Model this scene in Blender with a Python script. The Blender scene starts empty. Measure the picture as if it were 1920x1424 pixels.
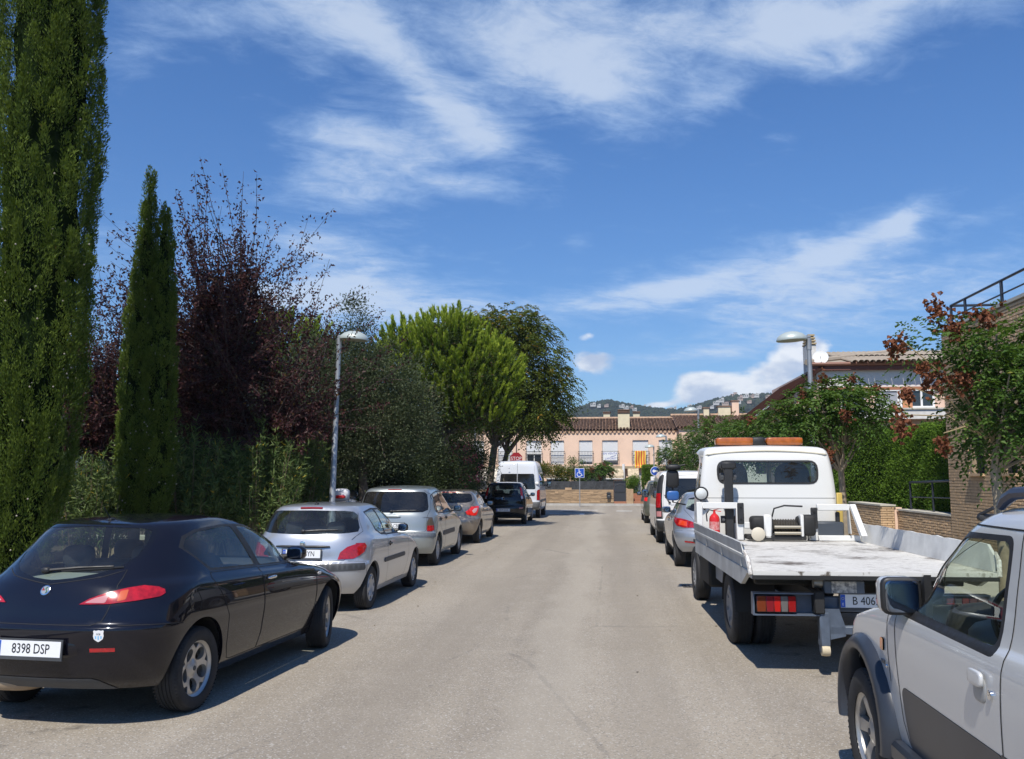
import bpy, bmesh, math, random
import numpy as np
from mathutils import Vector, Matrix, geometry, noise as mnoise
random.seed(7); RNG = np.random.default_rng(7)
SC = bpy.context.scene
COL = SC.collection
PI = math.pi
R = math.radians
# ---------------------------------------------------------------- camera
CAM_H = 1.78
YAW, PITCH = R(6.265), R(6.480)
cd = bpy.data.cameras.new('camera')
cam = bpy.data.objects.new('camera', cd); COL.objects.link(cam)
cam.location = (0, 0, CAM_H)
cam.rotation_euler = (PI / 2 + PITCH, 0, YAW)
cd.sensor_fit = 'HORIZONTAL'; cd.sensor_width = 36.0
cd.lens = 1620 / 1920 * 36
cd.clip_start = 0.05; cd.clip_end = 6000
SC.camera = cam
# ---------------------------------------------------------------- sky and sun
SUN_EL, SUN_AZ = R(56), R(12)            # light travels towards +Y, drifting SUN_AZ towards +X
SKY_STRENGTH = 0.083
SUN_STRENGTH = 5.0
SC.view_settings.view_transform = 'Standard'
SC.view_settings.look = 'None'
SC.view_settings.gamma = 1.0
SC.view_settings.use_curve_mapping = False
SC.view_settings.exposure = 0.15
SC.cycles.max_bounces = 10
SC.cycles.transparent_max_bounces = 24
SC.cycles.use_denoising = True
SC.cycles.volume_bounces = 1
sd = bpy.data.lights.new('sun', 'SUN')
sd.energy = SUN_STRENGTH; sd.angle = R(0.53); sd.color = (1.0, 0.945, 0.86)
sun = bpy.data.objects.new('sun', sd); COL.objects.link(sun)
sun.location = (-5, -20, 30)
_L = Vector((math.sin(SUN_AZ) * math.cos(SUN_EL), math.cos(SUN_AZ) * math.cos(SUN_EL), -math.sin(SUN_EL)))
sun.rotation_euler = _L.to_track_quat('-Z', 'Y').to_euler()
def at(px, py, Y):
    """the point at distance Y up the road seen at that pixel of the 1920 x 1424 photograph (used only to measure positions)"""
    v = cam.rotation_euler.to_matrix() @ Vector(((px - 960) / 1620, (712 - py) / 1620, -1.0))
    return Vector((0, 0, CAM_H)) + v * (Y / v.y)
class NT:
    """small helper to write node trees"""
    def __init__(self, tree):
        self.t = tree; self.n = tree.nodes; self.l = tree.links
    def new(self, typ, **kw):
        nd = self.n.new(typ)
        for k, v in kw.items():
            setattr(nd, k, v)
        return nd
    def put(self, sock, v):
        if isinstance(v, (int, float)):
            sock.default_value = v
        elif isinstance(v, (tuple, list)):
            if len(sock.default_value) == 4 and len(v) == 3: v = (*v, 1)
            sock.default_value = v
        elif v is not None:
            self.l.new(v, sock)
    def math(self, op, a, b=None, c=None, clamp=False):
        nd = self.new('ShaderNodeMath', operation=op, use_clamp=clamp)
        self.put(nd.inputs[0], a)
        if b is not None: self.put(nd.inputs[1], b)
        if c is not None: self.put(nd.inputs[2], c)
        return nd.outputs[0]
    def mix(self, fac, a, b, blend='MIX'):
        nd = self.new('ShaderNodeMix', data_type='RGBA', blend_type=blend)
        self.put(nd.inputs[0], fac); self.put(nd.inputs[6], a); self.put(nd.inputs[7], b)
        return nd.outputs[2]
    def noise(self, vec, scale, detail=4, rough=0.5, dist=0.0, out=0, dim='3D'):
        nd = self.new('ShaderNodeTexNoise', noise_dimensions=dim)
        if vec is not None: self.l.new(vec, nd.inputs['Vector'])
        nd.inputs['Scale'].default_value = scale; nd.inputs['Detail'].default_value = detail
        nd.inputs['Roughness'].default_value = rough; nd.inputs['Distortion'].default_value = dist
        return nd.outputs[out]
    def ramp(self, fac, lo, hi, a=0.0, b=1.0):
        nd = self.new('ShaderNodeMapRange', interpolation_type='SMOOTHSTEP')
        self.put(nd.inputs[0], fac)
        for i, v in zip((1, 2, 3, 4), (lo, hi, a, b)): self.put(nd.inputs[i], v)
        return nd.outputs[0]
    def mapping(self, vec, scale=(1, 1, 1), loc=(0, 0, 0), rot=(0, 0, 0)):
        nd = self.new('ShaderNodeMapping')
        self.l.new(vec, nd.inputs[0])
        nd.inputs['Scale'].default_value = scale; nd.inputs['Location'].default_value = loc
        nd.inputs['Rotation'].default_value = rot
        return nd.outputs[0]
def build_world():
    w = bpy.data.worlds.new('World'); SC.world = w; w.use_nodes = True
    t = w.node_tree; t.nodes.clear(); N = NT(t)
    sky = N.new('ShaderNodeTexSky', sky_type='NISHITA')
    sky.sun_disc = False; sky.sun_elevation = SUN_EL
    sky.sun_rotation = PI + SUN_AZ
    sky.altitude = 100; sky.air_density = 1.0; sky.dust_density = 0.2; sky.ozone_density = 2.0
    hs = N.new('ShaderNodeHueSaturation'); hs.inputs['Saturation'].default_value = 1.05
    N.l.new(sky.outputs[0], hs.inputs['Color'])
    tc = N.new('ShaderNodeTexCoord')
    d = tc.outputs['Generated']
    sep = N.new('ShaderNodeSeparateXYZ'); N.l.new(d, sep.inputs[0])
    x, y, z = sep.outputs
    az = N.math('MULTIPLY', N.math('ARCTAN2', x, y), 180 / PI)      # degrees clockwise from +Y
    el = N.math('MULTIPLY', N.math('ARCSINE', z), 180 / PI)
    zz = N.math('MAXIMUM', N.math('ADD', z, 0.10), 0.03)
    px = N.math('DIVIDE', x, zz); py = N.math('DIVIDE', y, zz)
    cv = N.new('ShaderNodeCombineXYZ'); N.put(cv.inputs[0], px); N.put(cv.inputs[1], py)
    cv.inputs[2].default_value = 3.7
    deck = N.mapping(cv.outputs[0], scale=(1.0, 1.0, 1.0), rot=(0, 0, R(-24)))
    deck = N.mapping(deck, scale=(1.0, 1.35, 1.0))
    big = N.noise(deck, 0.95, 3, 0.5)
    mid = N.noise(deck, 2.8, 9, 0.62, 0.5)
    fine = N.noise(deck, 9.0, 9, 0.68, 0.5)
    tex = N.math('ADD', N.math('MULTIPLY', mid, 0.62), N.math('MULTIPLY', fine, 0.38))
    tex = N.math('ADD', N.math('MULTIPLY', N.math('SUBTRACT', tex, 0.5), 1.9), 0.5)
    cov = N.math('SUBTRACT', N.math('MULTIPLY', N.math('SUBTRACT', big, 0.5), 0.5), 0.24)
    for (a0, e0, ra, re, rot, wgt) in CLOUDS:
        ra *= 1.28; re *= 1.4
        da = N.math('SUBTRACT', az, a0); de = N.math('SUBTRACT', el, e0)
        c, s = math.cos(R(rot)), math.sin(R(rot))
        u = N.math('DIVIDE', N.math('ADD', N.math('MULTIPLY', da, c), N.math('MULTIPLY', de, s)), ra)
        v = N.math('DIVIDE', N.math('SUBTRACT', N.math('MULTIPLY', de, c), N.math('MULTIPLY', da, s)), re)
        r2 = N.math('ADD', N.math('MULTIPLY', u, u), N.math('MULTIPLY', v, v))
        g = N.math('POWER', 2.7182818, N.math('MULTIPLY', r2, -1.0))
        cov = N.math('ADD', cov, N.math('MULTIPLY', g, wgt))
    dens = N.ramp(N.math('ADD', tex, cov), 0.36, 1.16)
    dens = N.math('MULTIPLY', dens, N.ramp(el, -2, 1.5))
    dens = N.math('MULTIPLY', dens, 0.74)
    ac = N.new('ShaderNodeCombineXYZ'); N.put(ac.inputs[0], N.math('MULTIPLY', az, 0.16)); N.put(ac.inputs[1], N.math('MULTIPLY', el, 0.30))
    cn = N.noise(ac.outputs[0], 1.6, 8, 0.55, 0.15)
    cc = None
    for (a0, e0, ra, re, wgt) in CUMULUS:
        u = N.math('DIVIDE', N.math('SUBTRACT', az, a0), ra); v = N.math('DIVIDE', N.math('SUBTRACT', el, e0), re)
        g = N.math('MULTIPLY', N.math('POWER', 2.7182818, N.math('MULTIPLY', N.math('ADD', N.math('MULTIPLY', u, u), N.math('MULTIPLY', v, v)), -1.0)), wgt)
        cc = g if cc is None else N.math('ADD', cc, g)
    cd2 = N.math('MULTIPLY', N.ramp(N.math('ADD', cn, cc), 0.86, 1.08), 0.9)
    shade = N.ramp(N.noise(ac.outputs[0], 2.4, 5, 0.5), 0.35, 0.65)
    tint = N.mix(N.ramp(el, -2, 26), (.68, .93, 1.22), (.62, 1.06, 1.54))
    blue = N.mix(1.0, hs.outputs[0], tint, 'MULTIPLY')
    wisp = N.mix(N.ramp(dens, 0.2, 1.0), (5.0, 7.0, 10.2), (8.0, 8.9, 10.2))
    c1 = N.mix(dens, blue, wisp)
    c2 = N.mix(cd2, c1, N.mix(shade, (5.4, 6.4, 8.4), (10.5, 10.8, 11.3)))
    bg = N.new('ShaderNodeBackground'); bg.inputs[1].default_value = SKY_STRENGTH
    N.l.new(c2, bg.inputs[0])
    out = N.new('ShaderNodeOutputWorld'); N.l.new(bg.outputs[0], out.inputs[0])
CLOUDS = [(0.8, 29.3, 15.91, 2.12, 0, 0.38), (5.5, 26.8, 7.86, 2.12, 8, 0.36), (-1.1, 25.2, 4.46, 1.95, -15, 0.36), (-6.3, 26.9, 5.62, 2.12, 0, 0.3), (-30.8, 24.9, 2.97, 1.41, 20, 0.36), (-25.3, 27.7, 9.77, 1.59, 5, 0.34), (13.1, 26.7, 4.86, 1.95, 18, 0.34), (21.3, 27.1, 7.5, 1.34, 0, 0.34), (-16.2, 27.7, 5.64, 1.77, -20, 0.3), (-12.2, 25, 4.46, 1.06, -35, 0.34), (-8.1, 21.9, 3.49, 1.41, -25, 0.42), (-14.6, 20.5, 5.12, 1.77, -3, 0.4), (-19.6, 19.3, 4, 1.59, 8, 0.34), (-17.5, 22.2, 3.31, 0.88, -8, 0.28), (-19.9, 25.6, 1.12, 0.57, 0, 0.28), (16.6, 25, 1.67, 0.71, 10, 0.32), (7.2, 23.7, 2.22, 0.78, 15, 0.32), (-8.5, 18.9, 2.18, 0.64, -5, 0.26), (-16.4, 18, 3.99, 0.88, -5, 0.28), (-3, 19.9, 1.46, 0.64, -40, 0.25), (-20.5, 14.9, 4.14, 0.92, 3, 0.46), (-1.9, 15.3, 1.01, 0.5, 0, 0.3), (-16.6, 13.2, 4.66, 1.27, 3, 0.52), (-19.7, 11.2, 5.36, 1.27, 0, 0.5), (-14.8, 11, 5.35, 0.99, 0, 0.36), (-0.2, 11.6, 7.15, 0.78, 7, 0.54), (8.2, 13, 6.81, 0.92, 12, 0.52), (15.8, 14.2, 4.31, 0.57, 22, 0.46), (18.6, 15.1, 0.94, 0.71, 55, 0.46), (11.8, 10.8, 4.64, 1.41, 10, 0.42), (18.7, 11.2, 9.28, 1.59, 3, 0.4), (4.1, 14.1, 4.31, 0.57, 5, 0.22), (-8.4, 11.8, 4.29, 0.78, 0, 0.3), (5.7, 8.1, 7.82, 0.71, 4, 0.42), (-22.4, 22.1, 1.03, 0.5, 0, 0.22), (0.5, 22.1, 1.1, 0.35, 0, 0.2), (22.6, 15, 2.16, 0.5, 15, 0.22), (-31.9, 13.6, 4.3, 1.41, 0, 0.36)]
CUMULUS = [(-0.9, 7.5, 2.06, 1.2, 0.62), (-1.3, 9.3, 1.28, 0.42, 0.42), (6, 6, 2.2, 0.92, 0.58), (10.4, 6.6, 3.12, 1.63, 0.66), (3.1, 4.7, 1.42, 0.32, 0.5), (12.5, 8, 1.95, 1.06, 0.55), (8.3, 5.1, 4.25, 0.57, 0.5)]
build_world()
# ---------------------------------------------------------------- materials
MATS = {}
def mat(name, color, rough=0.5, metal=0.0, coat=0.0, var=0.0, vscale=3.0, spec=0.5, bump=0.0, bscale=40.0, coatr=0.03, color2=None, trans=0.0, emit=None, sheen=0.0, sss=0.0, rvar=0.0, objrand=0.0):
    if name in MATS: return MATS[name]
    m = bpy.data.materials.new(name); m.use_nodes = True
    t = m.node_tree; N = NT(t)
    b = t.nodes['Principled BSDF']
    b.inputs['Base Color'].default_value = (*color, 1)
    b.inputs['Roughness'].default_value = rough; b.inputs['Metallic'].default_value = metal
    b.inputs['Coat Weight'].default_value = coat; b.inputs['Coat Roughness'].default_value = coatr
    b.inputs['Specular IOR Level'].default_value = spec
    b.inputs['Transmission Weight'].default_value = trans
    tc = N.new('ShaderNodeTexCoord')
    if var > 0 or color2:
        n = N.noise(tc.outputs['Object'], vscale, 6, 0.6)
        n = N.ramp(n, 0.3, 0.7)
        c2 = color2 or tuple(max(0, c * (1 - var)) for c in color)
        c1 = color if color2 else tuple(min(1, c * (1 + var)) for c in color)
        cc = N.mix(n, c1, c2)
        if objrand > 0:
            oi = N.new('ShaderNodeObjectInfo')
            cc = N.mix(1.0, cc, N.mix(oi.outputs['Random'], (1 - objrand,) * 3, (1 + objrand * .6, 1 + objrand * .5, 1 + objrand * .4)), 'MULTIPLY')
        N.l.new(cc, b.inputs['Base Color'])
    if rvar > 0:
        n2 = N.noise(tc.outputs['Object'], vscale * 2.3, 5, 0.6)
        N.l.new(N.ramp(n2, 0.3, 0.75, max(0, rough - rvar * .5), rough + rvar), b.inputs['Roughness'])
    if bump > 0:
        bp = N.new('ShaderNodeBump'); bp.inputs['Strength'].default_value = bump; bp.inputs['Distance'].default_value = 0.01
        N.l.new(N.noise(tc.outputs['Object'], bscale, 6, 0.6), bp.inputs['Height'])
        N.l.new(bp.outputs[0], b.inputs['Normal'])
    if emit:
        b.inputs['Emission Color'].default_value = (*emit[:3], 1); b.inputs['Emission Strength'].default_value = emit[3]
    MATS[name] = m
    return m
def glass_mat(name, tint, rough=0.0, ior=1.52, dirt=0.04):
    """one sheet of tinted glass: mirror by Fresnel, tinted see-through below, a film of dust"""
    if name in MATS: return MATS[name]
    m = bpy.data.materials.new(name); m.use_nodes = True
    t = m.node_tree; t.nodes.clear(); N = NT(t)
    tr = N.new('ShaderNodeBsdfTransparent'); tr.inputs[0].default_value = (*tint, 1)
    gl = N.new('ShaderNodeBsdfGlossy'); gl.inputs['Roughness'].default_value = rough
    gl.inputs[0].default_value = (1, 1, 1, 1)
    fr = N.new('ShaderNodeFresnel'); ge = N.new('ShaderNodeNewGeometry'); N.put(fr.inputs[0], N.math('ADD', ior, N.math('MULTIPLY', ge.outputs['Backfacing'], 1 / ior - ior)))
    mx = N.new('ShaderNodeMixShader')
    N.l.new(N.math('MULTIPLY', fr.outputs[0], 1.15, clamp=True), mx.inputs[0]); N.l.new(tr.outputs[0], mx.inputs[1]); N.l.new(gl.outputs[0], mx.inputs[2])
    df = N.new('ShaderNodeBsdfDiffuse'); df.inputs[0].default_value = (.42, .40, .37, 1)
    tc = N.new('ShaderNodeTexCoord')
    n = N.ramp(N.noise(tc.outputs['Object'], 2.2, 5, 0.65), 0.35, 0.8, dirt * .4, dirt * 1.6)
    m2 = N.new('ShaderNodeMixShader'); N.l.new(n, m2.inputs[0]); N.l.new(mx.outputs[0], m2.inputs[1]); N.l.new(df.outputs[0], m2.inputs[2])
    o = N.new('ShaderNodeOutputMaterial'); N.l.new(m2.outputs[0], o.inputs[0])
    MATS[name] = m
    return m
# ---------------------------------------------------------------- mesh helpers
class MB:
    """collects plain geometry, builds one mesh"""
    def __init__(self):
        self.v = []; self.f = []
    def add(self, verts, faces):
        o = len(self.v)
        self.v.extend([tuple(map(float, p)) for p in verts])
        self.f.extend([tuple(i + o for i in f) for f in faces])
        return self
    def box(self, c, s, rz=0.0, rx=0.0, ry=0.0, bev=0.0, taper=(1, 1)):
        hx, hy, hz = s[0] / 2, s[1] / 2, s[2] / 2
        if bev > 0:
            b = min(bev, hx * .49, hy * .49, hz * .49)
            pts = []; 
            for sx in (-1, 1):
                for sy in (-1, 1):
                    for sz in (-1, 1):
                        pts.append((sx * hx, sy * (hy - b), sz * (hz - b)))
                        pts.append((sx * (hx - b), sy * hy, sz * (hz - b)))
                        pts.append((sx * (hx - b), sy * (hy - b), sz * hz))
            def I(sx, sy, sz, k): return ((sx > 0) * 4 + (sy > 0) * 2 + (sz > 0)) * 3 + k
            F = []
            for s1 in (-1, 1):
                q = [I(s1, -1, -1, 0), I(s1, 1, -1, 0), I(s1, 1, 1, 0), I(s1, -1, 1, 0)]; F.append(q if s1 > 0 else q[::-1])
                q = [I(-1, s1, -1, 1), I(1, s1, -1, 1), I(1, s1, 1, 1), I(-1, s1, 1, 1)]; F.append(q[::-1] if s1 > 0 else q)
                q = [I(-1, -1, s1, 2), I(1, -1, s1, 2), I(1, 1, s1, 2), I(-1, 1, s1, 2)]; F.append(q if s1 > 0 else q[::-1])
            for s1 in (-1, 1):
                for s2 in (-1, 1):
                    q = [I(s1, s2, -1, 0), I(s1, s2, -1, 1), I(s1, s2, 1, 1), I(s1, s2, 1, 0)]; F.append(q if s1 * s2 > 0 else q[::-1])
                    q = [I(s1, -1, s2, 0), I(s1, 1, s2, 0), I(s1, 1, s2, 2), I(s1, -1, s2, 2)]; F.append(q if s1 * s2 > 0 else q[::-1])
                    q = [I(-1, s1, s2, 1), I(-1, s1, s2, 2), I(1, s1, s2, 2), I(1, s1, s2, 1)]; F.append(q if s1 * s2 > 0 else q[::-1])
                    for s3 in (-1, 1):
                        q = [I(s1, s2, s3, 0), I(s1, s2, s3, 1), I(s1, s2, s3, 2)]; F.append(q if s1 * s2 * s3 > 0 else q[::-1])
        else:
            pts = [(sx * hx, sy * hy, sz * hz) for sz in (-1, 1) for sy in (-1, 1) for sx in (-1, 1)]
            F = [(0, 2, 3, 1), (4, 5, 7, 6), (0, 1, 5, 4), (2, 6, 7, 3), (0, 4, 6, 2), (1, 3, 7, 5)]
        if taper != (1, 1):
            pts = [(p[0] * (taper[0] if p[2] > 0 else 1), p[1] * (taper[1] if p[2] > 0 else 1), p[2]) for p in pts]
        M = Matrix.Translation(c) @ Matrix.Rotation(rz, 4, 'Z') @ Matrix.Rotation(ry, 4, 'Y') @ Matrix.Rotation(rx, 4, 'X')
        return self.add([M @ Vector(p) for p in pts], F)
    def span(self, p0, p1, bev=0.0):
        c = [(a + b) / 2 for a, b in zip(p0, p1)]; s = [abs(b - a) for a, b in zip(p0, p1)]
        return self.box(c, s, bev=bev)
    def tube(self, path, r, n=8, cap=True):
        path = [Vector(p) for p in path]; m = len(path)
        rs = r if isinstance(r, (list, tuple)) else [r] * m
        pts = []; prev = None
        for i, p in enumerate(path):
            d = (path[min(i + 1, m - 1)] - path[max(i - 1, 0)])
            if d.length < 1e-9: d = Vector((0, 0, 1))
            d.normalize()
            if prev is None:
                a = Vector((1, 0, 0)) if abs(d.x) < .9 else Vector((0, 1, 0))
                a = (a - d * a.dot(d)).normalized()
            else:
                a = (prev - d * prev.dot(d))
                a = a.normalized() if a.length > 1e-6 else Vector((1, 0, 0))
            prev = a; b = d.cross(a)
            for k in range(n):
                t = 2 * PI * k / n
                pts.append(p + (a * math.cos(t) + b * math.sin(t)) * rs[i])
        F = []
        for i in range(m - 1):
            for k in range(n):
                k2 = (k + 1) % n
                F.append((i * n + k, i * n + k2, (i + 1) * n + k2, (i + 1) * n + k))
        if cap:
            F.append(tuple(range(n))[::-1]); F.append(tuple((m - 1) * n + k for k in range(n)))
        return self.add(pts, F)
    def lathe(self, prof, n=24, M=None, cap=True):
        """prof: (r, z) pairs turned about Z"""
        pts = []; m = len(prof)
        for (r, z) in prof:
            for k in range(n):
                t = 2 * PI * k / n
                pts.append(Vector((r * math.cos(t), r * math.sin(t), z)))
        F = []
        for i in range(m - 1):
            for k in range(n):
                k2 = (k + 1) % n
                F.append((i * n + k, i * n + k2, (i + 1) * n + k2, (i + 1) * n + k))
        if cap:
            if prof[0][0] > 1e-6: F.append(tuple(range(n))[::-1])
            if prof[-1][0] > 1e-6: F.append(tuple((m - 1) * n + k for k in range(n)))
        if M is not None: pts = [M @ p for p in pts]
        return self.add(pts, F)
    def prism(self, poly, axis, a, b):
        """polygon in the two other axes, extruded along axis from a to b"""
        n = len(poly)
        def P3(p, t):
            return {'x': (t, p[0], p[1]), 'y': (p[0], t, p[1]), 'z': (p[0], p[1], t)}[axis]
        pts = [P3(p, a) for p in poly] + [P3(p, b) for p in poly]
        F = [tuple(range(n))[::-1], tuple(range(n, 2 * n))]
        for i in range(n):
            j = (i + 1) % n
            F.append((i, j, n + j, n + i))
        return self.add(pts, F)
    def superbox(self, c, s, e=3.0, n=16, m=10, M=None):
        """rounded pillow: superellipsoid"""
        pts = []
        def pw(v, p): return math.copysign(abs(v) ** p, v)
        k = 2.0 / e
        for i in range(m + 1):
            ph = -PI / 2 + PI * i / m
            for j in range(n):
                th = 2 * PI * j / n
                pts.append(Vector((pw(math.cos(ph), k) * pw(math.cos(th), k) * s[0] / 2, pw(math.cos(ph), k) * pw(math.sin(th), k) * s[1] / 2, pw(math.sin(ph), k) * s[2] / 2)))
        F = []
        for i in range(m):
            for j in range(n):
                j2 = (j + 1) % n
                F.append((i * n + j, i * n + j2, (i + 1) * n + j2, (i + 1) * n + j))
        T = Matrix.Translation(c)
        if M is not None: T = T @ M
        return self.add([T @ p for p in pts], F)
    def build(self, name, material, parent=None, smooth=40, loc=None):
        return mesh_obj(name, self.v, self.f, material, parent, smooth, loc)
def mesh_obj(name, v, f, material, parent=None, smooth=40, loc=None, fix=True):
    me = bpy.data.meshes.new(name)
    me.from_pydata(v, [], f)
    if fix:
        bm = bmesh.new(); bm.from_mesh(me)
        bmesh.ops.recalc_face_normals(bm, faces=bm.faces)
        bm.to_mesh(me); bm.free()
    if material: me.materials.append(material)
    if smooth:
        me.polygons.foreach_set('use_smooth', [True] * len(me.polygons))
        me.set_sharp_from_angle(angle=R(smooth))
    o = bpy.data.objects.new(name, me); COL.objects.link(o)
    if parent is not None: o.parent = parent
    if loc is not None: o.location = loc
    return o
def np_mesh(name, V, F, material, parent=None, nv=3, normals=None, smooth=False):
    """fast mesh from arrays; F is (n, nv)"""
    me = bpy.data.meshes.new(name)
    V = np.ascontiguousarray(V, dtype=np.float32); F = np.ascontiguousarray(F, dtype=np.int32)
    me.vertices.add(len(V)); me.vertices.foreach_set('co', V.ravel())
    me.loops.add(F.size); me.loops.foreach_set('vertex_index', F.ravel())
    me.polygons.add(len(F))
    me.polygons.foreach_set('loop_start', np.arange(0, F.size, F.shape[1], dtype=np.int32))
    me.update(calc_edges=True)
    if smooth: me.polygons.foreach_set('use_smooth', np.ones(len(F), dtype=bool))
    if normals is not None:
        me.normals_split_custom_set_from_vertices(normals.tolist())
    me.materials.append(material)
    o = bpy.data.objects.new(name, me); COL.objects.link(o)
    if parent is not None: o.parent = parent
    return o
def tag(o, label=None, cat=None, group=None, kind=None):
    if label: o['label'] = label
    if cat: o['category'] = cat
    if group: o['group'] = group
    if kind: o['kind'] = kind
    return o
def thing(name, label, cat, loc=(0, 0, 0), rz=0.0, group=None):
    o = bpy.data.objects.new(name, None); COL.objects.link(o)
    o.location = loc; o.rotation_euler = (0, 0, rz); o.empty_display_size = .2
    return tag(o, label, cat, group)
def copy_tree(o, parent=None):
    c = o.copy(); COL.objects.link(c)
    if parent is not None: c.parent = parent
    for ch in list(o.children): copy_tree(ch, c)
    return c
def text_mesh(name, s, size, material, parent, M, depth=0.001, align='CENTER', sx=1.0):
    cu = bpy.data.curves.new(name, 'FONT'); cu.body = s; cu.size = size; cu.align_x = align; cu.align_y = 'CENTER'
    cu.extrude = depth; cu.resolution_u = 3
    o = bpy.data.objects.new(name, cu); COL.objects.link(o)
    bpy.context.view_layer.update()
    me = bpy.data.meshes.new_from_object(o.evaluated_get(bpy.context.evaluated_depsgraph_get()))
    COL.objects.unlink(o); bpy.data.objects.remove(o); bpy.data.curves.remove(cu)
    me.transform(M @ Matrix.Diagonal((sx, 1, 1, 1)))
    me.materials.clear(); me.materials.append(material)
    ob = bpy.data.objects.new(name, me); COL.objects.link(ob)
    ob.parent = parent
    return ob
def frame_from(p, nrm, up=(0, 0, 1)):
    """matrix whose +Z is nrm, +Y is as near to up as can be, +X the reader's right when looking at the face"""
    z = Vector(nrm).normalized(); y = Vector(up) - z * Vector(up).dot(z); y.normalize(); x = y.cross(z)
    M = Matrix.Identity(4)
    for i, a in enumerate((x, y, z)):
        for k in range(3): M[k][i] = a[k]
    return Matrix.Translation(p) @ M
# ================================================================ the ground
def asphalt():
    m = bpy.data.materials.new('sun bleached asphalt'); m.use_nodes = True
    t = m.node_tree; N = NT(t); b = t.nodes['Principled BSDF']; b.inputs['Roughness'].default_value = .88; b.inputs['Specular IOR Level'].default_value = .3
    g = N.new('ShaderNodeNewGeometry'); P = g.outputs['Position']
    big = N.noise(P, .22, 5, .6); mid = N.noise(P, 1.7, 6, .65)
    lane = N.noise(N.mapping(P, scale=(1.1, .05, 1)), 1.0, 4, .6)
    c = N.mix(N.ramp(big, .3, .7), (.280, .244, .192, 1), (.338, .296, .236, 1))
    c = N.mix(N.ramp(lane, .38, .66, 0, .8), c, (.240, .208, .165, 1))
    c = N.mix(N.ramp(mid, .45, .78, 0, .45), c, (.355, .313, .252, 1))
    v = N.new('ShaderNodeTexVoronoi'); N.l.new(P, v.inputs['Vector']); v.inputs['Scale'].default_value = 95
    sv = N.new('ShaderNodeSeparateColor'); N.l.new(v.outputs['Color'], sv.inputs[0])
    c = N.mix(N.ramp(sv.outputs[0], .80, .92, 0, .55), c, (.13, .12, .11, 1))
    c = N.mix(N.ramp(sv.outputs[1], .84, .95, 0, .5), c, (.52, .50, .46, 1))
    sx = N.new('ShaderNodeSeparateXYZ'); N.l.new(P, sx.inputs[0])
    park = N.math('ADD', N.ramp(N.math('ABSOLUTE', N.math('ADD', sx.outputs[0], 4.1)), .9, .2), N.ramp(N.math('ABSOLUTE', N.math('SUBTRACT', sx.outputs[0], 2.2)), .9, .2))
    oil = N.math('MULTIPLY', N.ramp(N.noise(P, 2.4, 4, .6), .54, .70), park)
    c = N.mix(N.math('MULTIPLY', oil, .65), c, (.06, .055, .05, 1))
    spot = N.ramp(N.noise(P, 5.5, 2, .5), .73, .78, 0, .55)
    c = N.mix(spot, c, (.12, .11, .10, 1))
    cr = N.new('ShaderNodeTexVoronoi', feature='DISTANCE_TO_EDGE'); N.l.new(N.mapping(P, scale=(.42, .16, 1)), cr.inputs['Vector']); cr.inputs['Scale'].default_value = 1.0
    wob = N.noise(P, 3.0, 5, .7)
    crk = N.ramp(N.math('ADD', cr.outputs['Distance'], N.math('MULTIPLY', N.math('SUBTRACT', wob, .5), .05)), .002, .008, .32, 0)
    c = N.mix(N.math('MULTIPLY', crk, N.ramp(big, .46, .54)), c, (.10, .095, .09, 1))
    wx = N.math('ADD', sx.outputs[0], N.math('MULTIPLY', N.math('SUBTRACT', N.noise(P, .35, 4, .6), .5), .9))
    strip = N.ramp(N.math('ABSOLUTE', N.math('ADD', wx, .55)), .42, .12, 0, .35)
    c = N.mix(strip, c, (.40, .36, .295, 1))
    trk = N.ramp(N.math('ABSOLUTE', N.math('SUBTRACT', N.math('ABSOLUTE', N.math('ADD', wx, .75)), 1.05)), .40, .1, 0, .32)
    c = N.mix(trk, c, (.235, .205, .165, 1))
    N.l.new(c, b.inputs['Base Color'])
    bp = N.new('ShaderNodeBump'); bp.inputs['Strength'].default_value = .55; bp.inputs['Distance'].default_value = .006
    h = N.math('ADD', N.math('MULTIPLY', sv.outputs[2], .5), N.math('MULTIPLY', N.noise(P, 60, 4, .6), .8))
    N.l.new(h, bp.inputs['Height']); N.l.new(bp.outputs[0], b.inputs['Normal'])
    return m
def sheet(name, x0, y0, x1, y1, z, material, nx=1, ny=1):
    o = mesh_obj(name, [(x0, y0, z), (x1, y0, z), (x1, y1, z), (x0, y1, z)], [(0, 1, 2, 3)], material, None, None)
    return tag(o, kind='structure')
M_ASPHALT = asphalt()
M_PAVE = mat('concrete paving', (.36, .345, .31), .85, var=.12, vscale=1.4, bump=.25, bscale=30)
M_SOIL = mat('dry soil', (.10, .075, .05), .95, var=.35, vscale=4, bump=.6, bscale=14)
M_FIELD = mat('distant land', (.075, .085, .045), .95, var=.3, vscale=.02)
M_PAINTLINE = mat('worn road paint', (.74, .73, .70), .7, color2=(.52, .50, .46), vscale=3)
sheet('ground', -2000, -400, 2000, 1900, -.06, M_FIELD)
sheet('road', -5.5, -40, 3.55, 48.5, 0, M_ASPHALT)
sheet('cross_road', -70, 48.5, 70, 56.0, 0, M_ASPHALT)
def slab(name, x0, y0, x1, y1, z0, z1, material):
    m = MB(); m.span((x0, y0, z0), (x1, y1, z1)); o = m.build(name, material, None, None); return tag(o, kind='structure')
for i, (x0, x1) in enumerate(((-5.65, -5.5), (3.55, 3.70))):
    slab('kerb', x0, -40, x1, 48.5, -.05, .13, mat('kerb concrete', (.40, .385, .355), .8, var=.15, vscale=2))
slab('pavement', -7.2, -40, -5.65, 48.5, -.05, .12, M_PAVE)
slab('pavement', 3.70, -40, 6.9, 48.5, -.05, .12, M_PAVE)
slab('planting_bed', -40, -40, -7.2, 48.5, -.05, .16, M_SOIL)
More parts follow.
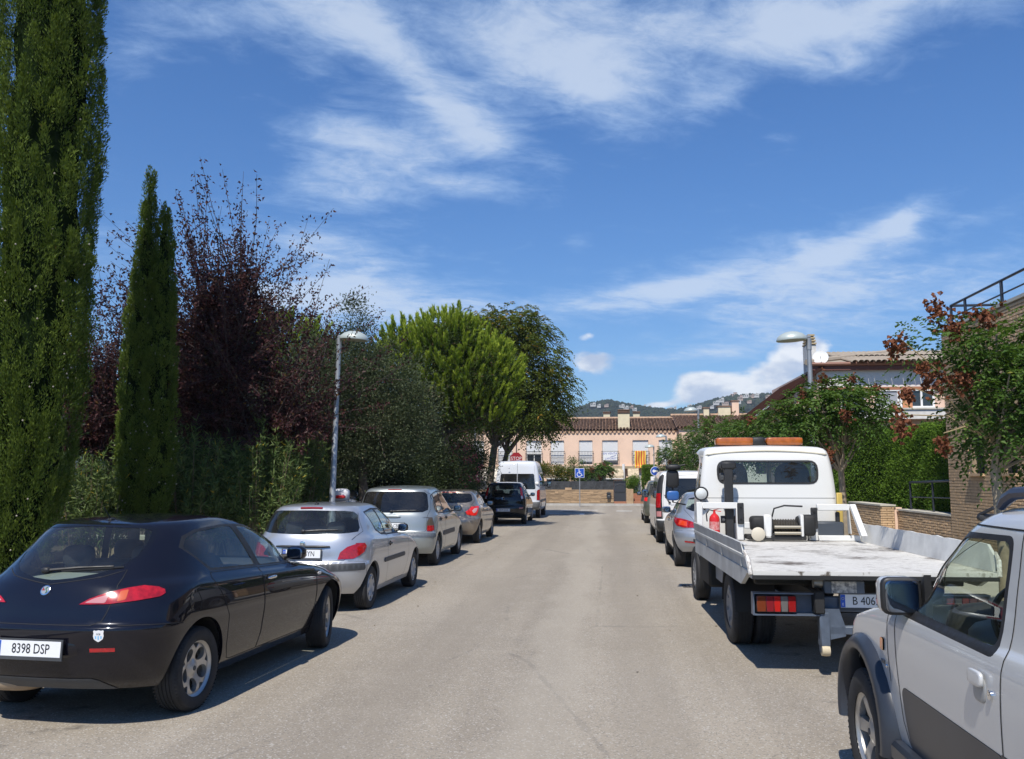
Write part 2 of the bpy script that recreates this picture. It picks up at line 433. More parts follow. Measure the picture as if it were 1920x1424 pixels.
slab('garden_soil', 6.9, 19.5, 40, 48.5, -.05, .14, M_SOIL)
slab('far_pavement', -70, 56.15, 70, 57.2, -.05, .12, M_PAVE)
slab('far_kerb', -70, 56.0, 70, 56.15, -.05, .13, mat('kerb concrete', (0, 0, 0)))
slab('front_garden', -70, 57.2, 70, 90, -.05, .10, M_SOIL)
for (x0, y0, x1, y1) in ((-2.9, 43.6, -1.15, 43.85), (-1.38, 42.3, -1.15, 43.6), (-2.6, 48.0, -1.7, 48.4), (-1.5, 47.9, -.55, 48.4), (.45, 46.9, 1.3, 47.5), (-5.4, 43.6, -4.4, 43.85)):
    o = sheet('road_marking', x0, y0, x1, y1, .004, M_PAINTLINE); 
m = MB(); m.box((1.42, 14.75, .004), (.42, .32, .012))
dc = m.build('drain_cover', mat('iron cover', (.05, .045, .04), .7), None); tag(dc, 'small square iron drain cover beside the tow truck front wheel', 'drain cover')
for k in range(6):
    q = MB(); q.box((1.25 + k * .068, 14.75, .0115), (.03, .26, .004)); q.build('slot', mat('iron slot', (.012, .012, .012), .9), dc)
m = MB(); m.lathe([(.34, 0), (.34, .006), (.30, .008), (0, .008)], 28, Matrix.Translation((-2.1, 46.6, 0))); mh = m.build('manhole_cover', mat('iron cover', (0, 0, 0)), None); tag(mh, 'round iron manhole cover in the road near the junction', 'manhole cover')
# ---------------------------------------------------------------- hills
RIDGE = [(-60, 3.6), (-40, 4.0), (-25, 4.3), (-14, 4.5), (-6, 4.3), (-2.6, 4.35), (-1.8, 4.62), (-1.0, 4.86), (0.1, 5.05), (1.1, 4.82), (2.2, 4.62), (3.4, 4.45), (4.6, 4.38), (5.3, 4.50), (6.0, 4.70), (7.0, 5.0), (8.3, 5.2), (10.3, 5.25), (12, 5.1), (16, 5.3), (25, 4.9), (40, 4.2), (60, 3.6)]
def hill_z(az, r):
    """height of the land at bearing az (degrees) and range r"""
    el = np.interp(az, [p[0] for p in RIDGE], [p[1] for p in RIDGE])
    rr = 1250.0
    top = CAM_H + rr * np.tan(np.radians(el - .27))
    s = np.clip((r - 520) / (rr - 520), 0, 1); s = s * s * (3 - 2 * s)
    back = np.clip((r - rr) / 500, 0, 1)
    return top * s * (1 - .5 * back) - 3
def build_hills():
    na, nr = 420, 70
    az = np.linspace(-60, 60, na); r = np.r_[np.linspace(520, 1250, nr - 14), np.linspace(1270, 1750, 14)]
    A, Rr = np.meshgrid(az, r)
    Z = hill_z(A, Rr)
    X = Rr * np.sin(np.radians(A)); Y = Rr * np.cos(np.radians(A))
    nz = np.array([mnoise.fractal(Vector((x * .012, y * .012, 0)), 1.0, 2.0, 5) for x, y in zip(X.ravel(), Y.ravel())]).reshape(X.shape)
    Z = Z + nz * 6 * np.clip((Rr - 520) / 300, 0, 1)
    V = np.c_[X.ravel(), Y.ravel(), Z.ravel()]
    i = np.arange(nr - 1)[:, None] * na + np.arange(na - 1)[None, :]
    Fq = np.stack([i, i + 1, i + na + 1, i + na], -1).reshape(-1, 4)
    m = bpy.data.materials.new('wooded hillside'); m.use_nodes = True
    t = m.node_tree; N = NT(t); b = t.nodes['Principled BSDF']; b.inputs['Roughness'].default_value = .95; b.inputs['Specular IOR Level'].default_value = .1
    g = N.new('ShaderNodeNewGeometry'); P = g.outputs['Position']
    n = N.noise(P, .05, 6, .7); n2 = N.noise(P, .008, 3)
    c = N.mix(N.ramp(n, .35, .65), (.010, .019, .014, 1), (.030, .045, .026, 1))
    c = N.mix(N.ramp(n2, .5, .68, 0, .6), c, (.045, .060, .030, 1))
    N.l.new(c, b.inputs['Base Color'])
    bp = N.new('ShaderNodeBump'); bp.inputs['Strength'].default_value = .9; bp.inputs['Distance'].default_value = 9.0
    N.l.new(N.noise(P, .09, 5, .65), bp.inputs['Height']); N.l.new(bp.outputs[0], b.inputs['Normal'])
    o = np_mesh('hills', V, Fq, m, None, smooth=True)
    tag(o, kind='structure')
    return m
M_HILL = build_hills()
M_VILLA = mat('villa white', (.50, .49, .47), .8); M_VILLA2 = mat('villa pink', (.40, .30, .25), .8); M_VROOF = mat('villa roof', (.30, .16, .10), .9); M_VWIN = mat('villa window', (.03, .035, .04), .2)
VILLAS = [(1112, 762, 10, 5, 0), (1123, 764, 7, 4, 0), (1137, 763, 8, 3, 1), (1166, 765, 10, 5, 0), (1174, 769, 9, 6, 0), (1184, 768, 7, 6, 1), (1190, 772, 8, 5, 0), (1169, 760, 6, 3, 0), (1180, 761, 6, 3, 0), (1208, 765, 8, 4, 0), (1218, 766, 6, 3, 1), (1257, 769, 9, 3, 0), (1266, 767, 5, 3, 0), (1293, 764, 8, 4, 0), (1311, 767, 9, 4, 0),
          (1343, 759, 11, 6, 0), (1353, 754, 9, 6, 0), (1360, 760, 12, 4, 1), (1376, 744, 12, 6, 1), (1388, 751, 9, 8, 1), (1398, 746, 12, 5, 0), (1410, 746, 8, 4, 1), (1418, 745, 10, 5, 0), (1383, 757, 12, 4, 0), (1430, 743, 7, 4, 0), (1440, 747, 8, 4, 1), (1335, 766, 7, 3, 0), (1405, 756, 8, 3, 1)]
SPOTS = []
def villa(px, py, wpx, hpx, kind, label):
    f = 1620.0; d = 1205.0
    cx = (px - 960) / f; cy = (712 - py) / f
    v = cam.rotation_euler.to_matrix() @ Vector((cx, cy, -1.0))
    az = math.degrees(math.atan2(v.x, v.y)); hv = math.hypot(v.x, v.y)
    d = next((r for r in range(700, 1255, 5) if CAM_H + v.z / hv * r < float(hill_z(az, r)) + 3), 1240) - 4
    p = Vector((0, 0, CAM_H + 2)) + v * (d / hv)
    w = wpx * d / f; h = hpx * d / f
    wall_word = ('white', 'pinkish')[kind]
    SPOTS.append((az, (p.z - CAM_H - 4) / d, (w * .75 + 3) / d, d)); az = math.atan2(p.x, p.y)
    t = thing('hill_house', label, 'house', (p.x, p.y, p.z), -az, 'houses on the distant hill')
    m = MB(); m.span((-w / 2, 0, -2.5), (w / 2, w * .6, h * .42)); m.span((-w * .03, w * .05, h * .42), (w * .47, w * .55, h * .75)); m.build('wall', (M_VILLA, M_VILLA2)[kind], t)
    for j in range(3):
        q = MB(); q.box((-w * .32 + j * w * .3, -.15, h * .12), (w * .16, .4, h * .34)); q.build('window', M_VWIN, t)
    r = MB(); r.box((w * .22, w * .3, h * .79), (w * .56, w * .56, h * .08)); r.build('roof', M_VROOF if kind else M_VILLA, t)
    return t
def cluster(px): return 'on the left shoulder of the hill' if px < 1160 else 'in the middle hill cluster' if px < 1196 else 'low on the hill saddle' if px < 1320 else 'in the right hand hill cluster'
ORD = 'first second third fourth fifth sixth seventh eighth ninth tenth eleventh twelfth thirteenth fourteenth'.split()
for a in VILLAS:
    mates = sorted(b[0] for b in VILLAS if cluster(b[0]) == cluster(a[0]))
    villa(*a, '%s house %s, %s from the left' % (('white', 'pinkish')[a[4]], cluster(a[0]), ORD[mates.index(a[0])]))
def hill_wood(m):
    rng = np.random.default_rng(5)
    n = 6500
    a = rng.uniform(-9, 13.5, n); rr = 1250 - np.abs(rng.normal(0, 190, n)); rr[:2000] = 1250 - np.abs(rng.normal(0, 18, 2000))
    keep = np.ones(n, bool)
    for (va, ve, vw, vd) in SPOTS: keep &= ~((np.abs(a - va) < np.degrees(vw)) & (rr < vd + 6) & (rr > vd - 60))
    a, rr = a[keep], rr[keep]; n = len(a)
    z = hill_z(a, rr)
    x = rr * np.sin(np.radians(a)); y = rr * np.cos(np.radians(a))
    k = 6; h = rng.uniform(4, 9, n); w = h * rng.uniform(.45, .7, n)
    th = np.linspace(0, 2 * PI, k, endpoint=False)
    ring = np.stack([x[:, None] + w[:, None] * np.cos(th), y[:, None] + w[:, None] * np.sin(th), (z + h * .45)[:, None] + 0 * th], -1)
    V = np.concatenate([ring, np.stack([x, y, z + h], -1)[:, None], np.stack([x, y, z - 1], -1)[:, None]], 1)
    b0 = np.arange(n)[:, None] * (k + 2)
    f1 = np.stack([b0 + np.arange(k), b0 + (np.arange(k) + 1) % k, b0 + k + 0 * np.arange(k)], -1)
    f2 = np.stack([b0 + (np.arange(k) + 1) % k, b0 + np.arange(k), b0 + k + 1 + 0 * np.arange(k)], -1)
    o = np_mesh('hill_wood', V.reshape(-1, 3), np.concatenate([f1, f2], 1).reshape(-1, 3), m, None, smooth=False)
    tag(o, 'dark green wood covering the distant hillside', 'woodland', kind='stuff')
hill_wood(M_HILL)
# ---------------------------------------------------------------- the air
hz = MB(); hz.span((-2050, -450, -9), (2050, 1950, 175)); hz = hz.build('haze', None, None, None); tag(hz, 'faint blue haze between the street and the hills', 'haze', kind='stuff')
mh = bpy.data.materials.new('thin haze'); mh.use_nodes = True; mh.node_tree.nodes.clear()
_n = NT(mh.node_tree); pv = _n.new('ShaderNodeVolumePrincipled'); pv.inputs['Color'].default_value = (.80, .88, 1.0, 1); pv.inputs['Density'].default_value = .00017; pv.inputs['Anisotropy'].default_value = .1
_n.l.new(pv.outputs[0], _n.new('ShaderNodeOutputMaterial').inputs['Volume']); hz.data.materials.clear(); hz.data.materials.append(mh)
# ================================================================ vehicles
M_RUBBER = mat('tyre rubber', (.022, .022, .023), .82, var=.25, vscale=9, bump=.15, bscale=60)
M_BLACK = mat('black plastic', (.018, .018, .019), .5, var=.2, vscale=6, rvar=.15)
M_TRIM = mat('dark grey moulding', (.055, .058, .063), .55, var=.15, vscale=5)
M_GLOSSBLACK = mat('black glass border', (.008, .008, .010), .06, spec=.6)
M_SEAM = mat('panel gap', (.006, .006, .006), .8)
M_CHROME = mat('chrome', (.75, .76, .78), .12, 1.0)
M_ALLOY = mat('alloy wheel silver', (.50, .49, .47), .36, .75, var=.12, vscale=7, rvar=.1)
M_HUBCAP = mat('hubcap grey', (.42, .43, .44), .42, .35, var=.12, vscale=9)
M_DARKMETAL = mat('brake iron', (.06, .055, .05), .6, .5)
M_SEAT = mat('seat cloth', (.03, .032, .04), .9, var=.2, vscale=12)
M_INSIDE = mat('cabin plastic', (.035, .035, .037), .75)
M_SHELF = mat('grey parcel shelf', (.30, .31, .29), .9, var=.1)
M_GLASS = glass_mat('car glass', (.72, .80, .77))
M_GLASS_CLEAR = glass_mat('pale car glass', (.88, .93, .84), dirt=.02)
M_GLASS_DARK = glass_mat('tinted car glass', (.16, .19, .19))
M_RED = mat('tail lamp red', (.36, .008, .012), .12, coat=1.0, var=.3, vscale=30)
M_REDBRIGHT = mat('tail lamp bright red', (.75, .02, .015), .1, coat=1.0)
M_LENSPINK = mat('clear red lens', (.50, .22, .22), .12, coat=1.0)
M_LENSCLEAR = mat('clear lamp lens', (.62, .60, .58), .1, coat=1.0)
M_AMBER = mat('amber lens', (.75, .20, .03), .15, coat=1.0)
M_SMOKE = mat('smoked lens', (.09, .07, .055), .12, coat=1.0)
M_PLATE = mat('plate white', (.74, .75, .76), .35, var=.03)
M_PLATEBLUE = mat('plate blue', (.02, .10, .52), .35)
M_INK = mat('plate ink', (.012, .012, .014), .45)
M_STAR = mat('plate yellow', (.8, .65, .05), .5)
M_WHITEPRINT = mat('white print', (.78, .78, .78), .5)
def paint(name, col, metal=0.55, rough=.34, coat=1.0, var=.04, dust=.12):
    """car paint: flake base, clear coat, and a film of dust that lies thicker on upward faces"""
    if name in MATS: return MATS[name]
    m = mat(name, col, rough, metal, coat, coatr=.012, spec=.5 if metal > .2 else .08)
    t = m.node_tree; N = NT(t); b = t.nodes['Principled BSDF']
    g = N.new('ShaderNodeNewGeometry'); s = N.new('ShaderNodeSeparateXYZ'); N.l.new(g.outputs['Normal'], s.inputs[0])
    tc = N.new('ShaderNodeTexCoord')
    n = N.noise(tc.outputs['Object'], 2.5, 7, .65)
    d = N.math('MULTIPLY', N.ramp(n, .25, .8, .35, 1.0), N.ramp(s.outputs[2], .1, .95, dust * .35, dust))
    N.l.new(N.mix(d, (*col, 1), (.36, .34, .31, 1)), b.inputs['Base Color'])
    N.l.new(N.math('MULTIPLY', metal, N.math('SUBTRACT', 1.0, d)), b.inputs['Metallic'])
    N.l.new(N.math('MULTIPLY', coat, N.math('SUBTRACT', 1.0, N.math('MULTIPLY', d, 1.2))), b.inputs['Coat Weight'])
    return m
def pchip(xk, Yk, x):
    """monotone cubic through keys; Yk (K, M); x scalar -> (M,) or x (M,) with column-wise keys"""
    xk = np.asarray(xk, float); Yk = np.asarray(Yk, float)
    if Yk.ndim == 1: Yk = Yk[:, None]
    h = np.diff(xk)[:, None]; dlt = np.diff(Yk, axis=0) / h
    m = np.zeros_like(Yk)
    m[0] = dlt[0]; m[-1] = dlt[-1]
    if len(xk) > 2:
        a, b = dlt[:-1], dlt[1:]
        w1 = 2 * h[1:] + h[:-1]; w2 = h[1:] + 2 * h[:-1]
        with np.errstate(divide='ignore', invalid='ignore'):
            hm = (w1 + w2) / (w1 / a + w2 / b)
        m[1:-1] = np.where(a * b > 0, hm, 0)
    x = np.atleast_1d(np.asarray(x, float)); xc = np.clip(x, xk[0], xk[-1])
    i = np.clip(np.searchsorted(xk, xc, side='right') - 1, 0, len(xk) - 2)
    hh = (xk[i + 1] - xk[i])[:, None]; t = ((xc - xk[i])[:, None]) / hh
    return (2 * t**3 - 3 * t**2 + 1) * Yk[i] + (t**3 - 2 * t**2 + t) * hh * m[i] + (-2 * t**3 + 3 * t**2) * Yk[i + 1] + (t**3 - t**2) * hh * m[i + 1]
def resample(P, n):
    d = np.r_[0, np.cumsum(np.hypot(*np.diff(P, axis=0).T))]
    t = np.linspace(0, d[-1], n)
    return np.c_[np.interp(t, d, P[:, 0]), np.interp(t, d, P[:, 1])]
def in_poly(pts, poly):
    x, y = pts[:, 0], pts[:, 1]; c = np.zeros(len(pts), bool); n = len(poly); j = n - 1
    for i in range(n):
        xi, yi = poly[i]; xj, yj = poly[j]
        if yi != yj:
            c ^= ((yi > y) != (yj > y)) & (x < (xj - xi) * (y - yi) / (yj - yi) + xi)
        j = i
    return c
def round_poly(pts, r, seg=4):
    """round the corners of a closed polygon (list of (kind, a, b)); r a number or one per corner"""
    n = len(pts); out = []
    rs = r if isinstance(r, (list, tuple)) else [r] * n
    for i in range(n):
        k, a, b = pts[i]; p = np.array((a, b)); q0 = pts[i - 1]; q1 = pts[(i + 1) % n]
        if rs[i] <= 0 or q0[0] != k or q1[0] != k: out.append(pts[i]); continue
        d0 = np.array(q0[1:]) - p; d1 = np.array(q1[1:]) - p
        l0, l1 = np.linalg.norm(d0), np.linalg.norm(d1)
        rr = min(rs[i], l0 * .48, l1 * .48)
        A = p + d0 / l0 * rr; B = p + d1 / l1 * rr
        for s in np.linspace(0, 1, seg + 1):
            q = (1 - s)**2 * A + 2 * s * (1 - s) * p + s**2 * B
            out.append((k, q[0], q[1]))
    return out
class Body:
    """Half of a car body as one surface S(u, v): u runs round the plan outline from the middle of the tail
    along the side to the middle of the nose, v from the sill up to the middle of the roof."""
    NU = (46, 110, 46)
    def __init__(self, keys, nv=150):
        self.keys = keys
        vk = np.array([k[0] for k in keys], float)
        par = np.array([k[1:8] for k in keys], float)       # w yr yf Lr Lf nr nf
        self.vmax = vk[-1]
        self.vs = np.linspace(0, self.vmax, nv)
        n0, n1, n2 = self.NU
        self.us = np.r_[np.linspace(0, 1, n0), np.linspace(1, 2, n1)[1:], np.linspace(2, 3, n2)[1:]]
        T = np.zeros((nv, len(self.us), 3))
        ph = np.linspace(0, PI / 2, 90)
        zk = []
        for k in keys:
            z = k[8]
            if isinstance(z, (int, float)): z = [(0, z), (1, z)]
            zk.append((np.array([p[0] for p in z], float), np.array([p[1] for p in z], float)))
        for iv, v in enumerate(self.vs):
            w, yr, yf, Lr, Lf, nr, nf = pchip(vk, par, v)[0]
            w = max(w, 1e-4)
            sp, cp = np.sin(ph), np.cos(ph)
            rear = np.c_[w * sp**(2 / nr), yr + Lr * (1 - cp**(2 / nr))]
            fr = np.c_[w * cp**(2 / nf), yf - Lf * (1 - sp**(2 / nf))]
            side = np.c_[np.full(n1, w), np.linspace(yr + Lr, yf - Lf, n1)]
            o = np.r_[resample(rear, n0), side[1:], resample(fr, n2)[1:]]
            zm = np.array([pchip(zx, zz, o[:, 1])[:, 0] for zx, zz in zk])
            T[iv, :, :2] = o; T[iv, :, 2] = pchip(vk, zm, v)[0]
        self.T = T
        du = np.gradient(T, self.us, axis=1); dv = np.gradient(T, self.vs, axis=0)
        Nn = np.cross(du, dv); L = np.linalg.norm(Nn, axis=2, keepdims=True)
        Nn = Nn / np.maximum(L, 1e-9)
        Nn[:, 0, 0] = 0; Nn[:, -1, 0] = 0
        Nn /= np.maximum(np.linalg.norm(Nn, axis=2, keepdims=True), 1e-9)
        self.Nn = Nn
    def ev(self, uv, what='T'):
        A = self.T if what == 'T' else self.Nn
        uv = np.atleast_2d(uv)
        u = np.clip(uv[:, 0], 0, 3); v = np.clip(uv[:, 1], 0, self.vmax)
        iu = np.clip(np.searchsorted(self.us, u, side='right') - 1, 0, len(self.us) - 2)
        iv = np.clip(np.searchsorted(self.vs, v, side='right') - 1, 0, len(self.vs) - 2)
        a = ((u - self.us[iu]) / (self.us[iu + 1] - self.us[iu]))[:, None]; b = ((v - self.vs[iv]) / (self.vs[iv + 1] - self.vs[iv]))[:, None]
        r = (A[iv, iu] * (1 - a) + A[iv, iu + 1] * a) * (1 - b) + (A[iv + 1, iu] * (1 - a) + A[iv + 1, iu + 1] * a) * b
        if what != 'T': r /= np.maximum(np.linalg.norm(r, axis=1, keepdims=True), 1e-9)
        return r
    def inv(self, kind, a, b):
        """(u, v) of the place seen at (x, z) from behind ('r') / front ('f'), at (y, z) from the side ('s'), at (x, y) from above ('t')"""
        if kind == 'u': return np.array((a, b), float)
        ia, ib = {'r': (0, 2), 'f': (0, 2), 's': (1, 2), 't': (0, 1)}[kind]
        D = (self.T[:, :, ia] - a)**2 + (self.T[:, :, ib] - b)**2
        if kind == 'r': D = D + 10 * (self.Nn[:, :, 1] > -.05) + 10 * (self.us[None, :] > 1.4)
        elif kind == 'f': D = D + 10 * (self.Nn[:, :, 1] < .05) + 10 * (self.us[None, :] < 1.6)
        elif kind == 's': D = D + 10 * (self.Nn[:, :, 0] < .16)
        else: D = D + 10 * (self.Nn[:, :, 2] < .2)
        iv, iu = np.unravel_index(np.argmin(D), D.shape)
        p = np.array((self.us[iu], self.vs[iv]))
        for _ in range(4):
            e = 2e-3
            q = self.ev([p, p + (e, 0), p + (0, e), p - (e, 0), p - (0, e)])[:, [ia, ib]]
            J = np.c_[(q[1] - q[3]) / (2 * e), (q[2] - q[4]) / (2 * e)]
            r = np.array((a, b)) - q[0]
            try: s = np.linalg.solve(J, r)
            except np.linalg.LinAlgError: break
            s = np.clip(s, -.06, .06)
            p = np.clip(p + s, (0, 0), (3, self.vmax))
        return p
    def line(self, pts, step=.05, closed=False):
        """map a polyline of (kind, a, b) to uv, densified"""
        out = []
        n = len(pts); m = n if closed else n - 1
        for i in range(m):
            p, q = pts[i], pts[(i + 1) % n]
            if p[0] == q[0] and p[0] != 'u':
                k = max(1, int(math.hypot(q[1] - p[1], q[2] - p[2]) / step))
                for s in range(k):
                    t = s / k; out.append(self.inv(p[0], p[1] + (q[1] - p[1]) * t, p[2] + (q[2] - p[2]) * t))
            else:
                a, b = self.inv(*p), self.inv(*q)
                k = 6
                for s in range(k): out.append(a + (b - a) * s / k)
        if not closed: out.append(self.inv(*pts[-1]))
        return np.array(out)
    def point(self, kind, a, b, off=0.0, side=1):
        uv = self.inv(kind, a, b)
        p = self.ev(uv)[0]; n = self.ev(uv, 'N')[0]
        p = p + n * off
        if side < 0: p = p * (-1, 1, 1); n = n * (-1, 1, 1)
        return Vector(p), Vector(n)
def F(name, pts, material=None, r=0.0, off=0.0, center=False, skirt=False, hole=False, label=None, under=None, merge=False, step=.05, sides=(1, -1)):
    return dict(name=name, pts=pts, mat=material, r=r, off=off, center=center, skirt=skirt, hole=hole, label=label, under=under, merge=merge, step=step, sides=sides)
def build_body(root, body, feats, pmat, grid=(16, 40, 14, 44), arches=(), seams=(), sill_z=.24, pan=True, body_name='body', seam_w=.006, liner=True, gridv=None):
    """cut the surface into parts along the outlines in feats; first match wins. Returns {name: [objects]}"""
    if root.name.startswith('parked_car') and not any(f['name'] == 'windscreen' for f in feats):
        feats = feats + [F('windscreen', [('u', 2.40, .665), ('u', 3.05, .665), ('u', 3.05, .915), ('u', 2.46, .915)], M_GLASS, 0, -.002, center=True)]
    vs, es = [], []
    nu0, nu1, nu2, nvv = grid
    gu = np.r_[np.linspace(0, 1, nu0), np.linspace(1, 2, nu1)[1:], np.linspace(2, 3, nu2)[1:]]
    gv = np.linspace(0, body.vmax, nvv)
    vs += [(u, v) for v in gv for u in gu]
    W = len(gu)
    es += [(i, i + 1) for i in range(W - 1)]
    polys = []
    def addpoly(uv):
        o = len(vs); vs.extend([tuple(p) for p in uv]); n = len(uv)
        es.extend([(o + i, o + (i + 1) % n) for i in range(n)])
    for f in feats:
        pts = round_poly(f['pts'], f['r']) if f['r'] else f['pts']
        uv = body.line(pts, step=f['step'], closed=True)
        polys.append(uv); addpoly(uv)
    arch_uv = []
    for (ay, az, ar) in arches:
        zb = body.T[0, :, 2].min()
        a0 = PI + math.asin(min(1, max(-1, (az - zb) / ar))) if az > zb else PI
        a0 = min(a0, PI + 1.2)
        th = np.linspace(a0, 2 * PI - a0 + PI - PI, 30) if False else np.linspace(a0, PI - a0, 30)
        pts = [('s', ay + ar * math.cos(t), max(az + ar * math.sin(t), zb + .002)) for t in th]
        uv = np.array([body.inv(*p) for p in pts])
        arch_uv.append(uv)
        ext = np.r_[[(uv[0, 0], -.15)], uv, [(uv[-1, 0], -.15)]]
        polys.append(ext); addpoly(ext)
    V2, _, T2 = geometry.delaunay_2d_cdt([Vector(p) for p in vs], es, [], 0, 1e-7, False)[:3]
    V2 = np.array([tuple(p) for p in V2]); T2 = np.array([t for t in T2 if len(t) == 3])
    cen = V2[T2].mean(axis=1)
    ok = (cen[:, 1] > 1e-4) & (cen[:, 0] > 0) & (cen[:, 0] < 3) & (cen[:, 1] < body.vmax)
    a = V2[T2]; area = np.abs((a[:, 1, 0] - a[:, 0, 0]) * (a[:, 2, 1] - a[:, 0, 1]) - (a[:, 2, 0] - a[:, 0, 0]) * (a[:, 1, 1] - a[:, 0, 1]))
    sgn = ((a[:, 1, 0] - a[:, 0, 0]) * (a[:, 2, 1] - a[:, 0, 1]) - (a[:, 2, 0] - a[:, 0, 0]) * (a[:, 1, 1] - a[:, 0, 1])) < 0
    T2[sgn] = T2[sgn][:, ::-1]
    ok &= area > 1e-9
    cls = np.full(len(T2), -1)
    for i in reversed(range(len(polys))):
        ins = in_poly(cen, polys[i]); cls[ins] = i
    nf = len(feats)
    for i in range(len(arch_uv)): cls[in_poly(cen, polys[nf + i])] = nf + i
    P3 = body.ev(V2); N3 = body.ev(V2, 'N')
    made = {}
    def emit(name, tri, material, parent, off, sides, center, label=None, skirt_uv=None, merge=False):
        objs = []
        use = np.unique(tri); mp = np.full(len(V2), -1); mp[use] = np.arange(len(use))
        V = P3[use] + N3[use] * off; Nn = N3[use]; t = mp[tri]
        sk = None
        if skirt_uv is not None:
            b = body.ev(skirt_uv); n = body.ev(skirt_uv, 'N'); k = len(b)
            sv = np.r_[b + n * off, b - n * .012]
            sf = []
            for i in range(k):
                j = (i + 1) % k; sf += [(i, k + i, k + j), (i, k + j, j)]
            sk = (sv, np.array(sf))
        def half(s):
            vv = V * (s, 1, 1); nn = Nn * (s, 1, 1); tt = t if s > 0 else t[:, ::-1]
            if sk is not None:
                sv = sk[0] * (s, 1, 1); cc = np.cross(np.roll(sk[0][:len(sk[0]) // 2], -1, 0) - np.roll(sk[0][:len(sk[0]) // 2], 1, 0), body.ev(skirt_uv, 'N'))
                cc /= np.maximum(np.linalg.norm(cc, axis=1, keepdims=True), 1e-9)
                ctr = sk[0].mean(0); sg = np.sign(((sk[0][:len(cc)] - ctr) * cc).sum(1, keepdims=True)); cc = cc * sg * (s, 1, 1)
                tt = np.r_[tt, sk[1] + len(vv)]; vv = np.r_[vv, sv]; nn = np.r_[nn, cc, cc]
            return vv, nn, tt
        if center or merge:
            A, B = half(1), half(-1)
            VV = np.r_[A[0], B[0]]; NN = np.r_[A[1], B[1]]; TT = np.r_[A[2], B[2] + len(A[0])]
            objs.append(np_mesh(name, VV, TT, material, parent, normals=NN, smooth=True))
        else:
            for s in sides:
                vv, nn, tt = half(s)
                objs.append(np_mesh(name, vv, tt, material, parent, normals=nn, smooth=True))
        if label:
            for o in objs: o['label'] = label
        made.setdefault(name, []).extend(objs)
    emit(body_name, T2[ok & (cls == -1)], pmat, root, 0, (1,), True)
    for i, f in enumerate(feats):
        if f['hole']: continue
        tri = T2[ok & (cls == i)]
        if not len(tri): continue
        par = root
        if f['under'] and f['under'] in made: par = made[f['under']][0]
        emit(f['name'], tri, f['mat'] or pmat, par, f['off'], f['sides'], f['center'], f['label'], polys[i] if f['skirt'] else None, f['merge'])
    if arches:
        for uv, (ay, az, ar) in zip(arch_uv, arches):
            p = body.ev(uv)
            for s in (1, -1):
                lipm, linm = MB(), MB()
                k = len(p)
                q1 = p.copy(); q1[:, 0] -= .035
                a = [tuple(x * (s, 1, 1)) for x in p] + [tuple(x * (s, 1, 1)) for x in q1]
                lipm.add(a, [(i, i + 1, k + i + 1, k + i) for i in range(k - 1)])
                q2 = p.copy(); q2[:, 0] = p[:, 0].min() - .30
                q2[:, 1:] = (q2[:, 1:] - (ay, az)) * 1.03 + (ay, az)
                b = [tuple(x * (s, 1, 1)) for x in q1] + [tuple(x * (s, 1, 1)) for x in q2]
                linm.add(b, [(i, i + 1, k + i + 1, k + i) for i in range(k - 1)])
                linm.add([tuple(x * (s, 1, 1)) for x in q2], [tuple(range(k))])
                o = lipm.build('wheel_arch', pmat, root)
                if liner: linm.build('arch_liner', M_BLACK, o)
    if pan:
        r0 = body.ev(np.c_[gu, np.full(W, 0.0)])
        r0 = r0.copy(); r0[:, 2] += .015; xl = r0[:, 0].max() - .30
        c = r0.copy(); near = np.zeros(W, bool)
        for (ay, az, ar) in arches: near |= np.abs(r0[:, 1] - ay) < ar
        c[:, 0] = np.where(near, np.minimum(c[:, 0], xl), c[:, 0] - .004)
        V = np.r_[c, c * (-1, 1, 1)]
        Fq = [(i, i + 1, W + i + 1, W + i) for i in range(W - 1)]
        mesh_obj('underbody', V.tolist(), Fq, M_BLACK, root, None, fix=False)
    if seams:
        for pts in seams:
            wid = seam_w
            uv = body.line(pts, .04)
            p = body.ev(uv); n = body.ev(uv, 'N')
            t = np.gradient(p, axis=0); t /= np.maximum(np.linalg.norm(t, axis=1, keepdims=True), 1e-9)
            c = np.cross(t, n) * wid / 2
            for s in (1, -1):
                sm = MB()
                A = (p + c + n * .0015) * (s, 1, 1); B = (p - c + n * .0015) * (s, 1, 1); k = len(A)
                sm.add(A.tolist() + B.tolist(), [(i, i + 1, k + i + 1, k + i) for i in range(k - 1)])
                sm.build('panel_seam', M_SEAM, root, None)
    return made
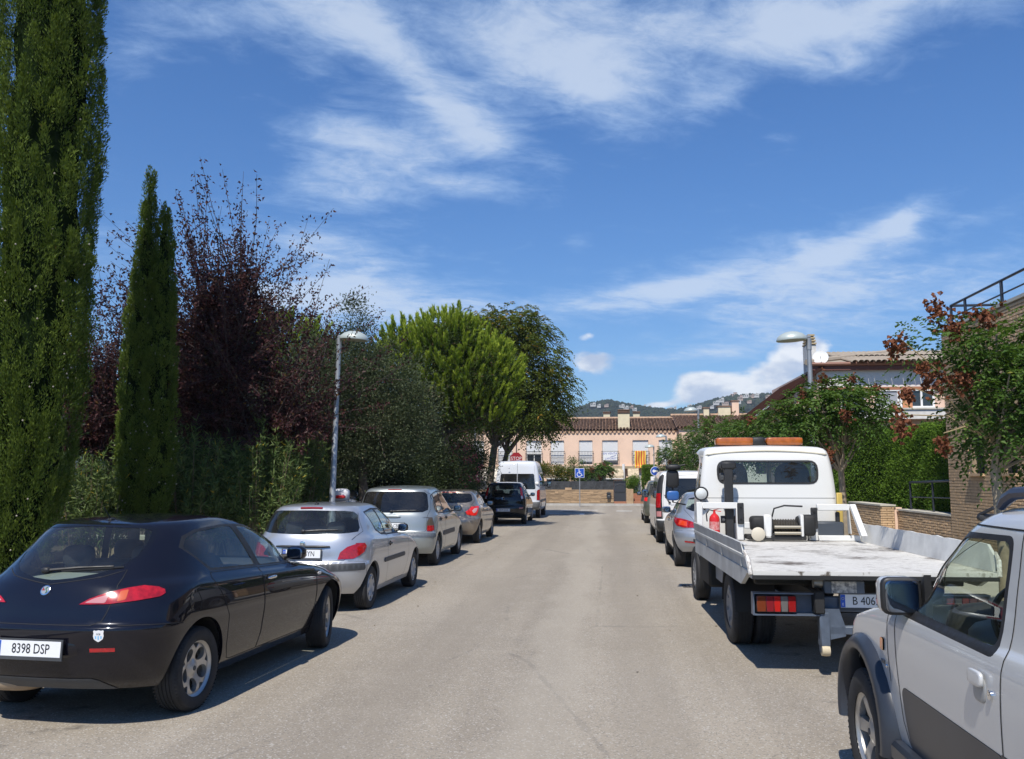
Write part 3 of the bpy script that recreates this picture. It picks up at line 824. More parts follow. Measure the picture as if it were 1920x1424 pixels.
# ---- wheels -----------------------------------------------------
RIMS = {}
def rim_mesh(style, r, width, material):
    """front face of a wheel with its openings, turned towards +x"""
    key = (style, round(r, 3), material.name)
    if key in RIMS: return RIMS[key]
    polys = []
    def circ(cx, cy, rr, n=20): return [(cx + rr * math.cos(2 * PI * i / n), cy + rr * math.sin(2 * PI * i / n)) for i in range(n)]
    def wedge(a0, a1, r0, r1, a0b=None, a1b=None):
        a0b = a0 if a0b is None else a0b; a1b = a1 if a1b is None else a1b
        o = [(r1 * math.cos(a), r1 * math.sin(a)) for a in np.linspace(a0, a1, 7)]
        o += [(r0 * math.cos(a), r0 * math.sin(a)) for a in np.linspace(a1b, a0b, 5)]
        return o
    if style == 'loops':
        for k in range(5):
            a = 2 * PI * k / 5 + PI / 2
            polys.append(circ(.585 * math.cos(a), .585 * math.sin(a), .235, 24))
            b = a + PI / 5
            polys.append(wedge(b - .20, b + .20, .70, .89, b - .03, b + .03))
    elif style.startswith('slots'):
        k0 = int(style[5:])
        for k in range(k0):
            a = 2 * PI * k / k0 + .2
            polys.append(wedge(a - 1.5 / k0, a + 1.5 / k0, .60, .84, a - 1.1 / k0, a + 1.1 / k0))
    elif style.startswith('spokes'):
        k0 = int(style[6:])
        for k in range(k0):
            a = 2 * PI * k / k0 + PI / 2 + PI / k0
            polys.append(wedge(a - 2.05 / k0, a + 2.05 / k0, .36, .86, a - 1.2 / k0, a + 1.2 / k0))
    elif style == 'truck':
        for k in range(6):
            a = 2 * PI * k / 6
            polys.append(circ(.62 * math.cos(a), .62 * math.sin(a), .12, 10))
    vs = [(0, 0)]; es = []
    for rr, n in ((1.0, 48), (.955, 48), (.90, 48), (.80, 40), (.65, 36), (.48, 30), (.33, 24), (.22, 20), (.12, 12)):
        o = len(vs); vs += circ(0, 0, rr, n)
        if rr == 1.0: es += [(o + i, o + (i + 1) % n) for i in range(n)]
    for p in polys:
        o = len(vs); vs += p; es += [(o + i, o + (i + 1) % len(p)) for i in range(len(p))]
    V2, _, T2 = geometry.delaunay_2d_cdt([Vector(p) for p in vs], es, [], 0, 1e-6, False)[:3]
    V2 = np.array([tuple(p) for p in V2]); T2 = np.array([t for t in T2 if len(t) == 3])
    cen = V2[T2].mean(1); keep = np.hypot(*cen.T) < 1.0
    for p in polys: keep &= ~in_poly(cen, np.array(p))
    T2 = T2[keep]
    rad = np.hypot(*V2.T)
    dish = np.interp(rad, [0, .10, .20, .24, .34, .62, .84, .90, .935, .96, 1.0], [.30, .31, .29, .21, .20, .30, .34, .30, .20, .38, .40]) if style == 'loops' or style.startswith('spokes') else np.interp(rad, [0, .14, .22, .3, .56, .84, .93, .96, 1.0], [.36, .36, .33, .26, .42, .46, .32, .42, .40])
    m = MB()
    fr = [(dish[i] * width, V2[i, 0] * r, V2[i, 1] * r) for i in range(len(V2))]
    m.add(fr, [tuple(t) for t in T2])
    for p in polys:                                   # walls of the openings
        k = len(p); rr = np.hypot(*np.array(p).T)
        d = np.interp(rr, [0, .10, .20, .24, .34, .62, .84, .90, .935, .96, 1.0], [.30, .31, .29, .21, .20, .30, .34, .30, .20, .38, .40]) if style == 'loops' or style.startswith('spokes') else np.interp(rr, [0, .14, .22, .3, .56, .84, .93, .96, 1.0], [.36, .36, .33, .26, .42, .46, .32, .42, .40])
        A = [(d[i] * width, p[i][0] * r, p[i][1] * r) for i in range(k)]
        B = [((d[i] - .17) * width, p[i][0] * r * .99, p[i][1] * r * .99) for i in range(k)]
        m.add(A + B, [(i, (i + 1) % k, k + (i + 1) % k, k + i) for i in range(k)])
    Rx = Matrix.Rotation(PI / 2, 4, 'Y')
    m.lathe([(r, .40 * width), (r * .97, .30 * width), (r * .93, -.1 * width), (r * .95, -.45 * width)], 40, Rx, cap=False)   # barrel
    o = m.build('rim', material, None, 35)
    b = MB(); b.lathe([(.02, -.12 * width), (r * .78, -.12 * width), (r * .78, -.02 * width), (r * .3, .0), (.02, .0)], 32, Rx)
    b2 = b.build('brake_disc', M_DARKMETAL, None, 35)
    h = MB()
    if style == 'loops' or style.startswith('spokes'):
        for k in range(0):
            a = 2 * PI * k / 5 + PI / 2
            h.lathe([(.009, .215 * width), (.009, .25 * width), (.006, .255 * width), (0, .255 * width)], 8, Matrix.Translation((0, .245 * r * math.cos(a), .245 * r * math.sin(a))) @ Rx)
    h.lathe([(.09 * r, .30 * width), (.085 * r, .325 * width), (0, .33 * width)], 16, Rx)
    b3 = h.build('hub', M_TRIM, None, 35)
    RIMS[key] = (o.data, b2.data, b3.data)
    for q in (o, b2, b3): bpy.data.objects.remove(q)
    return RIMS[key]
TYRES = {}
def tyre_mesh(r, w, rr):
    key = (r, w, rr)
    if key in TYRES: return TYRES[key]
    h = w / 2
    prof = [(rr * .97, -h * .86), (rr * 1.02, -h * .93), (rr + (r - rr) * .35, -h * 1.0), (rr + (r - rr) * .72, -h * .97), (r * .985, -h * .80), (r, -h * .68)]
    for c in (-.45, -.16, .16, .45):
        prof += [(r, (c - .05) * h), (r - .007, (c - .035) * h), (r - .007, (c + .035) * h), (r, (c + .05) * h)]
    prof += [(r, h * .68), (r * .985, h * .80), (rr + (r - rr) * .72, h * .97), (rr + (r - rr) * .35, h * 1.0), (rr * 1.02, h * .93), (rr * .97, h * .86)]
    m = MB(); m.lathe(prof, 64, Matrix.Rotation(PI / 2, 4, 'Y'), cap=False)
    n = 64
    for s in (-1, 1):
        for k in range(n):
            a = 2 * PI * k / n
            M = Matrix.Rotation(a, 4, 'X') @ Matrix.Translation((s * h * .80, 0, r - .005))
            m.add([M @ Vector(p) for p in ((-h * .14, -.006, .004), (h * .14, -.006, -.006), (h * .14, .006, -.006), (-h * .14, .006, .004))], [(0, 1, 2, 3)])
    o = m.build('tyre', M_RUBBER, None, 30)
    TYRES[key] = o.data; bpy.data.objects.remove(o)
    return TYRES[key]
def add_wheel(root, x, y, r, w, rr, style='slots8', rmat=None, steer=0.0, side=1, z=None, spin=None):
    wheel = bpy.data.objects.new('wheel', tyre_mesh(r, w, rr)); COL.objects.link(wheel); wheel.parent = root
    wheel.location = (x, y, (z if z is not None else r) - .004)
    flip = PI if side < 0 else 0
    wheel.rotation_euler = (0, 0, steer + flip)
    sp = random.uniform(0, 2 * PI) if spin is None else spin
    for me, nm in zip(rim_mesh(style, rr, w, rmat or M_HUBCAP), ('rim', 'brake_disc', 'hub')):
        o = bpy.data.objects.new(nm, me); COL.objects.link(o); o.parent = wheel; o.rotation_euler = (sp, 0, 0)
    return wheel
def add_plate(root, p, n, text, w=.52, h=.11, tilt=0, sx=.80, up=(0, 0, 1), tsize=None, blue=True):
    M = frame_from(p, n, up)
    m = MB(); m.box((0, 0, .004), (w, h, .008), bev=.003)
    o = mesh_obj('number_plate', [M @ Vector(q) for q in m.v], m.f, M_PLATE, root)
    fm = MB()
    for (cx, cy, a, b) in ((0, h / 2 + .006, w + .03, .012), (0, -h / 2 - .011, w + .03, .022), (-w / 2 - .007, 0, .014, h), (w / 2 + .007, 0, .014, h)):
        fm.box((cx, cy, .004), (a, b, .010))
    mesh_obj('plate_holder', [M @ Vector(q) for q in fm.v], fm.f, M_TRIM, root)
    if blue:
        b = MB(); b.box((-w / 2 + .022, 0, .0085), (.040, h - .008, .002))
        mesh_obj('blue_band', [M @ Vector(q) for q in b.v], b.f, M_PLATEBLUE, o)
        text_mesh('country_letter', 'E', .032, M_WHITEPRINT, o, M @ Matrix.Translation((-w / 2 + .022, -h * .25, .0105)), .0005)
        st = MB()
        for k in range(12):
            a = 2 * PI * k / 12
            st.box((-w / 2 + .022 + .011 * math.cos(a), h * .18 + .011 * math.sin(a), .010), (.0035, .0035, .001))
        mesh_obj('stars', [M @ Vector(q) for q in st.v], st.f, M_STAR, o)
    text_mesh('registration', text, tsize or h * .86, M_INK, o, M @ Matrix.Translation((.022 if blue else 0, -.002, .0095)), .0006, sx=sx)
    return o
def add_mirror(root, body, y, z, shell, side=1, s=(.17, .11, .135), reach=.11, ptilt=0):
    p, n = body.point('s', y, z, 0, side)
    c = p + Vector((side * (reach + s[0] / 2), .01, .045))
    m = MB(); m.superbox(c, s, 3.2, 18, 10)
    o = m.build('wing_mirror', shell, root, 50)
    a = MB(); a.tube([p - Vector((side * .03, 0, 0)), p + Vector((side * .04, 0, .01)), c + Vector((-side * s[0] * .3, 0, -s[2] * .2))], [.03, .026, .026], 8)
    a.build('mirror_arm', M_BLACK, o)
    g = MB(); g.superbox(c + Vector((0, -s[1] * .46, 0)), (s[0] * .86, .012, s[2] * .82), 3.5, 18, 8)
    g.build('mirror_glass', mat('mirror glass', (.22, .25, .30), .02, 1.0), o, 50)
    return o
def add_wiper(root, body, x0, z0, x1, z1, pivx=0.0):
    a, n = body.point('r', abs(x0), z0, .018, 1 if x0 >= 0 else -1); b, n2 = body.point('r', abs(x1), z1, .018, 1 if x1 >= 0 else -1)
    m = MB(); m.tube([a, (a + b) / 2 + Vector((0, -.012, .006)), b], [.013, .010, .005], 6)
    m.superbox(a, (.07, .05, .05), 2.5, 12, 6)
    m.build('rear_wiper', M_BLACK, root)
    k = MB(); pts = []
    for t in np.linspace(.25, 1.12, 9):
        x = x0 + (x1 - x0) * t; z = z0 + (z1 - z0) * t
        p, nn = body.point('r', abs(x), z, .008, 1 if x >= 0 else -1); pts.append(p + Vector((0, 0, -.004)))
    k.tube(pts, .007, 5); k.build('wiper_blade', M_BLACK, root)
def add_handle(root, body, y, z, material, side=1, L=.16, H=.028):
    p, n = body.point('s', y, z, .016, side)
    m = MB(); m.superbox(p, (.03, L, H), 3.0, 16, 8)
    q = MB(); q.superbox(p - n * .016, (.02, L * .8, H * 2.4), 2.6, 16, 8)
    h = m.build('door_handle', material, root, 50); q.build('handle_recess', M_SEAM, h, 50)
    return h
def add_cabin(root, w, y_front, y_rear, z_floor, z_seat, zhead, dash_y, dash_z, shelf=None, wheel_side=-1, nrear=2, sc=1.0, seatmat=None):
    sm = seatmat or M_SEAT
    def seat(x, y, wd, name='seat', hz=None, headrests=(0,)):
        m = MB()
        m.superbox((x, y + .02, z_seat - .07), (wd, .50, .18), 4, 16, 8)
        m.superbox((x, y - .24, z_seat + .27), (wd, .17, .62), 4, 16, 8, Matrix.Rotation(.20, 4, 'X'))
        o = m.build(name, sm, root, 50)
        hm = MB()
        for dx in headrests: 
            hm.superbox((x + dx, y - .34, zhead), (.27, .12, .19), 3.2, 16, 8)
            for e in (-.05, .05): hm.tube([(x + dx + e, y - .31, zhead - .20), (x + dx + e, y - .33, zhead - .05)], .007, 5)
        hm.build('headrest', sm, o, 50)
    for s in (-1, 1): seat(s * w * .46, y_front, .50)
    seat(0, y_rear, w * 1.62, 'rear_bench', headrests=(-w * .46, w * .46))
    m = MB(); m.box((0, (y_rear + dash_y) / 2, z_floor), (w * 1.7, dash_y - y_rear + 1.0, .03)); m.build('floor_pan', M_INSIDE, root)
    d = MB(); d.superbox((0, dash_y, dash_z - .13), (w * 1.66, .55, .30), 4, 20, 8); d.build('dashboard', M_INSIDE, root, 50)
    st = MB()
    ctr = Vector((wheel_side * w * .46, dash_y - .38, dash_z - .02)); Mx = Matrix.Translation(ctr) @ Matrix.Rotation(R(65), 4, 'X')
    pts = [Mx @ Vector((.185 * math.cos(a), .185 * math.sin(a), 0)) for a in np.linspace(0, 2 * PI, 25)]
    st.tube(pts, .014, 6, cap=False); st.tube([Mx @ Vector((-.17, 0, 0)), Mx @ Vector((.17, 0, 0))], .016, 6); st.tube([Mx @ Vector((0, 0, 0)), Mx @ Vector((0, 0, -.3))], .035, 6)
    st.build('steering_wheel', M_BLACK, root)
    if shelf:
        (ya, yb, z, ws) = shelf
        q = MB(); q.box((0, (ya + yb) / 2, z), (ws, yb - ya, .02), bev=.005); q.build('parcel_shelf', M_SHELF, root)
M_HIGH = mat('high brake lamp red', (.20, .008, .010), .25, coat=.5)
def wheels(root, x, ya, yb, r, w, rr, style, rmat=None, steer=0.0):
    for s in (1, -1):
        add_wheel(root, s * (x - w / 2), ya, r, w, rr, style, rmat, 0, s)
        add_wheel(root, s * (x - w / 2), yb, r, w, rr, style, rmat, steer, s)
# ---------------------------------------------------------------- black five-door hatchback in the foreground
def black_hatchback(loc, rz):
    root = thing('parked_car', 'black five-door hatchback with a white shield sticker on its rear bumper', 'car', loc, rz, 'cars parked along the road')
    pm = paint('black metallic paint', (.004, .004, .009), .1, .22, 1.0, dust=.022)
    keys = [  # v, w, yr, yf, Lr, Lf, nr, nf, z
        (0.00, .775, .13, 4.06, .55, .60, 2.6, 2.8, [(0, .30), (.6, .25), (1.2, .21), (3.2, .21), (4.1, .22)]),
        (0.10, .815, .06, 4.12, .58, .65, 2.6, 2.7, [(0, .37), (1.2, .31), (4.1, .32)]),
        (0.25, .850, .015, 4.17, .56, .70, 2.8, 2.6, [(0, .55), (1.2, .52), (4.1, .50)]),
        (0.36, .868, .00, 4.16, .58, .75, 2.8, 2.5, [(0, .715), (1.2, .68), (3.3, .62), (4.1, .58)]),
        (0.385, .868, .035, 4.15, .58, .75, 2.8, 2.5, [(0, .745), (1.2, .71), (3.3, .645), (4.1, .60)]),
        (0.48, .860, .08, 4.06, .60, .80, 2.8, 2.5, [(0, .87), (1.2, .82), (3.3, .74), (4.0, .66)]),
        (0.57, .835, .145, 3.90, .68, .95, 2.7, 2.4, [(0, 1.0), (1.2, .945), (2.4, .90), (3.3, .82), (3.9, .72)]),
        (0.64, .790, .205, 3.10, .82, .85, 2.6, 2.4, [(0, 1.075), (1.2, 1.015), (2.4, .945), (3.1, .93)]),
        (0.80, .690, .40, 2.72, .74, .75, 2.7, 2.6, [(0, 1.23), (1.3, 1.22), (2.7, 1.155)]),
        (0.93, .590, .575, 2.32, .62, .65, 2.8, 2.8, [(.4, 1.375), (1.4, 1.39), (2.3, 1.305)]),
        (0.97, .550, .625, 2.20, .60, .60, 2.7, 2.7, [(.5, 1.412), (1.4, 1.430), (2.2, 1.335)]),
        (1.05, .40, .76, 2.06, .55, .50, 2.5, 2.5, [(.6, 1.435), (1.4, 1.456), (2.1, 1.38)]),
        (1.20, .0, 1.0, 1.9, .4, .4, 2, 2, [(.7, 1.452), (1.4, 1.472), (1.9, 1.42)]),
    ]
    B = Body(keys)
    lamp = [('r', .30, 0.878), ('r', .36, 0.915), ('r', .46, 0.953), ('r', .58, 0.983), ('r', .66, 0.993), ('s', .33, 0.990), ('s', .385, 0.978), ('s', .41, 0.958), ('s', .40, 0.933), ('s', .355, 0.913), ('r', .66, 0.896), ('r', .50, 0.880)]
    win_r = [('r', 0, 1.035), ('r', .16, 1.05), ('r', .34, 1.085), ('r', .44, 1.13), ('r', .485, 1.19), ('r', .49, 1.28), ('r', .465, 1.365), ('r', .40, 1.385), ('r', 0, 1.40)]
    frame_r = [('r', 0, 1.015), ('r', .17, 1.03), ('r', .36, 1.066), ('r', .46, 1.112), ('r', .512, 1.19), ('r', .516, 1.29), ('r', .485, 1.383), ('r', .41, 1.402), ('r', 0, 1.416)]
    sw_r = [('s', .81, 1.225), ('s', .88, 1.295), ('s', 1.05, 1.338), ('s', 1.50, 1.360), ('s', 1.63, 1.355), ('s', 1.79, 1.012), ('s', 1.04, 1.05)]
    sw_f = [('s', 1.73, 1.352), ('s', 1.95, 1.332), ('s', 2.26, 1.262), ('s', 2.56, 1.15), ('s', 2.86, .985), ('s', 2.86, .965), ('s', 1.89, 1.0)]
    frame_s = [('s', .775, 1.235), ('s', .86, 1.315), ('s', 1.04, 1.358), ('s', 1.50, 1.378), ('s', 1.74, 1.37), ('s', 1.97, 1.348), ('s', 2.28, 1.277), ('s', 2.60, 1.158), ('s', 2.93, .985), ('s', 2.93, .945), ('s', 2.4, .965), ('s', 1.01, 1.03)]
    fd = [('s', 1.83, .98), ('s', 1.83, .42), ('s', 1.79, .285), ('s', 2.92, .285), ('s', 2.97, .36), ('s', 2.96, .90), ('s', 2.90, .94)]
    rd = [('s', 1.00, 1.02), ('s', .98, .98), ('s', 1.08, .86), ('s', 1.20, .66), ('s', 1.23, .40), ('s', 1.27, .30), ('s', 1.33, .285), ('s', 1.78, .285), ('s', 1.82, .42), ('s', 1.82, .985)]
    tg = [('r', 0, 1.01), ('r', .36, 1.06), ('r', .47, 1.10), ('r', .50, 1.0), ('r', .52, .93), ('r', .50, .82), ('r', .48, .765), ('r', .42, .745), ('r', 0, .745)]
    bump = [('r', 0, .735), ('r', .50, .735), ('r', .62, .735), ('s', .42, .72), ('s', .50, .70), ('s', .52, .30), ('u', .9, -.1), ('u', -.05, -.1)]
    lip = [('r', 0, .43), ('r', .44, .43), ('r', .50, .40), ('r', .50, .36), ('r', 0, .36)]
    lip = [(k, a, b) for k, a, b in lip]
    feats = [
        F('lamp_lens', [('r', .335, 0.888), ('r', .40, 0.920), ('r', .485, 0.942), ('r', .48, 0.886)], M_LENSPINK, .015, .008, label='pale reversing lens in the red tail lamp'),
        F('lamp_lens', [('r', .545, 0.961), ('r', .59, 0.971), ('r', .60, 0.906), ('r', .55, 0.894)], mat('amber red lens', (.55, .10, .03), .12, coat=1.0), .01, .008, label='amber turn lens in the red tail lamp'),
        F('tail_lamp', lamp, M_RED, 0, .006, skirt=True),
        F('rear_window', win_r, M_GLASS, 0, -.002, center=True),
        F('window_surround', frame_r, M_GLOSSBLACK, 0, 0, center=True),
        F('side_window', sw_r, M_GLASS, .03, -.004), F('side_window', sw_f, M_GLASS, .02, -.004),
        F('window_frame', frame_s, M_BLACK, 0, 0),
        F('bumper_reflector', [('r', .44, .562), ('r', .60, .562), ('r', .60, .588), ('r', .44, .588)], M_RED, 0, .004, skirt=True),
        F('lower_valance', [('r', 0, .372), ('r', .42, .372), ('r', .47, .355), ('r', .50, .33), ('u', .62, -.1), ('u', -.05, -.1)], M_TRIM, 0, .004),
        F('front_door', fd, None, .03), F('rear_door', rd, None, .0),
        F('tailgate', tg, None, 0, 0, center=True),
        F('rear_bumper', bump, None, 0, 0, center=True),
        F('headlight', [('f', .42, .64), ('f', .62, .66), ('f', .60, .74), ('f', .45, .72)], M_LENSCLEAR, .02, .004, skirt=True),
    ]
    seams = [fd + [fd[0]], rd + [rd[0]], [('r', 0, 1.006), ('r', .36, 1.055), ('r', .49, 1.10), ('r', .505, 1.0), ('r', .525, .93), ('r', .505, .82), ('r', .485, .765), ('r', .42, .742), ('r', 0, .742)],
             [('s', .52, .70), ('s', .44, .715), ('r', .72, .735), ('r', .6, .737)],
             [('s', .60, .84), ('s', .64, .90), ('s', .74, .90), ('s', .78, .83), ('s', .74, .76), ('s', .64, .76), ('s', .60, .84)],
             [('s', 2.97, .36), ('s', 2.98, .70), ('s', 2.99, .93)]]
    made = build_body(root, B, feats, pm, arches=((.80, .325, .375), (3.346, .325, .375)), seams=seams, grid=(20, 48, 16, 52))
    wheels(root, .845, .80, 3.346, .316, .205, .215, 'loops', M_ALLOY, steer=R(14))
    p, n = B.point('r', 0.0, .585, .012)
    add_plate(root, p + Vector((.0, -.012, 0)), (0, -1, .05), '8398 DSP')
    rc = MB(); rc.superbox((0, p.y + .06, p.z + .012), (.74, .10, .17), 4, 20, 8); rc.build('plate_recess', pm, root, 50)
    p, n = B.point('r', 0, .965, .006)
    Me = frame_from(p, n)
    e = MB(); e.lathe([(.038, -.01), (.038, .004), (.033, .006), (0, .006)], 28, Me); bd = e.build('maker_badge', M_CHROME, root)
    e = MB(); e.lathe([(.030, .0065), (0, .0075)], 28, Me); inner = e.build('badge_face', mat('badge grey', (.30, .33, .36), .3, .3), bd)
    c = MB()
    for (cx, cy, a, b) in ((-.014, 0, .026, .006), (-.014, 0, .006, .034)): c.box(Me @ Vector((cx, cy, .008)), (a, .002, b))
    c.build('badge_cross', mat('badge red', (.35, .03, .03), .4), bd)
    c = MB(); c.tube([Me @ Vector((.012 + .008 * math.sin(t * 2.2), -.022 + .044 * t / 3, .009)) for t in np.linspace(0, 3, 12)], .0028, 5); c.build('badge_emblem', mat('badge green', (.03, .16, .06), .4), bd)
    p, n = B.point('r', .50, .675, .003); Ms = frame_from(p, n)
    sh = [(-.036, .034), (-.030, .040), (-.018, .036), (0, .040), (.018, .036), (.030, .040), (.036, .034), (.033, .018), (.036, .0), (.030, -.022), (.014, -.034), (0, -.042), (-.014, -.034), (-.030, -.022), (-.036, 0), (-.033, .018)]
    k = len(sh); stk = mesh_obj('shield_sticker', [Ms @ Vector((a, b, 0)) for a, b in sh] + [Ms @ Vector((a, b, .0015)) for a, b in sh], [tuple(range(k))[::-1], tuple(range(k, 2 * k))] + [(i, (i + 1) % k, k + (i + 1) % k, k + i) for i in range(k)], M_WHITEPRINT, root, None)
    sb = MB(); 
    for dx in (-.018, 0, .018): sb.add([Ms @ Vector((dx - .005, .0, .0025)), Ms @ Vector((dx + .005, .0, .0025)), Ms @ Vector((dx + .005, -.026 + abs(dx) * .4, .0025)), Ms @ Vector((dx - .005, -.026 + abs(dx) * .4, .0025))], [(0, 1, 2, 3)])
    sb.build('sticker_stripe', mat('sticker blue', (.25, .52, .78), .5), stk, None)
    text_mesh('sticker_letters', 'FCB', .016, M_INK, stk, Ms @ Matrix.Translation((0, .012, .0025)), .0003)
    add_wiper(root, B, -.08, 1.085, .40, 1.115)
    add_mirror(root, B, 2.74, .985, paint('black metallic paint', (0, 0, 0)), 1, (.19, .13, .135), .05); add_mirror(root, B, 2.74, .985, pm, -1, (.19, .13, .135), .05)
    for s in (1, -1):
        h = add_handle(root, B, 1.97, .875, M_CHROME, s, .17, .028)
        g = MB(); p, n = B.point('s', 3.06, .80, .004, s); g.superbox(p, (.012, .09, .03), 3, 12, 6); g.build('side_repeater', M_LENSCLEAR, root, 50)
    a = MB(); p, n = B.point('t', .02, .80, 0); a.superbox(p, (.05, .07, .03), 2.5, 12, 6); a.tube([p, p + Vector((0, -.10, .10))], [.006, .003], 5); a.build('roof_aerial', M_BLACK, root)
    ex = MB(); ex.superbox((-.32, .30, .30), (.50, .36, .14), 3, 20, 8); ex.build('silencer', mat('rusty exhaust steel', (.30, .23, .16), .55, .5, var=.3), root, 50)
    add_cabin(root, .68, 1.88, 1.22, .30, .55, 1.14, 2.85, .93, (.45, 1.0, 1.00, 1.05))
    return root
# ---------------------------------------------------------------- generic pieces for the other cars
def side_glass(front, rear): return front, rear
def silver_three_door(loc, rz):
    root = thing('parked_car', 'silver three-door hatchback with dark bumper strip, directly ahead of the black car', 'car', loc, rz, 'cars parked along the road')
    pm = paint('silver paint', (.50, .52, .55), .65, .34, 1.0, dust=.10)
    keys = [
        (0.00, .755, .14, 3.74, .50, .55, 2.7, 2.7, [(0, .26), (1.2, .20), (3.7, .20)]),
        (0.12, .795, .05, 3.81, .52, .60, 2.7, 2.6, [(0, .36), (1.2, .31), (3.7, .32)]),
        (0.26, .825, .00, 3.835, .55, .65, 2.6, 2.5, [(0, .53), (1.2, .50), (3.7, .50)]),
        (0.33, .830, .00, 3.825, .55, .70, 2.6, 2.5, [(0, .655), (1.2, .62), (3.7, .58)]),
        (0.355, .830, .075, 3.80, .56, .70, 2.6, 2.5, [(0, .675), (1.2, .645), (3.7, .60)]),
        (0.48, .825, .10, 3.70, .60, .80, 2.6, 2.4, [(0, .84), (1.2, .80), (3.0, .74), (3.7, .66)]),
        (0.57, .805, .14, 3.50, .64, .95, 2.6, 2.4, [(0, .985), (1.2, .915), (2.2, .885), (3.0, .82), (3.6, .72)]),
        (0.63, .765, .175, 2.80, .70, .85, 2.8, 2.4, [(0, 1.045), (1.2, .965), (2.2, .935), (2.8, .93)]),
        (0.80, .680, .30, 2.42, .60, .75, 3.2, 2.6, [(0, 1.22), (1.2, 1.20), (2.5, 1.14)]),
        (0.93, .585, .41, 2.02, .50, .65, 3.6, 2.8, [(.3, 1.345), (1.3, 1.355), (2.1, 1.30)]),
        (0.97, .545, .44, 1.92, .50, .60, 3.4, 2.7, [(.4, 1.375), (1.3, 1.392), (2.0, 1.325)]),
        (1.05, .40, .55, 1.80, .5, .5, 2.6, 2.5, [(.5, 1.40), (1.3, 1.418), (1.9, 1.365)]),
        (1.20, .0, .8, 1.7, .4, .4, 2, 2, [(.6, 1.415), (1.3, 1.43), (1.8, 1.40)]),
    ]
    B = Body(keys)
    lamp = [('r', .475, .70), ('r', .50, .79), ('r', .58, .86), ('r', .68, .895), ('s', .30, .905), ('s', .42, .90), ('s', .435, .86), ('s', .38, .785), ('s', .30, .74), ('r', .66, .705)]
    win_r = [('r', 0, 1.02), ('r', .55, 1.035), ('r', .66, 1.05), ('r', .665, 1.10), ('r', .61, 1.27), ('r', .56, 1.315), ('r', .45, 1.33), ('r', 0, 1.335)]
    sw_r = [('s', .80, 1.29), ('s', 1.20, 1.325), ('s', 1.27, 1.32), ('s', 1.42, .99), ('s', 1.20, .99), ('s', 1.02, 1.06)]
    sw_f = [('s', 1.33, 1.32), ('s', 1.62, 1.31), ('s', 1.95, 1.25), ('s', 2.20, 1.14), ('s', 2.50, .965), ('s', 2.48, .945), ('s', 1.48, .965)]
    frame_s = [('s', .76, 1.305), ('s', 1.20, 1.345), ('s', 1.62, 1.33), ('s', 1.97, 1.268), ('s', 2.24, 1.155), ('s', 2.58, .955), ('s', 2.55, .925), ('s', 1.45, .945), ('s', 1.20, .965), ('s', .98, 1.04)]
    door = [('s', 1.44, .95), ('s', 1.37, .80), ('s', 1.36, .40), ('s', 1.40, .27), ('s', 2.42, .27), ('s', 2.60, .60), ('s', 2.60, .90), ('s', 2.53, .93)]
    tg = [('r', 0, 1.37), ('r', .50, 1.365), ('r', .60, 1.30), ('r', .69, 1.05), ('r', .62, .93), ('r', .56, .72), ('r', .55, .685), ('r', 0, .685)]
    bump = [('r', 0, .68), ('r', .66, .675), ('s', .30, .665), ('s', .37, .655), ('s', .37, .28), ('u', .95, -.1), ('u', -.05, -.1)]
    strip = [('r', 0, .555), ('r', .66, .555), ('s', .32, .555), ('s', .335, .58), ('s', .32, .645), ('r', .66, .650), ('r', 0, .650)]
    mould = [('s', 1.20, .575), ('s', 2.30, .575), ('s', 2.34, .60), ('s', 2.30, .635), ('s', 1.20, .635), ('s', 1.17, .605)]
    feats = [
        F('tail_lamp', lamp, M_RED, 0, .008, skirt=True),
        F('rear_window', win_r, M_GLASS, 0, -.002, center=True),
        F('side_window', sw_r, M_GLASS, .02, -.003), F('side_window', sw_f, M_GLASS, .02, -.003),
        F('window_frame', frame_s, M_BLACK, 0, 0),
        F('high_brake_lamp', [('r', 0, 1.352), ('r', .155, 1.350), ('r', .155, 1.370), ('r', 0, 1.372)], M_HIGH, 0, .010, center=True, skirt=True),
        F('bumper_strip', strip, M_TRIM, 0, .006, center=True, skirt=True),
        F('door_moulding', mould, M_TRIM, 0, .012, skirt=True),
        F('door', door, None, .03), F('tailgate', tg, None, 0, 0, center=True), F('rear_bumper', bump, None, 0, 0, center=True),
        F('headlight', [('f', .38, .60), ('f', .62, .62), ('f', .62, .74), ('f', .45, .70)], M_LENSCLEAR, .02, .004, skirt=True),
    ]
    seams = [door + [door[0]], [('r', .60, 1.30), ('r', .70, 1.05), ('r', .62, .95)], [('r', .565, .70), ('r', .55, .685), ('r', 0, .683)], [('s', .37, .28), ('s', .37, .655), ('s', .30, .665), ('r', .6, .68)]]
    build_body(root, B, feats, pm, arches=((.65, .30, .345), (3.095, .30, .345)), seams=seams)
    wheels(root, .80, .65, 3.095, .29, .175, .19, 'slots7', M_HUBCAP)
    p, n = B.point('r', 0, .775, .006); add_plate(root, p + Vector((.0, -.004, 0)), n, '1436 BYN')
    g = MB(); pts = [B.point('r', abs(x), .865, .012, 1 if x >= 0 else -1)[0] for x in np.linspace(-.37, .37, 9)]; g.tube(pts, [.010] + [.017] * 7 + [.010], 8); g.build('boot_handle', M_BLACK, root)
    g = MB(); p, n = B.point('r', 0, .90, .01); g.superbox(p, (.075, .012, .075), 2.4, 16, 8); g.build('maker_badge', M_CHROME, root)
    g = MB(); p, n = B.point('r', .42, .40, .004); Mt = frame_from(p, n); g.tube([Mt @ Vector((.03 * math.cos(a), .03 * math.sin(a), 0)) for a in np.linspace(0, 2 * PI, 17)], .003, 5); g.build('tow_eye_cover', M_TRIM, root)
    add_wiper(root, B, -.02, 1.055, .43, 1.075)
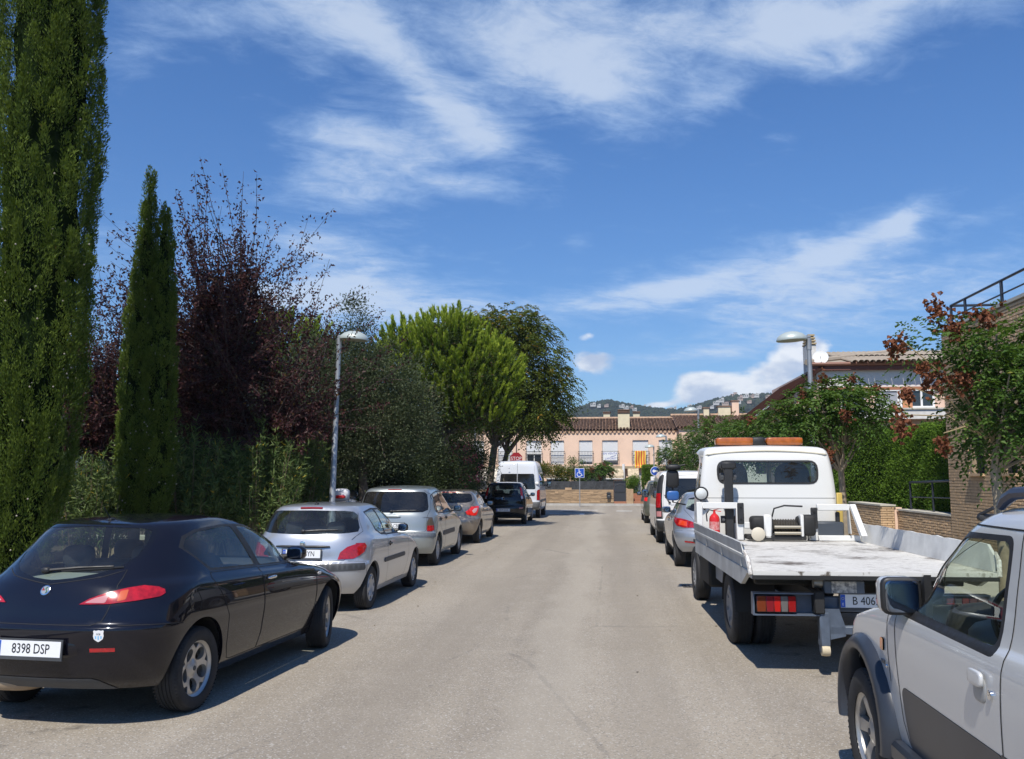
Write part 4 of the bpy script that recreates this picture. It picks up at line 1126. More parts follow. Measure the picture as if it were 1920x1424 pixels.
    add_mirror(root, B, 2.36, .955, M_BLACK, 1, (.16, .11, .125), .04); add_mirror(root, B, 2.36, .955, M_BLACK, -1, (.16, .11, .125), .04)
    for s in (1, -1): add_handle(root, B, 1.50, .82, M_BLACK, s, .10, .03)
    a = MB(); p, n = B.point('t', .0, .62, 0); a.superbox(p, (.06, .08, .05), 2.5, 12, 6); a.tube([p, p + Vector((0, -.04, .09))], [.006, .003], 5); a.build('roof_aerial', M_BLACK, root)
    add_cabin(root, .64, 1.62, .95, .28, .53, 1.08, 2.55, .92, (.35, .85, .965, 1.05))
    return root
def silver_minivan(loc, rz):
    root = thing('parked_car', 'greenish silver minivan with smoked lamps and a blue grey bumper strip', 'car', loc, rz, 'cars parked along the road')
    pm = paint('green silver paint', (.33, .36, .36), .6, .36, 1.0, dust=.12)
    keys = [
        (0.00, .80, .12, 4.06, .45, .55, 3.0, 2.7, [(0, .28), (1.2, .22), (4, .22)]),
        (0.14, .84, .03, 4.12, .48, .60, 3.0, 2.6, [(0, .40), (1.2, .34), (4, .34)]),
        (0.26, .858, .00, 4.14, .50, .65, 2.9, 2.5, [(0, .56), (1.2, .52), (4, .52)]),
        (0.34, .860, .02, 4.13, .50, .70, 2.9, 2.5, [(0, .68), (1.2, .64), (4, .62)]),
        (0.36, .860, .07, 4.10, .50, .70, 2.9, 2.5, [(0, .70), (1.2, .665), (4, .64)]),
        (0.50, .855, .10, 3.98, .52, .80, 2.9, 2.4, [(0, .90), (1.2, .85), (3, .82), (3.9, .72)]),
        (0.58, .840, .125, 3.70, .54, .90, 2.9, 2.4, [(0, 1.02), (1.2, .98), (2.4, .96), (3.7, .82)]),
        (0.64, .815, .15, 3.20, .56, .80, 3.0, 2.4, [(0, 1.09), (1.2, 1.04), (2.4, 1.03), (3.2, 1.0)]),
        (0.80, .735, .235, 2.65, .48, .75, 3.3, 2.6, [(0, 1.33), (1.2, 1.30), (2.6, 1.25)]),
        (0.93, .65, .32, 2.15, .42, .65, 3.6, 2.8, [(.3, 1.515), (1.3, 1.53), (2.1, 1.47)]),
        (0.97, .61, .35, 2.0, .42, .60, 3.4, 2.7, [(.4, 1.55), (1.3, 1.575), (2.0, 1.51)]),
        (1.05, .45, .46, 1.9, .45, .5, 2.6, 2.5, [(.5, 1.575), (1.3, 1.605), (1.9, 1.56)]),
        (1.20, .0, .7, 1.8, .4, .4, 2, 2, [(.6, 1.59), (1.3, 1.62), (1.8, 1.59)]),
    ]
    B = Body(keys)
    lamp = [('r', .70, .72), ('r', .70, .90), ('r', .72, .97), ('s', .20, .985), ('s', .34, .98), ('s', .335, .74), ('s', .28, .715)]
    lampr = [('r', .70, .71), ('r', .70, .81), ('s', .22, .82), ('s', .33, .82), ('s', .33, .73), ('s', .27, .705)]
    win_r = [('r', 0, 1.075), ('r', .60, 1.085), ('r', .69, 1.13), ('r', .695, 1.20), ('r', .65, 1.44), ('r', .60, 1.485), ('r', .5, 1.495), ('r', 0, 1.50)]
    q1 = [('s', .56, 1.40), ('s', .69, 1.43), ('s', .72, 1.12), ('s', .60, 1.10)]
    q2 = [('s', .76, 1.44), ('s', 1.24, 1.485), ('s', 1.30, 1.485), ('s', 1.36, 1.06), ('s', .80, 1.075)]
    q3 = [('s', 1.36, 1.485), ('s', 1.85, 1.455), ('s', 2.3, 1.27), ('s', 2.62, 1.06), ('s', 2.6, 1.04), ('s', 1.43, 1.05)]
    frame_s = [('s', .53, 1.42), ('s', .72, 1.455), ('s', 1.24, 1.505), ('s', 1.40, 1.505), ('s', 1.88, 1.475), ('s', 2.34, 1.285), ('s', 2.70, 1.06), ('s', 2.66, 1.02), ('s', 1.4, 1.03), ('s', .57, 1.075)]
    rd = [('s', .76, 1.06), ('s', .80, .85), ('s', 1.12, .60), ('s', 1.20, .32), ('s', 1.34, .30), ('s', 1.39, .5), ('s', 1.39, 1.035)]
    fd = [('s', 1.40, 1.035), ('s', 1.40, .5), ('s', 1.36, .30), ('s', 2.62, .30), ('s', 2.72, .60), ('s', 2.72, 1.0), ('s', 2.66, 1.02)]
    tg = [('r', 0, 1.53), ('r', .58, 1.52), ('r', .69, 1.44), ('r', .735, 1.15), ('r', .69, 1.0), ('r', .69, .74), ('r', .66, .70), ('r', 0, .70)]
    bump = [('r', 0, .695), ('r', .72, .69), ('s', .26, .675), ('s', .37, .67), ('s', .37, .30), ('u', .95, -.1), ('u', -.05, -.1)]
    strip = [('r', 0, .60), ('r', .70, .60), ('s', .34, .585), ('s', .37, .62), ('s', .34, .665), ('r', .70, .68), ('r', 0, .68)]
    mould = [('s', 1.18, .575), ('s', 2.44, .575), ('s', 2.47, .62), ('s', 2.44, .67), ('s', 1.18, .67), ('s', 1.15, .62)]
    feats = [
        F('lamp_lens', lampr, M_RED, 0, .009, label='red lower lens of the smoked tail lamp'), F('tail_lamp', lamp, M_SMOKE, 0, .007, skirt=True),
        F('rear_window', win_r, M_GLASS_DARK, 0, -.002, center=True),
        F('side_window', q1, M_GLASS, .015, -.003), F('side_window', q2, M_GLASS, .02, -.003), F('side_window', q3, M_GLASS, .02, -.003),
        F('window_frame', frame_s, M_BLACK, 0, 0),
        F('high_brake_lamp', [('r', 0, 1.522), ('r', .14, 1.520), ('r', .14, 1.540), ('r', 0, 1.542)], M_HIGH, 0, .010, center=True, skirt=True),
        F('bumper_strip', strip, mat('blue grey moulding', (.10, .115, .135), .5), 0, .006, center=True, skirt=True),
        F('door_moulding', mould, M_TRIM, 0, .012, skirt=True),
        F('front_door', fd), F('rear_door', rd), F('tailgate', tg, None, 0, 0, center=True), F('rear_bumper', bump, None, 0, 0, center=True),
        F('headlight', [('f', .40, .66), ('f', .66, .68), ('f', .66, .80), ('f', .45, .76)], M_LENSCLEAR, .02, .004, skirt=True),
    ]
    seams = [fd + [fd[0]], rd + [rd[0]], tg[1:]]
    build_body(root, B, feats, pm, arches=((.73, .32, .365), (3.31, .32, .365)), seams=seams)
    wheels(root, .835, .73, 3.31, .31, .185, .195, 'slots12', M_HUBCAP)
    p, n = B.point('r', 0, .82, .006); add_plate(root, p, n, '5590 CBR')
    g = MB(); p, n = B.point('r', .0, 1.0, .012); g.superbox(p, (.36, .03, .045), 3, 16, 8); g.build('boot_handle', pm, root, 50)
    add_wiper(root, B, -.02, 1.10, .47, 1.12)
    for s in (1, -1):
        add_mirror(root, B, 2.46, 1.05, M_BLACK, s, (.18, .12, .14), .04)
        add_handle(root, B, 1.50, .93, M_BLACK, s, .12, .035); add_handle(root, B, .90, .93, M_BLACK, s, .12, .035)
    add_cabin(root, .66, 1.85, 1.10, .32, .62, 1.22, 2.85, 1.02, (.28, .75, 1.06, 1.15))
    return root
def beige_hatchback(loc, rz):
    root = thing('parked_car', 'champagne beige five-door hatchback with boomerang red lamps, third in front of the black car', 'car', loc, rz, 'cars parked along the road')
    pm = paint('champagne paint', (.30, .255, .205), .6, .35, 1.0, dust=.12)
    keys = [
        (0.00, .78, .14, 3.88, .50, .55, 2.7, 2.7, [(0, .26), (1.2, .20), (3.8, .20)]),
        (0.14, .83, .03, 3.94, .52, .60, 2.7, 2.6, [(0, .38), (1.2, .33), (3.8, .33)]),
        (0.28, .862, .00, 3.96, .56, .65, 2.6, 2.5, [(0, .58), (1.2, .54), (3.8, .52)]),
        (0.36, .868, .03, 3.94, .58, .70, 2.6, 2.5, [(0, .70), (1.2, .66), (3.8, .62)]),
        (0.40, .868, .09, 3.90, .58, .70, 2.6, 2.5, [(0, .74), (1.2, .70), (3.8, .65)]),
        (0.50, .865, .10, 3.80, .62, .80, 2.6, 2.4, [(0, .88), (1.2, .83), (3.0, .78), (3.8, .68)]),
        (0.58, .84, .14, 3.60, .66, .95, 2.7, 2.4, [(0, 1.02), (1.2, .95), (2.2, .93), (3.6, .78)]),
        (0.64, .79, .19, 2.95, .70, .85, 2.9, 2.4, [(0, 1.09), (1.2, 1.01), (2.2, .98), (2.9, .96)]),
        (0.80, .70, .31, 2.5, .58, .75, 3.2, 2.6, [(0, 1.25), (1.2, 1.23), (2.5, 1.18)]),
        (0.93, .60, .40, 2.1, .50, .65, 3.6, 2.8, [(.3, 1.375), (1.3, 1.385), (2.1, 1.33)]),
        (0.97, .56, .42, 2.0, .50, .60, 3.4, 2.7, [(.4, 1.405), (1.3, 1.42), (2.0, 1.36)]),
        (1.05, .42, .55, 1.85, .5, .5, 2.6, 2.5, [(.5, 1.43), (1.3, 1.448), (1.9, 1.40)]),
        (1.20, .0, .8, 1.7, .4, .4, 2, 2, [(.6, 1.445), (1.3, 1.46), (1.8, 1.43)]),
    ]
    B = Body(keys)
    lamp = [('r', .49, .86), ('r', .60, .935), ('s', .27, .995), ('s', .50, 1.01), ('s', .56, 1.0), ('s', .45, .93), ('s', .40, .86), ('s', .34, .78), ('r', .74, .755), ('r', .60, .765), ('r', .52, .80)]
    lens = [('r', .66, .885), ('s', .32, .95), ('s', .42, .955), ('s', .36, .89), ('s', .31, .84), ('r', .70, .82)]
    win_r = [('r', 0, 1.09), ('r', .50, 1.10), ('r', .62, 1.135), ('r', .645, 1.18), ('r', .60, 1.31), ('r', .55, 1.345), ('r', 0, 1.36)]
    q2 = [('s', .92, 1.22), ('s', 1.05, 1.31), ('s', 1.5, 1.345), ('s', 1.56, 1.345), ('s', 1.70, 1.00), ('s', 1.10, 1.05)]
    q3 = [('s', 1.62, 1.342), ('s', 1.85, 1.325), ('s', 2.2, 1.22), ('s', 2.62, .99), ('s', 2.6, .97), ('s', 1.76, .995)]
    frame_s = [('s', .87, 1.23), ('s', 1.02, 1.33), ('s', 1.5, 1.365), ('s', 1.87, 1.345), ('s', 2.24, 1.235), ('s', 2.70, .985), ('s', 2.66, .95), ('s', 1.7, .98), ('s', 1.08, 1.03)]
    fd = [('s', 1.73, .98), ('s', 1.73, .35), ('s', 1.70, .28), ('s', 2.60, .28), ('s', 2.72, .6), ('s', 2.72, .93), ('s', 2.66, .95)]
    rd = [('s', 1.06, 1.03), ('s', .98, .92), ('s', 1.12, .62), ('s', 1.18, .30), ('s', 1.68, .28), ('s', 1.72, .35), ('s', 1.72, .98)]
    tg = [('r', 0, 1.395), ('r', .54, 1.385), ('r', .64, 1.31), ('r', .69, 1.15), ('r', .60, .96), ('r', .50, .84), ('r', .48, .745), ('r', 0, .745)]
    feats = [
        F('lamp_lens', lens, mat('pale red lens', (.60, .36, .36), .12, coat=1.0), 0, .010, label='pale centre of the boomerang tail lamp'), F('tail_lamp', lamp, M_REDBRIGHT, 0, .008, skirt=True),
        F('rear_window', win_r, M_GLASS_DARK, 0, -.002, center=True),
        F('side_window', q2, M_GLASS, .02, -.003), F('side_window', q3, M_GLASS, .02, -.003), F('window_frame', frame_s, M_BLACK),
        F('high_brake_lamp', [('r', 0, 1.372), ('r', .20, 1.370), ('r', .20, 1.388), ('r', 0, 1.390)], M_REDBRIGHT, 0, .010, center=True, skirt=True),
        F('front_door', fd), F('rear_door', rd), F('tailgate', tg, None, 0, 0, center=True),
        F('headlight', [('f', .42, .64), ('f', .66, .66), ('f', .66, .76), ('f', .45, .72)], M_LENSCLEAR, .02, .004, skirt=True),
    ]
    build_body(root, B, feats, pm, arches=((.66, .31, .36), (3.20, .31, .36)), seams=[fd + [fd[0]], rd + [rd[0]], tg[1:]], grid=(14, 34, 12, 40))
    wheels(root, .835, .66, 3.20, .305, .185, .20, 'spokes5', M_ALLOY)
    p, n = B.point('r', 0, .60, .006); add_plate(root, p, n, '7218 HKT')
    for s in (1, -1):
        add_mirror(root, B, 2.46, .985, M_BLACK, s, (.19, .12, .13), .04)
        add_handle(root, B, 1.84, .86, M_CHROME, s, .16, .03); add_handle(root, B, 1.14, .90, pm, s, .14, .03)
    a = MB(); p, n = B.point('t', .0, .60, 0); a.superbox(p, (.05, .08, .03), 2.5, 12, 6); a.tube([p, p + Vector((0, -.09, .16))], [.006, .003], 5); a.build('roof_aerial', M_BLACK, root)
    add_cabin(root, .66, 1.75, 1.05, .30, .55, 1.10, 2.65, .95)
    return root
def black_mpv(loc, rz):
    root = thing('parked_car', 'small black people carrier with tall red and white tail lamps, parked behind the white minibus', 'car', loc, rz, 'cars parked along the road')
    pm = paint('black paint', (.006, .006, .007), .1, .25, 1.0, dust=.03)
    keys = [
        (0.00, .79, .12, 3.95, .45, .55, 3.0, 2.7, [(0, .30), (1.2, .22), (4, .22)]),
        (0.14, .825, .03, 4.02, .48, .60, 3.0, 2.6, [(0, .42), (1.2, .36), (4, .36)]),
        (0.28, .84, .00, 4.04, .50, .65, 2.9, 2.5, [(0, .60), (1.2, .56), (4, .54)]),
        (0.34, .845, .02, 4.03, .50, .70, 2.9, 2.5, [(0, .70), (1.2, .66), (4, .62)]),
        (0.37, .845, .06, 4.0, .50, .70, 2.9, 2.5, [(0, .73), (1.2, .69), (4, .65)]),
        (0.50, .84, .08, 3.9, .52, .80, 2.9, 2.4, [(0, .92), (1.2, .88), (3, .84), (3.9, .74)]),
        (0.58, .825, .11, 3.6, .54, .90, 2.9, 2.4, [(0, 1.04), (1.2, .99), (2.4, .97), (3.6, .84)]),
        (0.64, .80, .14, 3.1, .56, .80, 3.0, 2.4, [(0, 1.11), (1.2, 1.06), (2.4, 1.04), (3.1, 1.01)]),
        (0.80, .72, .25, 2.6, .48, .75, 3.3, 2.6, [(0, 1.34), (1.2, 1.31), (2.6, 1.25)]),
        (0.93, .625, .35, 2.15, .42, .65, 3.6, 2.8, [(.3, 1.52), (1.3, 1.53), (2.1, 1.47)]),
        (0.97, .59, .38, 2.0, .42, .60, 3.4, 2.7, [(.4, 1.555), (1.3, 1.575), (2.0, 1.51)]),
        (1.05, .45, .48, 1.9, .45, .5, 2.6, 2.5, [(.5, 1.58), (1.3, 1.605), (1.9, 1.56)]),
        (1.20, .0, .7, 1.8, .4, .4, 2, 2, [(.6, 1.595), (1.3, 1.62), (1.8, 1.59)]),
    ]
    B = Body(keys)
    lamp = [('r', .665, .97), ('r', .60, 1.40), ('s', .38, 1.41), ('s', .46, 1.38), ('s', .30, 1.02), ('s', .26, .97)]
    win_r = [('r', 0, 1.06), ('r', .61, 1.07), ('r', .64, 1.10), ('r', .585, 1.42), ('r', .54, 1.47), ('r', 0, 1.485)]
    q2 = [('s', .80, 1.42), ('s', 1.30, 1.465), ('s', 1.38, 1.06), ('s', .84, 1.09)]
    q3 = [('s', 1.38, 1.465), ('s', 1.85, 1.44), ('s', 2.3, 1.26), ('s', 2.58, 1.06), ('s', 1.46, 1.05)]
    frame_s = [('s', .54, 1.41), ('s', .76, 1.44), ('s', 1.30, 1.49), ('s', 1.87, 1.46), ('s', 2.34, 1.275), ('s', 2.66, 1.06), ('s', 2.62, 1.03), ('s', 1.4, 1.03), ('s', .60, 1.10)]
    tg = [('r', 0, 1.53), ('r', .56, 1.52), ('r', .60, 1.42), ('r', .66, 1.06), ('r', .655, .97), ('r', .64, .80), ('r', .62, .74), ('r', 0, .74)]
    feats = [
        F('lamp_lens', [('r', .665, .975), ('r', .645, 1.08), ('s', .30, 1.09), ('s', .27, .98)], M_LENSCLEAR, 0, .010, label='white lower lens of the tail lamp'),
        F('tail_lamp', lamp, M_REDBRIGHT, 0, .007, skirt=True), F('bumper_reflector', [('r', .60, .60), ('r', .74, .61), ('r', .74, .66), ('r', .60, .65)], mat('clear red lens', (0, 0, 0)), 0, .006, skirt=True),
        F('rear_window', win_r, M_GLASS_DARK, .02, -.002, center=True), F('side_window', q2, M_GLASS, .02, -.003), F('side_window', q3, M_GLASS, .02, -.003), F('window_frame', frame_s, M_BLACK),
        F('tailgate', tg, None, 0, 0, center=True), F('headlight', [('f', .42, .66), ('f', .66, .68), ('f', .66, .80), ('f', .45, .76)], M_LENSCLEAR, .02, .004, skirt=True),
    ]
    build_body(root, B, feats, pm, arches=((.75, .31, .36), (3.38, .31, .36)), seams=[tg[1:], [('r', 0, .735), ('r', .7, .73)], [('s', 1.42, 1.03), ('s', 1.42, .3)]], grid=(12, 30, 10, 36))
    wheels(root, .82, .75, 3.38, .305, .185, .19, 'slots8', M_HUBCAP)
    p, n = B.point('r', 0, .56, .006); add_plate(root, p, n, '2574 DXX')
    g = MB(); p, n = B.point('r', 0, .99, .006); Mt = frame_from(p, n); g.tube([Mt @ Vector((.05 * math.cos(a), .05 * math.sin(a), 0)) for a in np.linspace(0, 2 * PI, 17)], .008, 5); g.tube([Mt @ Vector((-.05, .02, 0)), Mt @ Vector((.05, -.02, 0))], .008, 5); g.build('maker_badge', M_CHROME, root)
    add_wiper(root, B, 0, 1.07, .42, 1.09)
    for s in (1, -1): add_mirror(root, B, 2.42, 1.06, M_BLACK, s, (.19, .12, .15), .04); add_handle(root, B, 1.52, .94, pm, s, .14, .03)
    add_cabin(root, .64, 1.8, 1.05, .32, .60, 1.20, 2.75, 1.02)
    return root
def white_minibus(loc, rz):
    root = thing('minibus', 'tall white minibus with dark rear windows in front of the stop sign', 'van', loc, rz, 'vans parked along the road')
    pm = paint('white van paint', (.62, .65, .70), .0, .4, .8, dust=.08)
    keys = [
        (0.00, .90, .12, 4.80, .25, .5, 4, 2.8, [(0, .40), (1.2, .34), (4.8, .30)]),
        (0.12, .96, .02, 4.88, .28, .6, 4, 2.7, [(0, .50), (1.2, .44), (4.8, .44)]),
        (0.26, .985, .00, 4.90, .28, .7, 4, 2.6, [(0, .68), (1.2, .66), (4.8, .66)]),
        (0.30, .985, .04, 4.88, .28, .7, 4, 2.6, [(0, .74), (1.2, .72), (4.8, .72)]),
        (0.45, .99, .05, 4.70, .28, .8, 4, 2.5, [(0, 1.10), (4.0, 1.08), (4.7, .98)]),
        (0.56, .985, .06, 4.20, .28, .8, 4, 2.5, [(0, 1.36), (3.6, 1.34), (4.3, 1.22)]),
        (0.70, .965, .09, 3.75, .27, .7, 4, 2.7, [(0, 1.68), (3.6, 1.66)]),
        (0.88, .90, .15, 3.25, .26, .6, 4, 3, [(0, 2.12), (3.2, 2.10)]),
        (0.97, .84, .20, 2.95, .3, .6, 3.6, 3, [(0, 2.38), (1.5, 2.40), (3, 2.34)]),
        (1.02, .78, .27, 2.8, .3, .5, 3.2, 3, [(0, 2.48), (1.5, 2.50), (3, 2.42)]),
        (1.20, .0, .8, 2.4, .3, .4, 2, 2, [(0, 2.52), (1.5, 2.56), (3, 2.50)]),
    ]
    B = Body(keys)
    win = [('r', .015, 1.27), ('r', .76, 1.27), ('r', .80, 1.31), ('r', .745, 1.90), ('r', .70, 1.95), ('r', .015, 1.95)]
    lamp = [('r', .86, .80), ('r', .86, 1.18), ('r', .90, 1.25), ('s', .20, 1.27), ('s', .28, 1.22), ('s', .28, .80)]
    side = [[('s', a, 1.95), ('s', b, 1.95), ('s', b, 1.42), ('s', a, 1.40)] for a, b in ((.45, 1.25), (1.35, 2.15))]
    fw = [('s', 2.32, 1.95), ('s', 2.9, 1.95), ('s', 3.45, 1.46), ('s', 3.45, 1.36), ('s', 2.32, 1.36)]
    bump = [('r', 0, .73), ('r', .9, .73), ('s', .35, .72), ('s', .42, .36), ('u', .95, -.1), ('u', -.05, -.1)]
    feats = [F('rear_window', win, M_GLASS, 0, -.002), F('tail_lamp', lamp, M_RED, .02, .012, skirt=True)] + \
        [F('side_window', s, M_GLASS_DARK, .05, -.002) for s in side] + [F('side_window', fw, M_GLASS, .05, -.002),
        F('rear_bumper', bump, mat('grey bumper', (.13, .135, .14), .6), 0, 0, center=True),
        F('side_moulding', [('s', .5, .70), ('s', 4.0, .70), ('s', 4.0, .80), ('s', .5, .80)], mat('grey bumper', (0, 0, 0)), .02, .012, skirt=True)]
    build_body(root, B, feats, pm, arches=((1.0, .34, .40), (4.05, .34, .40)), seams=[[('r', .004, .76), ('r', .004, 2.42)], [('r', .84, .76), ('r', .80, 1.6), ('r', .74, 2.3)], [('s', 2.25, .5), ('s', 2.25, 2.0)]], grid=(12, 26, 10, 36))
    wheels(root, .95, 1.0, 4.05, .335, .2, .205, 'truck', M_HUBCAP)
    for s in (1, -1):
        h = MB(); p, n = B.point('r', .86, 1.53, .02, s); h.superbox(p, (.16, .07, .12), 3, 14, 8); h.build('door_hinge', M_WHITEPRINT, root, 50)
        add_mirror(root, B, 3.5, 1.42, M_BLACK, s, (.22, .12, .32), .10)
    add_cabin(root, .85, 2.6, 1.2, .6, 1.0, 1.62, 3.7, 1.25)
    return root
def silver_suv(loc, rz):
    root = thing('parked_car', 'silver rounded hatchback squeezed between the white tow truck and the white van', 'car', loc, rz, 'cars parked along the road')
    pm = paint('cool silver paint', (.40, .43, .47), .62, .34, 1.0, dust=.10)
    keys = [
        (0.00, .80, .16, 4.20, .55, .55, 2.6, 2.7, [(0, .36), (1.2, .24), (4, .22)]),
        (0.14, .85, .05, 4.26, .58, .60, 2.5, 2.6, [(0, .46), (1.2, .36), (4, .34)]),
        (0.28, .885, .00, 4.28, .62, .65, 2.4, 2.5, [(0, .62), (1.2, .56), (4, .54)]),
        (0.36, .89, .03, 4.26, .64, .70, 2.4, 2.5, [(0, .72), (1.2, .68), (4, .64)]),
        (0.40, .89, .10, 4.22, .64, .70, 2.4, 2.5, [(0, .76), (1.2, .72), (4, .67)]),
        (0.50, .885, .12, 4.12, .68, .80, 2.4, 2.4, [(0, .92), (1.2, .86), (3.0, .82), (4.1, .72)]),
        (0.58, .86, .17, 3.9, .72, .95, 2.4, 2.4, [(0, 1.04), (1.2, .98), (2.2, .96), (3.9, .82)]),
        (0.64, .81, .23, 3.2, .76, .85, 2.5, 2.4, [(0, 1.11), (1.2, 1.04), (2.2, 1.01), (3.2, 1.0)]),
        (0.80, .71, .40, 2.7, .70, .75, 2.6, 2.6, [(0, 1.28), (1.2, 1.26), (2.7, 1.22)]),
        (0.93, .60, .55, 2.3, .60, .65, 2.8, 2.8, [(.3, 1.40), (1.3, 1.42), (2.3, 1.37)]),
        (0.97, .56, .60, 2.2, .55, .60, 2.8, 2.7, [(.4, 1.44), (1.3, 1.46), (2.2, 1.40)]),
        (1.05, .42, .75, 2.0, .5, .5, 2.6, 2.5, [(.5, 1.465), (1.3, 1.485), (2.0, 1.44)]),
        (1.20, .0, 1.0, 1.9, .4, .4, 2, 2, [(.6, 1.48), (1.3, 1.50), (1.9, 1.47)]),
    ]
    B = Body(keys)
    lamp = [('r', .50, .80), ('r', .50, .90), ('r', .64, .945), ('s', .38, .965), ('s', .66, .985), ('s', .62, .92), ('s', .46, .83), ('r', .70, .795)]
    win_r = [('r', 0, 1.10), ('r', .52, 1.115), ('r', .63, 1.16), ('r', .62, 1.24), ('r', .56, 1.36), ('r', .46, 1.385), ('r', 0, 1.395)]
    q2 = [('s', 1.00, 1.24), ('s', 1.16, 1.33), ('s', 1.6, 1.37), ('s', 1.72, 1.365), ('s', 1.84, 1.03), ('s', 1.24, 1.08)]
    q3 = [('s', 1.78, 1.36), ('s', 2.05, 1.34), ('s', 2.4, 1.24), ('s', 2.86, 1.02), ('s', 2.84, 1.0), ('s', 1.90, 1.025)]
    frame_s = [('s', .95, 1.25), ('s', 1.13, 1.35), ('s', 1.6, 1.39), ('s', 2.07, 1.36), ('s', 2.44, 1.255), ('s', 2.95, 1.015), ('s', 2.9, .98), ('s', 1.8, 1.01), ('s', 1.2, 1.06)]
    fd = [('s', 1.87, 1.0), ('s', 1.87, .35), ('s', 1.84, .29), ('s', 2.75, .29), ('s', 2.9, .6), ('s', 2.92, .95)]
    rd = [('s', 1.18, 1.06), ('s', 1.08, .95), ('s', 1.25, .64), ('s', 1.30, .32), ('s', 1.82, .29), ('s', 1.86, .35), ('s', 1.86, 1.0)]
    tg = [('r', 0, 1.42), ('r', .54, 1.41), ('r', .65, 1.30), ('r', .67, 1.14), ('r', .52, .95), ('r', .50, .77), ('r', 0, .77)]
    feats = [F('lamp_lens', [('r', .64, .82), ('r', .64, .91), ('s', .42, .94), ('s', .42, .85)], mat('tail lamp orange red', (.70, .06, .02), .1, coat=1.0), .01, .010, label='orange lens inside the red tail lamp'),
             F('tail_lamp', lamp, M_RED, 0, .008, skirt=True), F('rear_window', win_r, M_GLASS, 0, -.002, center=True),
             F('side_window', q2, M_GLASS, .02, -.003), F('side_window', q3, M_GLASS, .02, -.003), F('window_frame', frame_s, M_BLACK),
             F('bumper_reflector', [('r', .48, .50), ('r', .70, .515), ('r', .70, .545), ('r', .50, .535)], M_RED, 0, .006, skirt=True),
             F('front_door', fd), F('rear_door', rd), F('tailgate', tg, None, 0, 0, center=True),
             F('headlight', [('f', .42, .68), ('f', .66, .70), ('f', .66, .80), ('f', .45, .76)], M_LENSCLEAR, .02, .004, skirt=True)]
    build_body(root, B, feats, pm, arches=((.80, .33, .385), (3.45, .33, .385)), seams=[fd + [fd[0]], rd + [rd[0]], tg[1:], [('s', .45, .72), ('r', .6, .76), ('r', 0, .76)]])
    wheels(root, .865, .80, 3.45, .325, .21, .205, 'spokes5', M_ALLOY)
    p, n = B.point('r', 0, .85, .006); add_plate(root, p, n, '6320 FGM')
    for s in (1, -1):
        add_mirror(root, B, 2.70, 1.02, pm, s, (.20, .12, .15), .04); add_handle(root, B, 1.98, .88, pm, s, .16, .03); add_handle(root, B, 1.26, .93, pm, s, .14, .03)
    a = MB(); p, n = B.point('t', .0, .80, 0); a.superbox(p, (.05, .10, .04), 2.5, 12, 6); a.build('roof_aerial', M_BLACK, root)
    add_cabin(root, .68, 1.95, 1.2, .32, .58, 1.14, 2.9, 1.0, (.5, .95, 1.06, 1.05))
    return root
